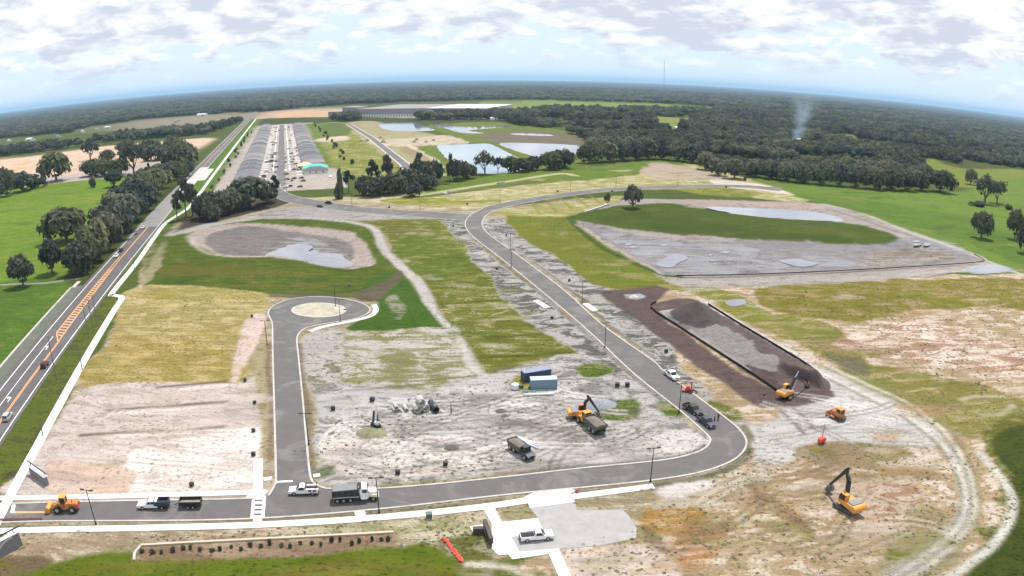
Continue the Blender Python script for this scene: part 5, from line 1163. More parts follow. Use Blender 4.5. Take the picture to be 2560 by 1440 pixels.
# ------------------------------------------------------------------ vehicles and machines
def paint(name, c, metal=0.0): return mat('paint ' + name, c, .45, metal, noise=.12, nscale=1.2, coat=.3 if max(c) > .1 else .08)
P_WHITE = paint('white', (.80, .80, .80)); P_BLACK = paint('black', (.018, .018, .022)); P_NAVY = paint('navy', (.03, .035, .06)); P_SILVER = paint('silver', (.48, .49, .50), .3)
P_MAROON = paint('maroon', (.07, .012, .018)); P_ORANGE = paint('orange', (.56, .19, .04)); P_YELLOW = paint('machine yellow', (.70, .31, .045)); P_RED = paint('red', (.52, .05, .045)); P_REDOR = paint('signal red', (.75, .09, .05))
P_BLUE = paint('blue', (.05, .12, .3)); P_GREY = paint('grey', (.2, .2, .21)); P_CHART = paint('pale yellow green', (.72, .78, .45)); P_DKGREEN = paint('dark green', (.06, .1, .09))
M_RIM = mat('steel rim', (.5, .5, .5), .4, .6); M_STEEL = mat('worn steel', (.10, .10, .105), .5, .5, noise=.3); M_ARM = mat('dark boom steel', (.035, .037, .045), .4, .2, noise=.2); M_CHROME = mat('bright metal', (.7, .7, .72), .2, .9)
M_TAIL = mat('red lamp', (.5, .02, .02), .3); M_HEAD = mat('lamp glass', (.75, .75, .72), .15); M_BED = mat('bed liner', (.03, .03, .033), .9); M_TARP = mat('grey tarpaulin', (.20, .21, .22), .9, noise=.15, nscale=1.5)
M_DIRT = mat('hauled soil', tuple(c * .45 for c in lin((168, 158, 146))), .95, noise=.25, nscale=2.0, bump=.5); M_MUDM = mat('muddy steel', (.11, .10, .09), .9, noise=.35)
def wheel(t, x, y, r, w, dual=False):
    s = 1 if y > 0 else -1
    o = MB().cyl((x, y - w / 2, r), (x, y + w / 2, r), r, r, 18).build('wheel', M_DARK, t)
    MB().cyl((x, y + s * w * .3, r), (x, y + s * (w / 2 + .03), r), r * .58, r * .5, 14).build('rim', M_RIM, o); return o
def place(rear, front, name, label, cat, group=None, z=0.045, mid=None):
    a, b = Vector(G(*rear)), Vector(G(*front)); c = (a + b) / 2; d = b - a
    return thing(name, label, cat, (c.x, c.y, z), math.atan2(d.y, d.x), group), d.length
def lamps(t, xf, xr, y, zf, zr):
    for s in (-1, 1):
        MB().box((xf, s * y, zf), (.1, .34, .2)).build('headlight', M_HEAD, t); MB().box((xr, s * y, zr), (.08, .2, .34)).build('taillight', M_TAIL, t)
def pickup(rear, front, label, P=P_WHITE, crew=True, bed='open', L=5.8, group=None, st=None):
    if st: x, y = ST(*st[:2]); t = thing('pickup_truck', label, 'pickup truck', (x, y, .055), H_ANG + (math.pi if st[2] else 0), group)
    else: t, _ = place(rear, front, 'pickup_truck', label, 'pickup truck', group)
    k = L / 5.8; h = 2.9 * k; cb = (-.95 if crew else -.35) * k
    MB().prism([(cb, .45), (h - .1, .45), (h, .62), (h - .03, .98), (1.4, 1.14), (cb, 1.14)], -.97, .97).build('body', P, t)
    MB().prism([(cb, 1.14), (1.42, 1.14), (.72, 1.80), (.5, 1.86), (cb + .25, 1.86), (cb, 1.75)], -.86, .86).build('cab', P, t)
    MB().prism([(1.46, 1.16), (.76, 1.80), (.72, 1.76), (1.40, 1.14)], -.76, .76).build('windshield', M_GLASS, t)
    for s in (-1, 1):
        MB().prism([(1.12, 1.18), (.64, 1.70), (.28, 1.72), (.28, 1.18)] if crew else [(1.12, 1.18), (.64, 1.72), (-.2, 1.74), (-.2, 1.18)], s * .855 - .02, s * .855 + .02).build('side_window', M_GLASS, t)
        if crew: MB().prism([(.18, 1.18), (.18, 1.72), (cb + .35, 1.74), (cb + .2, 1.18)], s * .855 - .02, s * .855 + .02).build('side_window', M_GLASS, t)
    MB().box((cb - .0, 0, 1.48), (.06, 1.3, .42)).build('rear_window', M_GLASS, t)
    if bed == 'open':
        b = MB().box(((cb - h) / 2, 0, .62), (h + cb, 1.9, .3)); b.box(((cb - h) / 2, .93, .93), (h + cb, .1, .5)); b.box(((cb - h) / 2, -.93, .93), (h + cb, .1, .5)); b.box((-h + .05, 0, .93), (.1, 1.9, .5)); bo = b.build('bed', P, t)
        MB().box(((cb - h) / 2, 0, .79), (h + cb - .2, 1.74, .04)).build('bed_floor', M_BED, bo)
    elif bed == 'utility':
        MB().box(((cb - h) / 2, 0, .62), (h + cb, 1.9, .3)).build('bed', P, t)
        for s in (-1, 1):
            sb = MB().box(((cb - h) / 2 - .05, s * .8, 1.02), (h + cb - .1, .42, .7)).build('tool_box', P, t)
            for x in (-.6, .3): MB().box(((cb - h) / 2 + x, s * 1.02, 1.05), (.6, .03, .4)).build('box_door', M_STEEL, sb)
        rk = MB()
        for x in (cb - .2, -h + .3): rk.box((x, .8, 1.6), (.07, .07, .6)).box((x, -.8, 1.6), (.07, .07, .6)).box((x, 0, 1.9), (.07, 1.7, .07))
        for y in (-.8, .8): rk.box(((cb - h) / 2, y, 1.92), (h + cb, .07, .07))
        rk.build('ladder_rack', M_BED, t); MB().box(((cb - h) / 2, 0, .95), (h + cb - .4, 1.1, .4)).build('cargo', M_BED, t)
    elif bed == 'dump':
        b = MB().box((-1.75 * k, 0, 1.0), (2.9, 2.1, .2)); b.box((-1.75 * k, 1.02, 1.4), (2.9, .08, .7)).box((-1.75 * k, -1.02, 1.4), (2.9, .08, .7)).box((-1.75 * k - 1.42, 0, 1.4), (.08, 2.1, .7)).box((-1.75 * k + 1.42, 0, 1.55), (.08, 2.1, 1.0)); b.build('dump_bed', P_NAVY, t)
        MB().box((-1.75 * k, 0, .7), (3.0, .9, .35)).build('chassis', M_BED, t)
    for x in (1.85 * k, -1.8 * k):
        for s in (-1, 1): wheel(t, x, s * .87, .41, .27)
    lamps(t, h - .04, -h - .01, .74, .86, .9)
    MB().box((h + .04, 0, .55), (.12, 1.9, .24)).build('front_bumper', M_CHROME if P is P_WHITE else P_GREY, t); MB().box((-h - .05, 0, .55), (.14, 1.8, .2)).build('rear_bumper', M_STEEL, t); MB().box((h - .02, 0, .86), (.08, 1.05, .24)).build('grille', M_BED, t)
    return t
def car(label, P, s=None, t_=None, back=False, rear=None, front=None, suv=False, group=None, name='car', z=.055):
    if s is not None: x, y = ST(s, t_); t = thing(name, label, 'car', (x, y, z), H_ANG + (math.pi if back else 0), group)
    else: t, _ = place(rear, front, name, label, 'car', group)
    hz = 1.72 if suv else 1.45
    MB().prism([(-2.3, .35), (2.25, .35), (2.35, .6), (2.2, .85), (1.1, .98), (-1.6 if not suv else -2.25, 1.0), (-2.32, .92)], -.91, .91).build('body', P, t)
    rr = -1.9 if suv else -1.15
    MB().prism([(rr - .35, .98), (1.12, .97), (.42, hz - .04), (.1, hz), (rr + .25, hz), (rr, hz - .08)], -.78, .78).build('cabin', P, t)
    MB().prism([(1.16, .99), (.46, hz - .04), (.42, hz - .08), (1.1, .97)], -.68, .68).build('windshield', M_GLASS, t)
    MB().prism([(rr - .38, 1.0), (rr - .33, 1.0), (rr + .02, hz - .1), (rr - .03, hz - .1)], -.68, .68).build('rear_window', M_GLASS, t)
    for y in (-1, 1):
        MB().prism([(.85, 1.0), (.36, hz - .1), (-.25, hz - .1), (-.25, 1.0)], y * .775 - .02, y * .775 + .02).build('side_window', M_GLASS, t)
        MB().prism([(-.35, 1.0), (-.35, hz - .1), (rr + .25, hz - .12), (rr - .1, 1.0)], y * .775 - .02, y * .775 + .02).build('side_window', M_GLASS, t)
        for x in (1.4, -1.4): wheel(t, x, y * .82, .34, .24)
    lamps(t, 2.26, -2.32, .66, .7, .82); return t
# on the highway
car('silver car with a dark rear window driving up the highway near the left edge', P_SILVER, -63, 3.3, suv=True)
car('dark maroon car on the highway beside the orange centre line', P_MAROON, -26.5, 3.3, suv=True)
car('white car coming down the highway in front of a dark car', P_WHITE, toST(*G(296, 642))[0], -4.2, True)
car('black car close behind the oncoming white car', P_BLACK, toST(*G(309, 628))[0], -4.2, True)
car('dark grey car just passing the pale resurfaced stretch', P_GREY, toST(*G(347, 584))[0], -4.3, True)
car('small white car on the pale resurfaced highway', P_WHITE, toST(*G(358, 571))[0], -3.6, True)
car('distant dark car far up the highway', P_BLACK, toST(*G(545, 366))[0], -2.6, True); car('distant white van like car beyond the repaved stretch', P_WHITE, toST(*G(572, 352))[0], 3.4, suv=True)
car('black car on the cross street nearest the basin', P_BLACK, rear=(806, 519), front=(793, 517))
pickup((830, 511), (812, 508), 'dark pickup turning on the cross street toward the estate', P_BLACK, True)
# on the building site
pickup((1301, 1351), (1381, 1343), 'white pickup with a black open bed parked on the concrete court', P_WHITE, False)
pickup((799, 1232), (722, 1234), 'white utility pickup with ladder rack at the side street mouth', P_WHITE, False, 'utility')
pickup((1661, 930), (1696, 957), 'white pickup parked by the kerb of the long street', P_WHITE, True)
pickup((1713, 1018), (1750, 1041), 'black pickup parked first in line on the bend', P_BLACK, True)
pickup((1746, 1047), (1784, 1074), 'dark pickup parked second in line by the two people', P_NAVY, True)
pickup((427, 1268), (343, 1269), 'white crew cab truck with a dark dump bed towing a trailer', P_WHITE, True, 'dump', 6.4)
def trailer():
    t, _ = place((509, 1266), (444, 1267), 'dump_trailer', 'long dark dump trailer hitched behind the white crew truck', 'trailer')
    b = MB().box((-.2, 0, .8), (4.4, 2.0, .14)).box((-.2, .98, 1.25), (4.4, .08, .8)).box((-.2, -.98, 1.25), (4.4, .08, .8)).box((-2.4, 0, 1.25), (.08, 2.0, .8)).box((2.0, 0, 1.25), (.08, 2.0, .8)); b.build('box', P_BLACK, t)
    MB().box((-.2, 1.0, 1.67), (4.5, .12, .1)).box((-.2, -1.0, 1.67), (4.5, .12, .1)).build('top_rail', M_CHROME, t); MB().box((-.2, 0, .95), (4.2, 1.8, .14)).build('load', M_SPOIL, t)
    MB().beam((2.0, .6, .6), (3.3, 0, .55), .1, .12).beam((2.0, -.6, .6), (3.3, 0, .55), .1, .12).build('tongue', M_STEEL, t)
    for x in (-.75, .25):
        for s in (-1, 1): wheel(t, x, s * .95, .38, .25)
    for s in (-1, 1): MB().box((-.25, s * 1.02, .92), (2.2, .3, .06)).build('fender', P_BLACK, t)
trailer()
def dump_truck():
    t, _ = place((836, 1252), (944, 1245), 'dump_truck', 'big dump truck with white cab, pale hood and tarped black bed', 'dump truck')
    MB().box((-.4, 0, .85), (8.2, .9, .3)).build('chassis', M_BED, t)
    MB().prism([(.95, .75), (2.45, .75), (2.45, 2.1), (2.25, 2.95), (1.1, 3.0), (.95, 2.7)], -1.15, 1.15).build('cab', P_WHITE, t)
    MB().prism([(2.45, .9), (4.2, .9), (4.25, 1.6), (4.0, 1.95), (2.45, 2.1)], -.85, .85).build('hood', P_WHITE, t)
    for s in (-1, 1):
        MB().prism([(2.9, 1.1), (4.25, .9), (4.2, 1.35), (3.8, 1.55), (3.1, 1.5)], s * 1.05 - .14, s * 1.05 + .14).build('fender', P_CHART, t)
        MB().prism([(1.35, 2.05), (2.3, 2.05), (2.18, 2.7), (1.35, 2.7)], s * 1.16 - .02, s * 1.16 + .02).build('side_window', M_GLASS, t)
        MB().cyl((.78, s * 1.0, 1.2), (.78, s * 1.0, 3.5), .09, .09, 8).build('exhaust_stack', M_CHROME, t)
        MB().cyl((1.1, s * 1.12, .75), (2.2, s * 1.12, .75), .32, .32, 12).build('fuel_tank', M_CHROME, t)
        MB().box((2.55, s * 1.35, 2.3), (.1, .12, .5)).build('mirror', M_BED, t); MB().box((4.22, s * .7, 1.25), (.1, .3, .2)).build('headlight', M_HEAD, t); MB().box((-4.42, s * .8, 1.0), (.06, .25, .15)).build('taillight', M_TAIL, t)
    MB().prism([(2.5, 2.14), (2.54, 2.14), (2.32, 2.85), (2.28, 2.85)], -1.0, 1.0).build('windshield', M_GLASS, t); MB().box((4.28, 0, 1.35), (.08, 1.1, .6)).build('grille', M_CHROME, t); MB().box((4.4, 0, .75), (.2, 2.3, .3)).build('front_bumper', M_CHROME, t)
    b = MB().prism([(-4.3, 1.25), (.6, 1.25), (.6, 2.75), (-4.35, 2.6)], -1.2, -1.12).prism([(-4.3, 1.25), (.6, 1.25), (.6, 2.75), (-4.35, 2.6)], 1.12, 1.2).box((-1.85, 0, 1.3), (4.9, 2.24, .12)).box((.58, 0, 2.15), (.1, 2.4, 1.8)).box((-4.34, 0, 1.95), (.1, 2.4, 1.35)); bo = b.build('dump_bed', P_BLACK, t)
    for s in (-1, 1): MB().box((-1.85, s * 1.25, 1.32), (4.9, .1, .24)).build('bed_rail', M_CHROME, bo)
    for x in (-3.4, -2.3, -1.2, -.1):
        for s in (-1, 1): MB().box((x, s * 1.23, 2.0), (.1, .07, 1.2)).build('bed_rib', P_DKGREEN, bo)
    MB().prism([(-4.3, 2.62), (.55, 2.76), (.3, 2.9), (-4.2, 2.78)], -1.08, 1.08).build('tarp', M_TARP, t)
    MB().box((.95, 0, 3.05), (.7, 2.2, .12)).build('tarp_hood', P_BLACK, t)
    wheel(t, 3.35, 1.0, .52, .32); wheel(t, 3.35, -1.0, .52, .32)
    for x in (-1.0, -2.3, -3.5):
        for s in (-1, 1): wheel(t, x, s * .95, .52, .5)
dump_truck()
def wheel_loader():
    t, _ = place((209, 1275), (118, 1277), 'wheel_loader', 'orange wheel loader with a raised cab and front bucket on the entrance street', 'wheel loader')
    MB().prism([(-3.3, .9), (-.6, .8), (-.6, 2.0), (-3.0, 2.15), (-3.35, 1.8)], -.95, .95).build('rear_body', P_ORANGE, t); MB().prism([(-3.35, .95), (-3.1, .95), (-3.0, 2.1), (-3.35, 1.8)], -1.0, 1.0).build('counterweight', P_RED, t)
    c = MB().prism([(-.9, 1.9), (.45, 1.9), (.3, 3.2), (-.75, 3.25)], -.72, .72).build('cab', M_GLASS, t); MB().box((-.22, 0, 3.3), (1.5, 1.6, .14)).build('cab_roof', P_YELLOW, c)
    for x, y in ((-.85, .7), (-.85, -.7), (.4, .7), (.4, -.7)): MB().box((x, y, 2.6), (.1, .1, 1.4)).build('cab_pillar', P_YELLOW, c)
    MB().box((.9, 0, 1.2), (2.2, 1.1, .9)).build('front_frame', P_ORANGE, t)
    for s in (-1, 1): MB().beam((.9, s * .55, 1.9), (3.1, s * .55, .75), .2, .34).build('lift_arm', P_YELLOW, t)
    MB().beam((1.0, 0, 2.1), (2.9, 0, 1.2), .18, .22).build('tilt_cylinder', M_CHROME, t)
    pr = [(3.0, .2), (4.3, .1), (4.35, .2), (3.3, .4), (3.1, 1.1), (3.6, 1.5), (3.5, 1.55), (2.9, 1.15)]
    MB().prism(pr, -1.35, 1.35).build('bucket', P_YELLOW, t)
    for s in (-1, 1): MB().prism([(3.0, .2), (4.3, .12), (3.55, 1.5), (2.95, 1.1)], s * 1.35 - .04, s * 1.35 + .04).build('bucket_side', P_YELLOW, t)
    for x in (-2.1, 1.25):
        for s in (-1, 1): wheel(t, x, s * 1.1, .78, .6)
    MB().cyl((-2.2, .4, 2.1), (-2.2, .4, 2.8), .08, .08, 8).build('exhaust', M_STEEL, t)
wheel_loader()
def tracks(t, L, W, tw, h, rollers=5):
    for s in (-1, 1):
        n = 10; prof = [(-L / 2 + h / 2 + h / 2 * math.cos(a), h / 2 + h / 2 * math.sin(a)) for a in np.linspace(math.pi * 1.5, math.pi * .5, n)[::1]]
        pr = [(x, z) for x, z in prof][::-1] + [(L / 2 - h / 2 + h / 2 * math.cos(a), h / 2 + h / 2 * math.sin(a)) for a in np.linspace(math.pi * .5, -math.pi * .5, n)]
        o = MB().prism(pr[::-1], s * W / 2 - tw / 2, s * W / 2 + tw / 2).build('track', M_MUDM, t)
        for i in range(rollers): MB().cyl((-L / 2 + h * .6 + i * (L - h * 1.2) / (rollers - 1), s * (W / 2 + tw / 2), h * .38), (-L / 2 + h * .6 + i * (L - h * 1.2) / (rollers - 1), s * (W / 2 + tw / 2 + .05), h * .38), h * .22, h * .22, 10).build('roller', M_STEEL, o)
def excavator(center, bucket, label, P=P_YELLOW, P2=None, track_rot=0.0, k=1.0, elbow=.60, ez=6.2, bz=.6, z0=0.0, boommat=None):
    a, b = Vector(G(*center)), Vector(G(*bucket)); d = b - a; BM = boommat or M_ARM
    t = thing('excavator', label, 'excavator', (a.x, a.y, z0), math.atan2(d.y, d.x)); t.scale = (k,) * 3; reach = d.length / k
    u = MB().box((0, 0, .55), (2.4, 1.8, .5)).cyl((0, 0, .7), (0, 0, 1.15), .75, .75, 16).build('undercarriage', M_STEEL, t); u.rotation_euler = (0, 0, track_rot)
    tracks(u, 4.6, 2.6, .62, .95)
    MB().prism([(-2.6, 1.15), (1.4, 1.15), (1.4, 1.75), (-.2, 2.0), (-2.3, 2.05), (-2.6, 1.9)], -1.35, 1.35).build('upper_body', P, t)
    cw = MB().prism([(-3.15, 1.2), (-2.35, 1.15), (-2.35, 2.2), (-2.9, 2.2), (-3.15, 1.9)], -1.4, 1.4).build('counterweight', P2 or P, t)
    MB().box((-1.4, -.1, 2.12), (1.6, 2.3, .26)).build('engine_cover', P_GREY, t)
    cb = MB().prism([(-.3, 1.75), (1.45, 1.75), (1.5, 2.3), (1.1, 3.05), (-.25, 3.08)], .42, 1.33).build('cab', M_GLASS, t); MB().box((.4, .88, 3.12), (1.5, 1.0, .1)).build('cab_roof', P, cb)
    for x, z in ((-.28, 2.4), (1.42, 2.2)): MB().box((x, .9, z), (.1, .95, 1.2 if x < 0 else .9)).build('cab_frame', P, cb)
    f = Vector((.9, -.15, 1.9)); e = Vector((reach * elbow, -.15, ez)); mid = f.lerp(e, .5) + Vector((-.35, 0, .75)); tip = Vector((reach, -.15, bz + 1.2))
    bm = MB().beam(f, mid, .5, .62, .5, .8).beam(mid, e, .5, .8, .42, .5).build('boom', BM, t)
    for s in (-1, 1): MB().cyl(f + Vector((.5, s * .42, -.3)), mid + Vector((.2, s * .42, -.2)), .1, .08, 8).build('boom_cylinder', M_CHROME, bm)
    sd = (tip - e).normalized(); back = e - sd * 1.0
    sk = MB().beam(back, e, .36, .42, .4, .7).beam(e, tip, .4, .7, .32, .36).build('stick', BM, t); MB().cyl(mid + Vector((.3, 0, .55)), back + Vector((0, 0, .15)), .1, .08, 8).build('stick_cylinder', M_CHROME, sk)
    bx, bz_ = tip.x, tip.z; pr = [(bx + .15, bz_ + .1), (bx - .35, bz_ - .1), (bx - .75, bz_ - .7), (bx - .5, bz_ - 1.2), (bx + .25, bz_ - 1.25), (bx + .6, bz_ - .95), (bx + .15, bz_ - .85)]
    bk = MB().prism(pr, -.8, .5).build('bucket', M_MUDM, t)
    for i in range(4): MB().box((bx + .68, -.7 + i * .35, bz_ - .95), (.3, .1, .09)).build('bucket_tooth', M_STEEL, bk)
    return t
excavator((2118, 1272), (2069, 1232), 'large excavator with yellow house and dark raised boom on the rough ground at right', P_YELLOW, None, .25, 1.12, .42, 6.4, .5)
excavator((1966, 992), (2016, 968), 'yellow excavator digging at the end of the dark stockpile', P_YELLOW, None, .4, 1.0, .5, 5.4, .3)
excavator((1450, 1044), (1496, 1042), 'orange excavator with dark boom behind the loaded haul truck', P_ORANGE, P_YELLOW, 1.0, .95, .45, 5.2, .2)
def bulldozer():
    t, _ = place((2118, 1060), (2068, 1032), 'bulldozer', 'orange bulldozer with dark cab on the pale sand', 'bulldozer')
    tracks(t, 3.7, 2.1, .6, 1.05)
    MB().prism([(-1.7, .8), (1.5, .8), (1.55, 1.7), (.1, 1.95), (-1.7, 1.6)], -.75, .75).build('body', P_ORANGE, t)
    c = MB().prism([(-1.4, 1.6), (.05, 1.8), (-.1, 2.75), (-1.3, 2.75)], -.7, .7).build('cab', M_GLASS, t); MB().box((-.7, 0, 2.82), (1.7, 1.7, .12)).build('cab_roof', P_ORANGE, c)
    for x, y in ((-1.4, .75), (-1.4, -.75), (0, .75), (0, -.75)): MB().box((x, y, 2.2), (.12, .12, 1.2)).build('cab_post', P_ORANGE, c)
    for s in (-1, 1): MB().beam((-.2, s * 1.5, .6), (2.3, s * 1.5, .5), .16, .25).build('push_arm', P_ORANGE, t); MB().cyl((1.2, s * .6, 1.5), (2.3, s * .6, .9), .07, .07, 8).build('blade_cylinder', M_CHROME, t)
    MB().prism([(2.35, .05), (2.6, .0), (2.5, .6), (2.65, 1.25), (2.5, 1.25), (2.3, .6)], -1.75, 1.75).build('blade', P_ORANGE, t); MB().box((-2.1, 0, .7), (.5, 1.4, .5)).box((-2.3, 0, .4), (.12, .15, .8)).build('ripper', M_STEEL, t); MB().cyl((.7, .3, 1.8), (.7, .3, 2.6), .07, .07, 8).build('exhaust', M_STEEL, t)
bulldozer()
def haul_truck(rear, front, label, P, k, load=True):
    t, L = place(rear, front, 'haul_truck', label, 'haul truck'); t.scale = (k,) * 3
    MB().box((-.3, 0, 1.0), (8.6, .9, .4)).build('chassis', M_STEEL, t)
    MB().prism([(2.2, .9), (4.9, .9), (4.95, 1.5), (4.1, 1.9), (2.2, 2.0)], -1.25, 1.25).build('hood', P, t)
    c = MB().prism([(1.7, 1.9), (3.3, 1.9), (3.0, 3.2), (1.75, 3.25)], -.85, .85).build('cab', M_GLASS, t); MB().box((2.35, 0, 3.3), (1.6, 1.9, .12)).build('cab_roof', P, c)
    for x, y in ((1.72, .85), (1.72, -.85), (3.15, .85), (3.15, -.85)): MB().box((x, y, 2.55), (.12, .12, 1.35)).build('cab_post', P, c)
    b = MB().prism([(-4.9, 2.6), (-4.0, 1.3), (1.2, 1.3), (1.45, 2.9), (1.35, 2.9), (1.1, 1.45), (-3.9, 1.45), (-4.8, 2.65)], -1.5, 1.5)
    for s in (-1, 1): b.prism([(-4.85, 2.6), (-4.0, 1.3), (1.2, 1.3), (1.4, 2.8), (-3.6, 2.6)], s * 1.5 - .08, s * 1.5 + .08)
    b.build('dump_body', M_MUDM, t)
    q = random.Random(3); vs, fs, n, m = [], [], 13, 7
    for j in range(m):
        for i in range(n):
            x, y = -4.2 + 5.4 * i / (n - 1), -1.4 + 2.8 * j / (m - 1); e = (1 - ((i - 6) / 6.5) ** 2) * (1 - ((j - 3) / 3.4) ** 2); vs.append((x, y, 2.35 + .95 * max(e, 0) + q.uniform(-.05, .07)))
    fs = [(j * n + i, j * n + i + 1, (j + 1) * n + i + 1, (j + 1) * n + i) for j in range(m - 1) for i in range(n - 1)]
    obj('soil_load', vs, fs, M_DIRT, t, None, True)
    for x in (3.7, -1.3, -3.1):
        for s in (-1, 1): wheel(t, x, s * 1.25, .8, .6)
    for s in (-1, 1): MB().box((4.95, s * .9, 1.35), (.08, .3, .2)).build('headlight', M_HEAD, t)
haul_truck((1508, 1093), (1450, 1048), 'dark articulated haul truck heaped with grey soil on the sand works', P_YELLOW, .95)
haul_truck((1276, 1114), (1330, 1154), 'muddy navy haul truck with brown load beside the white pipes', P_NAVY, .80)
def red_machine():
    x, y = G(1722, 980); t = thing('trencher', 'small red machine with an upright mast standing on the kerb', 'trencher', (x, y, .05), -.4)
    tracks(t, 2.2, 1.1, .35, .55, 4); MB().box((0, 0, .8), (1.9, .9, .5)).build('body', P_RED, t); MB().box((-.3, 0, 1.3), (.9, .8, .5)).build('engine_cover', P_RED, t)
    MB().beam((.6, 0, .9), (.5, 0, 2.9), .3, .3).build('mast', P_RED, t); MB().box((.5, 0, 2.8), (.5, .9, .35)).build('mast_head', P_RED, t); MB().beam((.9, 0, .8), (2.3, 0, .25), .3, .35).build('digging_boom', M_STEEL, t); MB().box((-1.4, 0, .45), (.7, 1.6, .2)).build('backfill_blade', P_RED, t)
red_machine()
def mast_trailer():
    x, y = G(2053, 1108); t = thing('light_tower', 'small orange red trailer with a thin upright mast by the sand edge', 'light tower', (x, y, 0), .5)
    MB().prism([(-.9, .45), (.9, .45), (.9, 1.2), (.6, 1.5), (-.6, 1.5), (-.9, 1.2)], -.55, .55).build('housing', P_REDOR, t); MB().box((0, .57, .95), (.7, .03, .5)).build('vent_panel', M_BED, t)
    for s in (-1, 1): wheel(t, 0, s * .68, .33, .2)
    MB().cyl((0, 0, 1.5), (0, 0, 5.2), .07, .05, 8).build('mast', M_STEEL, t); MB().box((0, 0, 4.2), (.1, 1.3, .1)).build('crossbar', M_STEEL, t); MB().box((0, 0, 2.0), (.1, 1.6, .08)).build('outrigger', P_REDOR, t); MB().beam((.9, 0, .5), (1.9, 0, .45), .1, .1).build('tongue', M_STEEL, t)
mast_trailer()
def drill_rig():
    x, y = G(940, 1072); t = thing('drill_rig', 'small dark tracked rig with raised mast beside a weedy mound', 'drill rig', (x, y, 0), 2.6)
    tracks(t, 2.6, 1.4, .4, .65, 4); MB().box((0, 0, 1.0), (2.2, 1.1, .6)).build('body', P_BLACK, t); MB().box((-.5, .1, 1.6), (1.1, .9, .6)).build('engine_cover', P_SILVER, t)
    MB().beam((.7, .1, 1.0), (.1, .1, 4.6), .35, .35).build('mast', P_BLACK, t); MB().beam((-.2, -.4, 1.3), (-.5, -.4, 3.6), .2, .25).build('rod_rack', M_STEEL, t)
    for s in (-1, 1): MB().beam((.8, s * .5, 1.5), (2.9, s * .6, 1.7), .12, .14).build('outrigger', M_STEEL, t)
drill_rig()
# parked cars and plant along the estate street
q2 = random.Random(77)
def small_car(x, y, rz, P, label, group):
    o = MB().prism([(-2.2, .3), (2.2, .3), (2.25, .8), (1.1, .95), (.5, 1.45), (-1.2, 1.47), (-1.9, 1.0), (-2.25, .9)], -.9, .9).build('parked_car', P, None)
    o.location = (x, y, .1); o.rotation_euler = (0, 0, rz); tag(o, label, 'car', group); o.data.materials.append(M_GLASS); return o
for k in range(96):
    left = k % 2 == 0; s_ = q2.uniform(305, 600) if k < 66 else q2.uniform(620, 1120); P = q2.choice([P_BLACK, P_WHITE, P_SILVER, P_NAVY, P_WHITE, P_GREY, P_MAROON])
    t_ = (q2.uniform(61.5, 75.5) if left else q2.uniform(82.5, 97)); x, y = ST(s_, t_)
    small_car(x, y, H_ANG + math.pi / 2 + q2.uniform(-.1, .1) if q2.random() < .7 else H_ANG, P, '%s parked car on the %s side of the %s estate street' % ({id(P_BLACK): 'black', id(P_WHITE): 'white', id(P_SILVER): 'silver', id(P_NAVY): 'navy', id(P_GREY): 'grey', id(P_MAROON): 'maroon'}[id(P)], 'left' if left else 'right', 'near' if s_ < 430 else 'middle' if s_ < 600 else 'far'), 'cars parked along the estate street')
for a in ((735, 448, P_BLACK, 'black car on the bare plot before the finished house'), (826, 444, P_WHITE, 'white trailer like car right of the finished house'), (905, 350, P_WHITE, 'white truck by the far empty street'), (918, 352, P_BLACK, 'dark truck beside the white one by the far empty street'), (902, 353, P_GREY, 'grey car on the far empty street')):
    x, y = G(a[0], a[1]); small_car(x, y, q2.uniform(0, 6), a[2], a[3], None)
for i, a in enumerate(((958, 357, 9, 4.0), (1036, 356, 8, 3), (1042, 350, 6, 3), (1065, 356, 5, 2.6), (1084, 352, 6, 2.8), (952, 345, 7, 3))):
    heap(*a, 'brown spoil heap on the bare strip before the ponds, number apart by size' if 0 else 'small brown spoil heap on the bare strip before the far ponds', M_SPOIL, 'spoil heaps before the far ponds', i)
# ------------------------------------------------------------------ street furniture
M_POLE = mat('black lamp post', (.02, .02, .022), .5); M_WOODP = mat('weathered pole', (.16, .14, .125), .9, noise=.2, nscale=2.0)
def lamp_proto():
    t = thing('street_lamp', 'x', 'street lamp')
    MB().cyl((0, 0, 0), (0, 0, .5), .22, .16, 10).build('base', M_POLE, t); MB().cyl((0, 0, .5), (0, 0, 7.6), .11, .08, 8).build('pole', M_POLE, t); MB().box((0, 0, 7.62), (1.9, .1, .1)).build('arm', M_POLE, t)
    for s in (-1, 1): h = MB().box((s * 1.05, 0, 7.66), (.75, .42, .14)).build('lamp_head', M_POLE, t); MB().box((s * 1.05, 0, 7.58), (.5, .3, .03)).build('lens', M_HEAD, h)
    return t
lp = lamp_proto()
LAMPS = [((948, 1282), 'street lamp in front of the big dump truck'), ((1626, 1204), 'street lamp at the end of the short footpath'), ((1697, 1032), 'street lamp left of the two dark pickups'), ((1512, 869), 'street lamp on the left kerb midway up the long street'), ((1455, 757), 'street lamp on the sandy right side of the long street'), ((1278, 668), 'street lamp on the left kerb where the long street bends'), ((1276, 626), 'street lamp across from the one at the bend'),
         ((851, 806), 'street lamp in front of the turning circle island'), ((839, 766), 'street lamp behind the turning circle island'), ((772, 1112), 'street lamp on the right verge of the side street'), ((668, 862), 'street lamp on the left verge of the side street'), ((240, 1311), 'street lamp between loader and white crew truck'), ((1050, 526), 'street lamp on the far side of the cross street'), ((1250, 506), 'street lamp at the start of the far curving street'), ((1426, 480), 'street lamp midway along the far curving street'), ((1540, 468), 'street lamp above the lone basin tree'), ((1694, 464), 'street lamp near the end of the far curving street'), ((880, 516), 'street lamp where the cross street bends to the estate'), ((717, 486), 'street lamp at the corner of the estate street')]
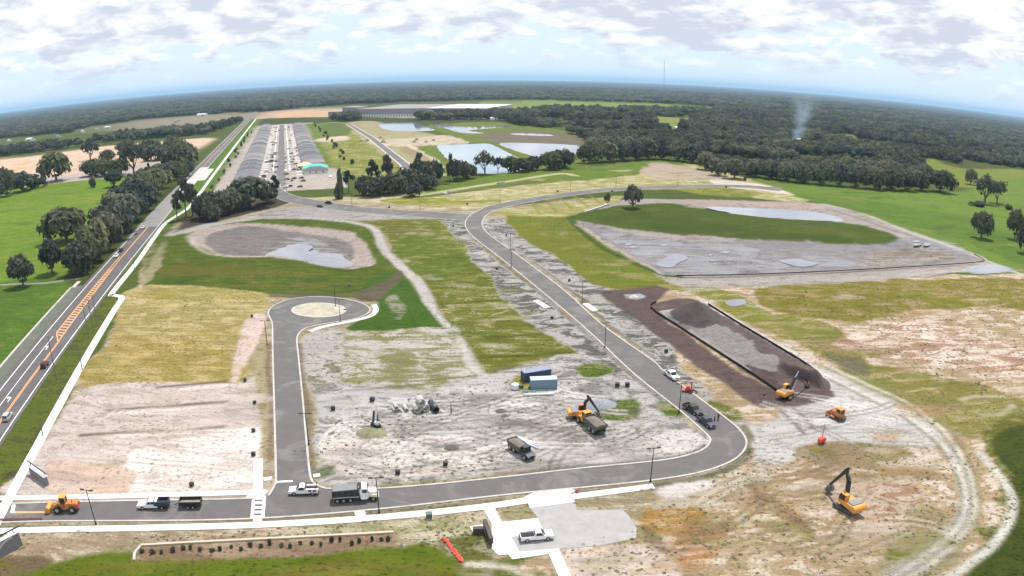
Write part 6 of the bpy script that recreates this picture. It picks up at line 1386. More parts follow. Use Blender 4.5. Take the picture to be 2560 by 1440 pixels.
for i, (p, lab) in enumerate(LAMPS):
    o = lp if i == 0 else copy_tree(lp); x, y = G(*p); o.location = (x, y, .03); o.rotation_euler = (0, 0, .15 + rnd.uniform(-.2, .2)); o['label'] = lab; o['group'] = 'street lamps of the new streets'
def upole(px, py, h, label, gear=True, lean=0.0):
    x, y = G(px, py); t = thing('utility_pole', label, 'utility pole', (x, y, 0), H_ANG); t['group'] = 'utility poles along the highway'
    MB().cyl((0, 0, -.1), (lean, 0, h), .17, .11, 8).build('pole', M_WOODP, t)
    if gear:
        MB().box((lean, 0, h - .6), (.12, 2.2, .14)).build('crossarm', M_WOODP, t)
        for y_ in (-1, 0, 1): MB().cyl((lean, y_ * .95, h - .5), (lean, y_ * .95, h - .2), .07, .05, 8).build('insulator', M_RIM, t)
        MB().cyl((lean + .3, .25, h - 3.2), (lean + .3, .25, h - 2.2), .28, .28, 10).build('transformer', M_RIM, t)
    return t
upole(221, 844, 11.5, 'nearest of the three poles standing close together by the verge'); upole(233, 828, 11.5, 'middle of the three poles standing close together'); upole(243, 814, 11.2, 'farthest of the three poles standing close together')
upole(142, 951, 13.5, 'tall pole beside the orange centre line start', False); upole(206, 925, 6.0, 'short post on the edge of the white footpath', False); upole(108, 1090, 5.0, 'short post where the footpath meets the sand', False); upole(336, 672, 5.5, 'short post on the footpath above its jog', False)
upole(466, 540, 12, 'pole among the ragged pines near the basin corner'); upole(443, 560, 11, 'pole at the corner where the footpath bends', False); upole(1128, 1034, 2.6, 'short survey post right of the concrete pipes', False)
# utility boxes waiting on the lots
def ubox(px, py, label, w=1.0, h=1.0, m=None):
    x, y = G(px, py); t = thing('utility_box', label, 'utility box', (x, y, 0), rnd.uniform(-.3, .3)); t['group'] = 'dark utility boxes on the lots'; m = m or M_POLE
    MB().box((0, 0, .06), (w * 1.25, w * 1.1, .14)).build('base_slab', M_KERB, t); MB().box((0, 0, .12 + h / 2), (w, w * .85, h)).build('cabinet', m, t); MB().box((0, 0, .14 + h), (w * 1.08, w * .95, .07)).build('lid', m, t); MB().box((0, -w * .43, .12 + h * .5), (.05, .04, h * .8)).build('door_seam', M_STEEL, t)
UB = [((1543, 968), 'left of the pair of black boxes near the street kerb', 1.4), ((1568, 967), 'right of the pair of black boxes near the street kerb', 1.3), ((1114, 1165), 'black box on the pale sand below the debris', 1.1), ((995, 1186), 'black box with a pale top near the dump truck', 1.1), ((931, 1004), 'dark box left of the concrete pipes', 1.3), ((833, 1026), 'dark box at the edge of the side street lots', 1.2), ((613, 954), 'black box where the yellow lots meet the sand', 1.0), ((630, 793), 'small black box beside the turning circle', .9), ((480, 1216), 'tall dark box standing on the sand above the crew truck', 1.0), ((1073, 1296), 'grey green cabinet on the footpath verge', 1.4), ((634, 1140), 'black box at the head of the short footpath', 1.0), ((634, 1080), 'black box beside the side street verge', .9), ((637, 1010), 'dark box in the weeds by the side street', .9), ((874, 717), 'dark box in the green swale above the turning circle', .9), ((1242, 674), 'black box left of the long street near the bend', 1.0), ((1380, 798), 'black box on the rubble left of the long street', 1.1), ((1423, 703), 'black box on the rubble right of the long street', 1.0), ((1665, 882), 'black box between the long street and the stockpile', 1.2), ((1910, 990), 'dark box under the stockpile', .7), ((1133, 567), 'dark box near the bend of the long street', 1.0), ((1266, 590), 'dark box right of the bend of the long street', 1.0), ((973, 520), 'dark box in the meadow by the cross street', 1.2), ((1530, 480), 'dark box by the far curving street', 1.3), ((1394, 480), 'small box left of the far curving street lamp', 1.3), ((1815, 470), 'dark box at the sandy end of the far street', 1.6), ((1168, 512), 'dark box in the meadow before the far curve', 1.2)]
for p, lab, w in UB: ubox(*p, lab, w * .8, w * .75, mat('green grey cabinet', (.10, .13, .13), .6) if 'grey green' in lab else None)
# stop sign
x, y = G(1441, 1252); ss = thing('stop_sign', 'red stop sign on a thin post beside the concrete driveway', 'stop sign', (x, y, 0), 0.1)
MB().cyl((0, 0, 0), (0, 0, 2.3), .04, .04, 8).build('post', M_RIM, ss)
def octo(name, r, yy, m, par):
    return MB().prism([(r * math.cos(math.pi / 8 + k * math.pi / 4), 2.15 + r * math.sin(math.pi / 8 + k * math.pi / 4)) for k in range(8)], yy, yy + .02).build(name, m, par)
pl_ = octo('border', .50, -.07, M_WHITE, ss); octo('face', .46, -.095, mat('sign red', (.55, .02, .03), .5), ss)
tcu = bpy.data.curves.new('letters', 'FONT'); tcu.body = 'STOP'; tcu.size = .34; tcu.align_x = 'CENTER'; tcu.align_y = 'CENTER'; tcu.extrude = .004; tcu.materials.append(M_WHITE)
to0 = bpy.data.objects.new('letters_text', tcu); COL.objects.link(to0); bpy.context.view_layer.update()
lme = bpy.data.meshes.new_from_object(to0.evaluated_get(bpy.context.evaluated_depsgraph_get())); bpy.data.objects.remove(to0)
to = bpy.data.objects.new('letters', lme); COL.objects.link(to); to.parent = ss; to.location = (0, -.105, 2.15); to.rotation_euler = (R(90), 0, 0)
# mail kiosk units
M_BROWN = mat('dark brown metal', (.05, .032, .03), .5)
ma, mbb = Vector(G(1212, 1318)), Vector(G(1229, 1367)); md_ = (mbb - ma); mn = 5
for i in range(mn):
    c = ma + md_ * (i + .5) / mn; t = thing('mailbox_unit', '%s dark brown mailbox cabinet from the far end of the row' % ORD[i], 'mailbox', (c.x, c.y, .02), math.atan2(md_.y, md_.x)); t['group'] = 'mailbox row beside the pad'
    MB().box((0, 0, .35), (.35, .35, .6)).build('pedestal', M_BROWN, t); cb_ = MB().box((0, 0, 1.15), (md_.length / mn * .96, .6, 1.1)).build('cabinet', M_BROWN, t); MB().box((0, 0, 1.74), (md_.length / mn, .72, .08)).build('lid', M_BROWN, t)
    for a in range(3):
        for b in range(4): MB().box((-.5 + a * .5, -.31, .75 + b * .25), (.42, .03, .2)).build('mail_door', M_STEEL, cb_)
x, y = G(1196, 1333); t = thing('parcel_locker', 'low dark locker left of the mailbox row', 'locker', (x, y, 0), .1); MB().box((0, 0, .6), (1.9, .8, 1.1)).build('cabinet', M_BROWN, t); MB().box((0, 0, 1.18), (2.0, .9, .07)).build('lid', M_BROWN, t)
for k in range(3): MB().box((-.6 + k * .6, -.41, .6), (.52, .03, .9)).build('locker_door', M_STEEL, t)
sheet('kiosk_slab', GP([(1174, 1317), (1206, 1312), (1212, 1327), (1182, 1331)]), .12, M_CONC, thick=.1)
# entrance walls
M_WALLW = mat('white painted wall', (.74, .74, .75), .8, noise=.03); M_WALLG = mat('shaded grey wall', (.20, .20, .215), .9, noise=.15, nscale=1.5)  # entrance walls are white; the shade on their front is put into the grey
def entry_wall(p0, p1, h, label, emblem):
    a, b = Vector(G(*p0)), Vector(G(*p1)); d = b - a; L = d.length
    t = thing('entrance_wall', label, 'entrance wall', ((a.x + b.x) / 2, (a.y + b.y) / 2, 0), math.atan2(d.y, d.x))
    MB().box((0, 0, h / 2), (L, .7, h)).build('wall', M_WALLG, t); MB().box((0, 0, h + .06), (L + .3, 1.0, .14)).build('coping', M_WALLW, t)
    for s in (-.42, .42): MB().box((s * L, .1, h + .45), (.14, .14, .7)).build('bracket', M_POLE, t)
    MB().box((0, .1, h + .85), (L + 1.2, .22, .2)).build('top_beam', M_POLE, t)
    if emblem:
        pts = [(-L / 2 + .1 + L * .85 * u, h - .25 - (h - .55) * (1 - (1 / (1 + math.exp(12 * (.62 - u)))) if True else 0)) for u in np.linspace(0, 1, 24)]
        mb = MB()
        for (x0, z0), (x1, z1) in zip(pts[:-1], pts[1:]): mb.beam((x0, -.38, z0), (x1, -.38, z1), .06, .16)
        mb.build('curved_trim', M_WALLW, t)
        MB().add([(x, -.36, z) for x, z in pts] + [(-L / 2 + .1, -.36, h - .1)], [tuple(range(len(pts) + 1))]).build('pale_panel', mat('pale grey panel', (.34, .34, .35), .8), t)
    return t
entry_wall((79, 1184), (120, 1214), 2.1, 'angled white capped entrance wall with dark beam beside the highway footpath', False)
entry_wall((-62, 1424), (56, 1362), 3.0, 'white topped entrance wall with curved trim cut by the left edge', True)
# containers
M_CORR = None
def container(p0, p1, label, c, ctop):
    a, b = Vector(G(*p0)), Vector(G(*p1)); d = b - a; L = d.length; nrm = Vector((-d.y, d.x)).normalized(); ctr = (a + b) / 2 + nrm * 1.22
    t = thing('shipping_container', label, 'container', (ctr.x, ctr.y, 0), math.atan2(d.y, d.x)); m = mat('container ' + label[:12], c, .6, noise=.08); mt = mat('container top ' + label[:12], ctop, .6, noise=.08)
    MB().box((0, 0, 1.34), (L - .2, 2.34, 2.4)).build('body', m, t); MB().box((0, 0, 2.60), (L, 2.44, .12)).build('roof', mt, t)
    for s in (-1, 1):
        for k in range(int(L / .42)): MB().box((-L / 2 + .3 + k * .42, s * 1.185, 1.34), (.2, .05, 2.3)).build('corrugation', m, t)
        for e in (-1, 1): MB().box((e * (L / 2 - .08), s * 1.15, 1.3), (.18, .18, 2.6)).build('corner_post', m, t)
    for s in (-1, 1): dd = MB().box((L / 2 - .07, s * .58, 1.34), (.08, 1.1, 2.3)).build('door', m, t); MB().cyl((L / 2, s * .3, .3), (L / 2, s * .3, 2.4), .03, .03, 6).build('lock_rod', M_RIM, dd)
container((1311, 957), (1377, 946), 'dark blue shipping container behind the pale one', (.045, .06, .12), (.20, .24, .33)); container((1327, 975), (1393, 972), 'pale blue grey shipping container in front of the dark one', (.17, .25, .33), (.40, .52, .64))
# pipes
M_CPIPE = mat('concrete pipe', (.46, .445, .42), .9, noise=.08); M_BPIPE = mat('black plastic pipe', (.035, .035, .045), .4); M_PVC = mat('white plastic pipe', (.70, .74, .80), .4); M_PVCG = mat('green plastic pipe', (.16, .45, .36), .4)
def pipe(x, y, z, ang, L, r, label, group, m=None, name='concrete_pipe', wall=.16):
    o = MB().tube((-L / 2, 0, 0), (L / 2, 0, 0), r, r * (1 - wall), 22).build(name, m or M_CPIPE, None, None, True); o.location = (x, y, z + r); o.rotation_euler = (0, 0, ang); return tag(o, label, 'pipe', group)
AP = math.atan2(-1, .42)
def pipe_px(px, py, r, dz, label, group, L=2.4, dx=0.0, m=None, ang=AP):
    x, y = G(px, py); pipe(x - math.sin(ang) * dx, y + math.cos(ang) * dx, dz, ang, L, r, label, group, m)
for dx, dz, lab in ((-.45, 0, 'lower left small concrete pipe of the little stack'), (.45, 0, 'lower right small concrete pipe of the little stack'), (0, .76, 'top small concrete pipe of the little stack')): pipe_px(990, 1026, .42, dz, lab, 'small concrete pipes', 2.6, dx)
pipe_px(1014, 1024, .46, 0, 'single small concrete pipe between the two stacks', 'small concrete pipes', 3.0)
for dx, dz, lab in ((-.98, 0, 'lower left big concrete pipe of the stack'), (.98, 0, 'lower right big concrete pipe of the stack'), (0, 1.62, 'top big concrete pipe of the stack')): pipe_px(1052, 1026, .95, dz, lab, 'big concrete pipes', 2.6, dx)
pipe_px(1084, 1023, .8, 0, 'long black plastic pipe right of the big concrete pipes', None, 4.6, 0, M_BPIPE)
def laid(p0, p1, r, m, label, group=None):
    a, b = Vector(G(*p0)), Vector(G(*p1)); c = (a + b) / 2; pipe(c.x, c.y, 0, math.atan2((b - a).y, (b - a).x), (b - a).length, r, label, group, m, 'plastic_pipe', .1)
laid((1307, 990), (1385, 987), .3, M_PVC, 'long white pipe with a dark end lying before the containers'); laid((1306, 980), (1340, 979), .15, M_PVCG, 'green plastic pipe left in front of the pale container'); laid((1330, 977), (1368, 975), .15, M_PVCG, 'green plastic pipe against the pale container')
for i, (a, b, lab) in enumerate((((1296, 1094), (1340, 1112), 'farthest white pipe of the bundle by the blue truck'), ((1294, 1097), (1342, 1117), 'second white pipe of the bundle by the blue truck'), ((1291, 1100), (1345, 1123), 'nearest long white pipe of the bundle by the blue truck'), ((1276, 1101), (1298, 1111), 'short white pipe left of the bundle'))): laid(a, b, .22, M_PVC, lab)
# tank and pump left of the containers
x, y = G(1288, 972); t = thing('water_tank', 'round pale tank with a small green pump left of the containers', 'tank', (x, y, 0), .4); MB().cyl((0, 0, .1), (0, 0, 1.3), .95, .95, 20).build('drum', M_PVC, t); MB().cyl((0, 0, 1.3), (0, 0, 1.5), .95, .5, 20).build('lid', M_PVC, t); MB().box((1.7, 0, .4), (.9, .7, .7)).build('pump', P_DKGREEN, t); MB().cyl((.8, 0, .4), (1.4, 0, .4), .1, .1, 8).build('hose', M_DARK, t)
# stockpile and silt fence
def stockpile():
    a, b = Vector(G(1634, 774)), Vector(G(1940, 978)); d = (b - a); L = d.length + 7; d.normalize(); n = Vector((-d.y, d.x)); NU, NV = 130, 48; vs, cols = [], []
    cg, cp, cd_, cw = alb((156, 150, 147)), alb((108, 90, 87)), alb((92, 83, 79)), alb((186, 174, 168))
    prof_v, prof_h = [0.3, 1.6, 9.0, 12.5, 14.5, 19.0], [0, .5, 2.9, 3.9, 3.3, 0]
    for i in range(NU):
        u = i / (NU - 1) * L
        for j in range(NV):
            v = 20 * j / (NV - 1)                       # across: + is away from the street
            e0 = min(max((u - 1) / 7, 0), 1); e1 = min(max((L - u) / 7, 0), 1) ** .6
            h = float(np.interp(v, prof_v, prof_h)) * e0 * e1
            hc = max(0, 1 - math.hypot((u - 15) / 13, (v - 8) / 8.5)); h = max(h, 7.2 * hc ** .9)
            cut = (u - (L - 14)) / 3 + (v - 9.5) * -.35 + .8 * math.sin(v * .9)
            if cut > 0 and v < 13: h *= max(.06, 1 - cut * .7)
            rd = math.hypot(max(0, u - (L - 14)) / 14, (v - 9) / 11.5); h *= 1 if u < L - 14 else min(1, max(0, (1 - rd) / .35))
            h += float(fbm(np.array(u), np.array(v), 3.0, 3) - .5) * 1.3 * min(1, h)
            p = a + d * u + n * v; vs.append((p.x, p.y, h - .08)); wv = float(fbm(np.array(u + 50.), np.array(v + 9.), 6.0, 3) - .5) * 5
            c = cd_ if hc > .12 else (cp if (v + wv > 9.4 or (cut > .1 and v < 13)) else cg)
            if (u < 5 and v < 8) or (v < 1.5 and hc == 0): c = cw
            cols.append(tuple(c) + (1,))
    fs = [(i * NV + j, (i + 1) * NV + j, (i + 1) * NV + j + 1, i * NV + j + 1) for i in range(NU - 1) for j in range(NV - 1)]
    m = bpy.data.materials.new('stockpile soil'); m.use_nodes = True; N, Lk = m.node_tree.nodes, m.node_tree.links; at = N.new('ShaderNodeAttribute'); at.attribute_name = 'cover'; nz = N.new('ShaderNodeTexNoise'); nz.inputs['Scale'].default_value = .8; nz.inputs['Detail'].default_value = 8
    g = N.new('ShaderNodeNewGeometry'); Lk.new(g.outputs['Position'], nz.inputs['Vector']); mr = N.new('ShaderNodeMapRange'); mr.inputs[1].default_value = .3; mr.inputs[2].default_value = .7; mr.inputs[3].default_value = .75; mr.inputs[4].default_value = 1.2; Lk.new(nz.outputs['Fac'], mr.inputs[0])
    sc = N.new('ShaderNodeVectorMath'); sc.operation = 'SCALE'; Lk.new(at.outputs['Color'], sc.inputs[0]); Lk.new(mr.outputs[0], sc.inputs['Scale']); Lk.new(sc.outputs[0], N['Principled BSDF'].inputs['Base Color']); N['Principled BSDF'].inputs['Roughness'].default_value = .95
    bp = N.new('ShaderNodeBump'); bp.inputs['Strength'].default_value = .6; Lk.new(nz.outputs['Fac'], bp.inputs['Height']); Lk.new(bp.outputs[0], N['Principled BSDF'].inputs['Normal'])
    o = obj('soil_stockpile', vs, fs, m, None, None, True); A = o.data.attributes.new('cover', 'FLOAT_COLOR', 'POINT'); A.data.foreach_set('color', np.array(cols, np.float32).ravel()); tag(o, 'long grey and dark brown soil stockpile beside the street', 'stockpile')
stockpile()
M_FENCE = mat('black silt cloth', (.015, .015, .017), .9)
def silt(px, h, label):
    P = smooth(GP(px), 6); t = thing('silt_fence', label, 'silt fence', (P[0][0], P[0][1], 0)); o = P[0]; mb = MB(); n = len(P)
    vs = [(x - o[0], y - o[1], 0) for x, y in P] + [(x - o[0], y - o[1], h) for x, y in P]; q = offsets(P, .05); vs += [(x - o[0], y - o[1], 0) for x, y in q] + [(x - o[0], y - o[1], h) for x, y in q]
    mb.add(vs, [(i, i + 1, n + i + 1, n + i) for i in range(n - 1)] + [(2 * n + i, 3 * n + i, 3 * n + i + 1, 2 * n + i + 1) for i in range(n - 1)] + [(n + i, n + i + 1, 3 * n + i + 1, 3 * n + i) for i in range(n - 1)]); mb.build('cloth', M_FENCE, t)
    for i in range(0, n, 3): MB().box((P[i][0] - o[0], P[i][1] - o[1], h / 2 + .1), (.07, .07, h + .25)).build('stake', M_WOODP, t)
silt([(1640, 757), (1626, 766), (1640, 782), (1690, 814), (1780, 872), (1870, 930), (1944, 980)], .75, 'black silt fence along the street side of the stockpile'); silt([(1770, 762), (1850, 812), (1950, 872), (2015, 912), (2046, 938), (2052, 955), (2030, 963)], .75, 'black silt fence round the far side of the stockpile')
silt([(1690, 690), (1900, 686), (2200, 672), (2440, 656), (2455, 648), (2435, 636)], .4, 'low dark silt fence along the near rim of the right basin')
heap(1585, 743, 3.5, .9, 'small pale heap on the dark yard beside the stockpile', M_CPIPE, None, 5); heap(1500, 1012, 8, 1.2, 'low blue grey gravel heap right of the orange excavator', mat('blue grey gravel', (.22, .23, .26), .9, noise=.3, nscale=3.0), None, 6, 'gravel heap', 'gravel_heap'); heap(1472, 1014, 7, 1.0, 'low grey gravel heap behind the excavator boom', mat('blue grey gravel', (.22, .23, .26), .9), None, 8, 'gravel heap', 'gravel_heap')
heap(928, 1082, 8, 1.1, 'weedy green mound at the foot of the drill rig', mat('weedy mound', (.19, .18, .11), .95, noise=.4, nscale=1.0), None, 7)
for i, a in enumerate(((1130, 1120, 3.4, .9, 'dark broken debris pile on the churned sand'), (1252, 1028, 3.0, .7, 'dark debris tuft left of the excavator tracks'), (1262, 1040, 2.0, .5, 'smaller dark debris tuft beside the churned track'))): heap(*a[:4], a[4], M_MUDM, None, 20 + i, 'debris', 'debris_pile')
# planting bed by the lower footpath
edge = smooth(GP([(352, 1365), (520, 1356), (760, 1344), (984, 1332)]), 8); tag(ribbon('bed_edging', edge, .5, .35, mat('tan block edging', (.5, .42, .33), .9, noise=.12, space='World'), None, None, .4), 'long low tan edging of the planting bed at the bottom', 'edging')
tag(ribbon('bed_edging', smooth(GP([(352, 1366), (338, 1384), (336, 1402)]), 6), .5, .3, M_KERB, None, None, .35), 'short pale edging closing the left end of the planting bed', 'edging')
for k in range(26):
    u = k / 25; px = 356 + u * 620 + rnd.uniform(-5, 5); py = 1383 - u * 33 + rnd.uniform(-5, 7); x, y = G(px, py)
    plant(x, y, rnd.uniform(.7, 1.2), rnd.uniform(.8, 1.4), 'bush', '%s young dark shrub from the left end of the planting bed' % ORD[k], 'young shrubs of the planting bed')
# red safety fence near the entrance, orange cloth on the grass
tf = thing('safety_fence', 'low reddish safety fence with thin stakes at the entrance street corner', 'safety fence', G(0, 1302) + (0,)); P = GP([(-60, 1303), (20, 1302), (60, 1301), (106, 1300)]); o0 = G(0, 1302)
mbf = MB()
for (x0, y0), (x1, y1) in zip(P[:-1], P[1:]): mbf.beam((x0 - o0[0], y0 - o0[1], .35), (x1 - o0[0], y1 - o0[1], .35), .03, .5)
mbf.build('mesh_cloth', mat('faded red mesh', (.42, .16, .15), .9), tf)
for px in (-50, -20, 20, 50, 78, 105): x, y = G(px, 1301); MB().box((x - o0[0], y - o0[1], .5), (.06, .06, 1.1)).build('stake', M_WOODP, tf)
P = smooth(GP([(1104, 1346), (1118, 1356), (1130, 1374), (1142, 1388), (1156, 1406)]), 8); qn = random.Random(8); A, B = offsets(P, -.45), offsets(P, .45); n = len(P); vs = []
for i in range(n):
    w = (.5 + .5 * min(1, i / 8)) * qn.uniform(.45, 1.15)
    for k in range(5): f_ = (k / 4 - .5) * w + .5; vs.append((A[i][0] * (1 - f_) + B[i][0] * f_, A[i][1] * (1 - f_) + B[i][1] * f_, .12 + qn.uniform(0, .28)))
tag(obj('safety_netting', vs, [(i * 5 + k, i * 5 + k + 1, (i + 1) * 5 + k + 1, (i + 1) * 5 + k) for i in range(n - 1) for k in range(4)], mat('orange red netting', (.75, .08, .05), .8)), 'crumpled orange red netting lying on the grass at the bottom', 'netting')
# wooden rail by the lone basin tree
rl = smooth(GP([(1462, 533), (1490, 524), (1520, 514)]), 4); t = thing('outfall_wall', 'low white outfall wall on the far bank left of the lone tree', 'wall', (rl[0][0], rl[0][1], 0)); mw = MB()
for (x0, y0), (x1, y1) in zip(rl[:-1], rl[1:]): mw.beam((x0 - rl[0][0], y0 - rl[0][1], .5), (x1 - rl[0][0], y1 - rl[0][1], .5), .4, 1.0)
mw.build('wall', M_KERB, t); mc = MB()
for (x0, y0), (x1, y1) in zip(rl[:-1], rl[1:]): mc.beam((x0 - rl[0][0], y0 - rl[0][1], 1.06), (x1 - rl[0][0], y1 - rl[0][1], 1.06), .55, .12)
mc.build('coping', M_WALLW, t)
# two people by the dark pickups
M_SKIN = mat('skin', (.45, .28, .2), .6); M_HAIR = mat('dark hair', (.02, .015, .012), .8)
def person(px, py, face, label, shirt, trousers):
    x, y = G(px, py); t = thing('person', label, 'person', (x, y, .045), face)
    me = bpy.data.meshes.new('body'); J = [(0, 0, .95), (0, 0, 1.2), (0, 0, 1.42), (0.02, 0, 1.52), (.03, 0, 1.66), (0, .19, 1.40), (.03, .27, 1.12), (.12, .25, .88), (0, -.19, 1.40), (.02, -.28, 1.12), (.1, -.26, .88), (0, .1, .9), (.03, .12, .5), (0, .13, .08), (.14, .14, .04), (0, -.1, .9), (.0, -.13, .5), (-.04, -.14, .08), (.1, -.15, .04)]
    E = [(0, 1), (1, 2), (2, 3), (3, 4), (2, 5), (5, 6), (6, 7), (2, 8), (8, 9), (9, 10), (0, 11), (11, 12), (12, 13), (13, 14), (0, 15), (15, 16), (16, 17), (17, 18)]
    rad = [.15, .14, .15, .06, .1, .07, .05, .035, .07, .05, .035, .1, .07, .05, .035, .1, .07, .05, .035]
    me.from_pydata(J, E, []); o = bpy.data.objects.new('body', me); COL.objects.link(o); o.parent = t; me.materials.append(M_SKIN); md = o.modifiers.new('skin', 'SKIN')
    for v, r in zip(me.skin_vertices[0].data, rad): v.radius = (r, r)
    me.skin_vertices[0].data[0].use_root = True; o.modifiers.new('sub', 'SUBSURF').levels = 1
    MB().cyl((0, 0, .92), (0, 0, 1.44), .20, .22, 12).cyl((0, .2, 1.4), (.02, .27, 1.14), .085, .07, 8).cyl((0, -.2, 1.4), (.02, -.28, 1.14), .085, .07, 8).build('shirt', shirt, t); MB().cyl((0, .1, .95), (0, .13, .1), .12, .085, 10).cyl((0, -.1, .95), (-.02, -.14, .1), .12, .085, 10).build('trousers', trousers, t); MB().cyl((.0, 0, 1.66), (-.01, 0, 1.8), .125, .06, 10).build('hair', M_HAIR, t)
person(1786, 1053, 2.4, 'person in grey shirt and dark trousers left of the pair by the pickups', mat('grey shirt', (.3, .3, .32), .9), mat('dark trousers', (.03, .03, .04), .9)); person(1795, 1050, -2.0, 'person in navy shirt standing right of the pair by the pickups', mat('navy shirt', (.04, .05, .1), .9), mat('dark trousers', (.03, .03, .04), .9))
# weeds and clods over the bare ground
def weeds():
    g = np.random.RandomState(21); X, Y, S = [], [], []
    zones = [([(1405, 1375), (1600, 1300), (1650, 1215), (1900, 1150), (2100, 1110), (2380, 1110), (2540, 1180), (2540, 1290), (2380, 1440), (1440, 1440)], 1200, .42), ([(1930, 715), (2560, 695), (2560, 1090), (2330, 1060), (2060, 920)], 1800, .55), ([(770, 850), (850, 830), (900, 1010), (1200, 960), (1430, 890), (1750, 1090), (1300, 1165), (900, 1205), (800, 1190)], 900, .45), ([(1110, 560), (1170, 545), (1290, 680), (1660, 1000), (1640, 1010), (1430, 885), (1250, 700)], 900, .5), ([(1215, 560), (1265, 560), (1400, 645), (1560, 760), (1830, 1000), (1850, 1070), (1740, 975), (1400, 700)], 1100, .5), ([(60, 1345), (700, 1320), (1200, 1290), (1240, 1340), (1150, 1390), (990, 1335), (350, 1364), (120, 1400)], 700, .4), ([(850, 545), (1150, 550), (1430, 880), (1200, 900), (990, 650)], 700, .5), ([(350, 720), (660, 745), (590, 960), (230, 965)], 600, .4), ([(1290, 540), (1430, 535), (1650, 700), (1500, 712)], 500, .6)]
    for poly, n, sz in zones:
        P = GP(poly); A = np.array(P); x = g.uniform(A[:, 0].min(), A[:, 0].max(), n * 3); y = g.uniform(A[:, 1].min(), A[:, 1].max(), n * 3); k = inside(P, x, y) & (fbm(x, y, 9.0, 3) > .47)
        X.append(x[k][:n]); Y.append(y[k][:n]); S.append(g.uniform(.5, 1.6, len(x[k][:n])) ** 1.6 * sz)
    X, Y, S = map(np.concatenate, (X, Y, S)); n = len(X); me = bpy.data.meshes.new('weeds'); me.vertices.add(n); me.vertices.foreach_set('co', np.c_[X, Y, np.zeros(n)].astype(np.float32).ravel())
    A = me.attributes.new('size', 'FLOAT_VECTOR', 'POINT'); S = S * .55; A.data.foreach_set('vector', np.c_[S, S, S * g.uniform(.3, .6, n)].astype(np.float32).ravel()); A = me.attributes.new('turn', 'FLOAT', 'POINT'); A.data.foreach_set('value', g.uniform(0, 6.28, n).astype(np.float32)); A = me.attributes.new('pick', 'INT', 'POINT'); A.data.foreach_set('value', g.randint(0, 3, n).astype(np.int32))
    o = bpy.data.objects.new('weeds', me); COL.objects.link(o); o['kind'] = 'stuff'; tag(o, 'low scattered weeds and clods over the bare sandy ground', 'weeds'); coll = bpy.data.collections.new('weed shapes')
    for s, mt in ((1, leaf_mat('weed leaves', (.17, .19, .085), .3)), (2, leaf_mat('dry weed stems', (.25, .23, .18), .3)), (3, leaf_mat('dark weed leaves', (.12, .14, .065), .3))):
        qq = random.Random(s); mb = MB(); leaves(mb, [((0, 0, .2), .75, .5), ((.4, .2, .2), .5, .5), ((-.3, .4, .15), .5, .4)], 26, .3, qq, .6); c = bpy.data.objects.new('weed_shape', bpy.data.meshes.new('weed_shape')); c.data.from_pydata(mb.v, [], mb.f); c.data.materials.append(mt); coll.objects.link(c)
    md = o.modifiers.new('weeds', 'NODES'); ng = bpy.data.node_groups['wood'].copy(); md.node_group = ng
    for nd in ng.nodes:
        if nd.bl_idname == 'GeometryNodeCollectionInfo': nd.inputs['Collection'].default_value = coll
weeds()
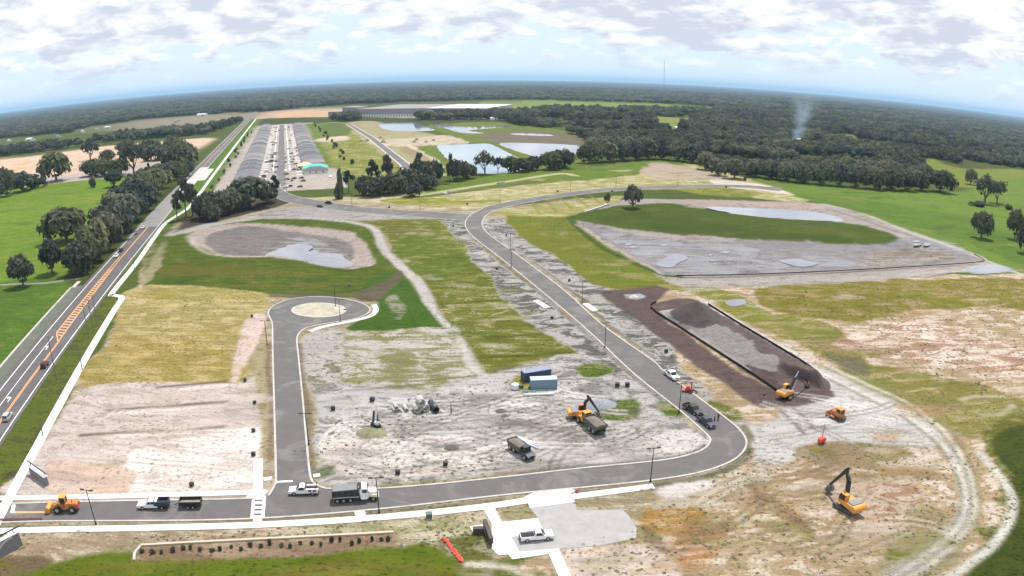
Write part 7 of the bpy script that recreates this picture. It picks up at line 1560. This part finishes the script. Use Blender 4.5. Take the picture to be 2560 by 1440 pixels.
# ------------------------------------------------------------------ smoke and haze
def smoke():
    x, y = G(1984, 356); segs = 14; n = 18; vs, fs = [], []
    for i in range(segs + 1):
        u = i / segs; z = 3 + 78 * u; r = 10 + 22 * u; ox = 4 + 16 * u + 3 * math.sin(u * 5)
        for k in range(n): a = 2 * math.pi * k / n; vs.append((ox + r * math.cos(a), r * math.sin(a), z))
    for i in range(segs): fs += [(i * n + k, i * n + (k + 1) % n, (i + 1) * n + (k + 1) % n, (i + 1) * n + k) for k in range(n)]
    fs += [tuple(range(n))[::-1], tuple(range(segs * n, segs * n + n))]
    m = bpy.data.materials.new('blue smoke'); m.use_nodes = True; N, L = m.node_tree.nodes, m.node_tree.links; N.clear(); o_ = N.new('ShaderNodeOutputMaterial'); pv = N.new('ShaderNodeVolumePrincipled'); pv.inputs['Color'].default_value = (.66, .82, 1.0, 1); pv.inputs['Anisotropy'].default_value = .2
    tc_ = N.new('ShaderNodeTexCoord'); nz = N.new('ShaderNodeTexNoise'); nz.inputs['Scale'].default_value = .06; nz.inputs['Detail'].default_value = 4; L.new(tc_.outputs['Object'], nz.inputs['Vector']); sp = N.new('ShaderNodeSeparateXYZ'); L.new(tc_.outputs['Object'], sp.inputs[0])
    def mm(op, a, b, c=False):
        k = N.new('ShaderNodeMath'); k.operation = op; k.use_clamp = c
        for i, v in enumerate((a, b)):
            if isinstance(v, (int, float)): k.inputs[i].default_value = v
            else: L.new(v, k.inputs[i])
        return k.outputs[0]
    z = sp.outputs[2]; u = mm('DIVIDE', z, 81.0); cx_ = mm('ADD', mm('MULTIPLY', u, 16.0), 4.0); dx = mm('SUBTRACT', sp.outputs[0], cx_); rr = mm('SQRT', mm('ADD', mm('MULTIPLY', dx, dx), mm('MULTIPLY', sp.outputs[1], sp.outputs[1])), 0); rad = mm('ADD', mm('MULTIPLY', u, 21.0), 9.0)
    edge = mm('SUBTRACT', 1.0, mm('DIVIDE', rr, rad), True); fall = mm('POWER', mm('SUBTRACT', 1.0, u, True), 1.3); nn = mm('MULTIPLY', mm('SUBTRACT', nz.outputs['Fac'], .36), 5.0, True)
    L.new(mm('MULTIPLY', mm('MULTIPLY', edge, fall), mm('MULTIPLY', nn, .075)), pv.inputs['Density']); L.new(pv.outputs[0], o_.inputs['Volume'])
    o = obj('smoke', vs, fs, m, None, 'stuff'); o.location = (x, y, 0); tag(o, 'thin blue smoke column rising from the right woods', 'smoke')
smoke()
def haze():
    m = bpy.data.materials.new('hazy air'); m.use_nodes = True; N, L = m.node_tree.nodes, m.node_tree.links; N.clear(); o_ = N.new('ShaderNodeOutputMaterial'); pv = N.new('ShaderNodeVolumePrincipled')
    pv.inputs['Color'].default_value = (.46, .72, 1.0, 1); pv.inputs['Density'].default_value = HAZE_D; pv.inputs['Anisotropy'].default_value = 0.0; L.new(pv.outputs[0], o_.inputs['Volume'])
    o = MB().box((0, 0, 128), (124000, 124000, 260)).build('haze', m, None, 'stuff'); tag(o, 'pale blue haze in the air over the whole plain', 'haze')
HAZE_D = 4.8e-5
haze()
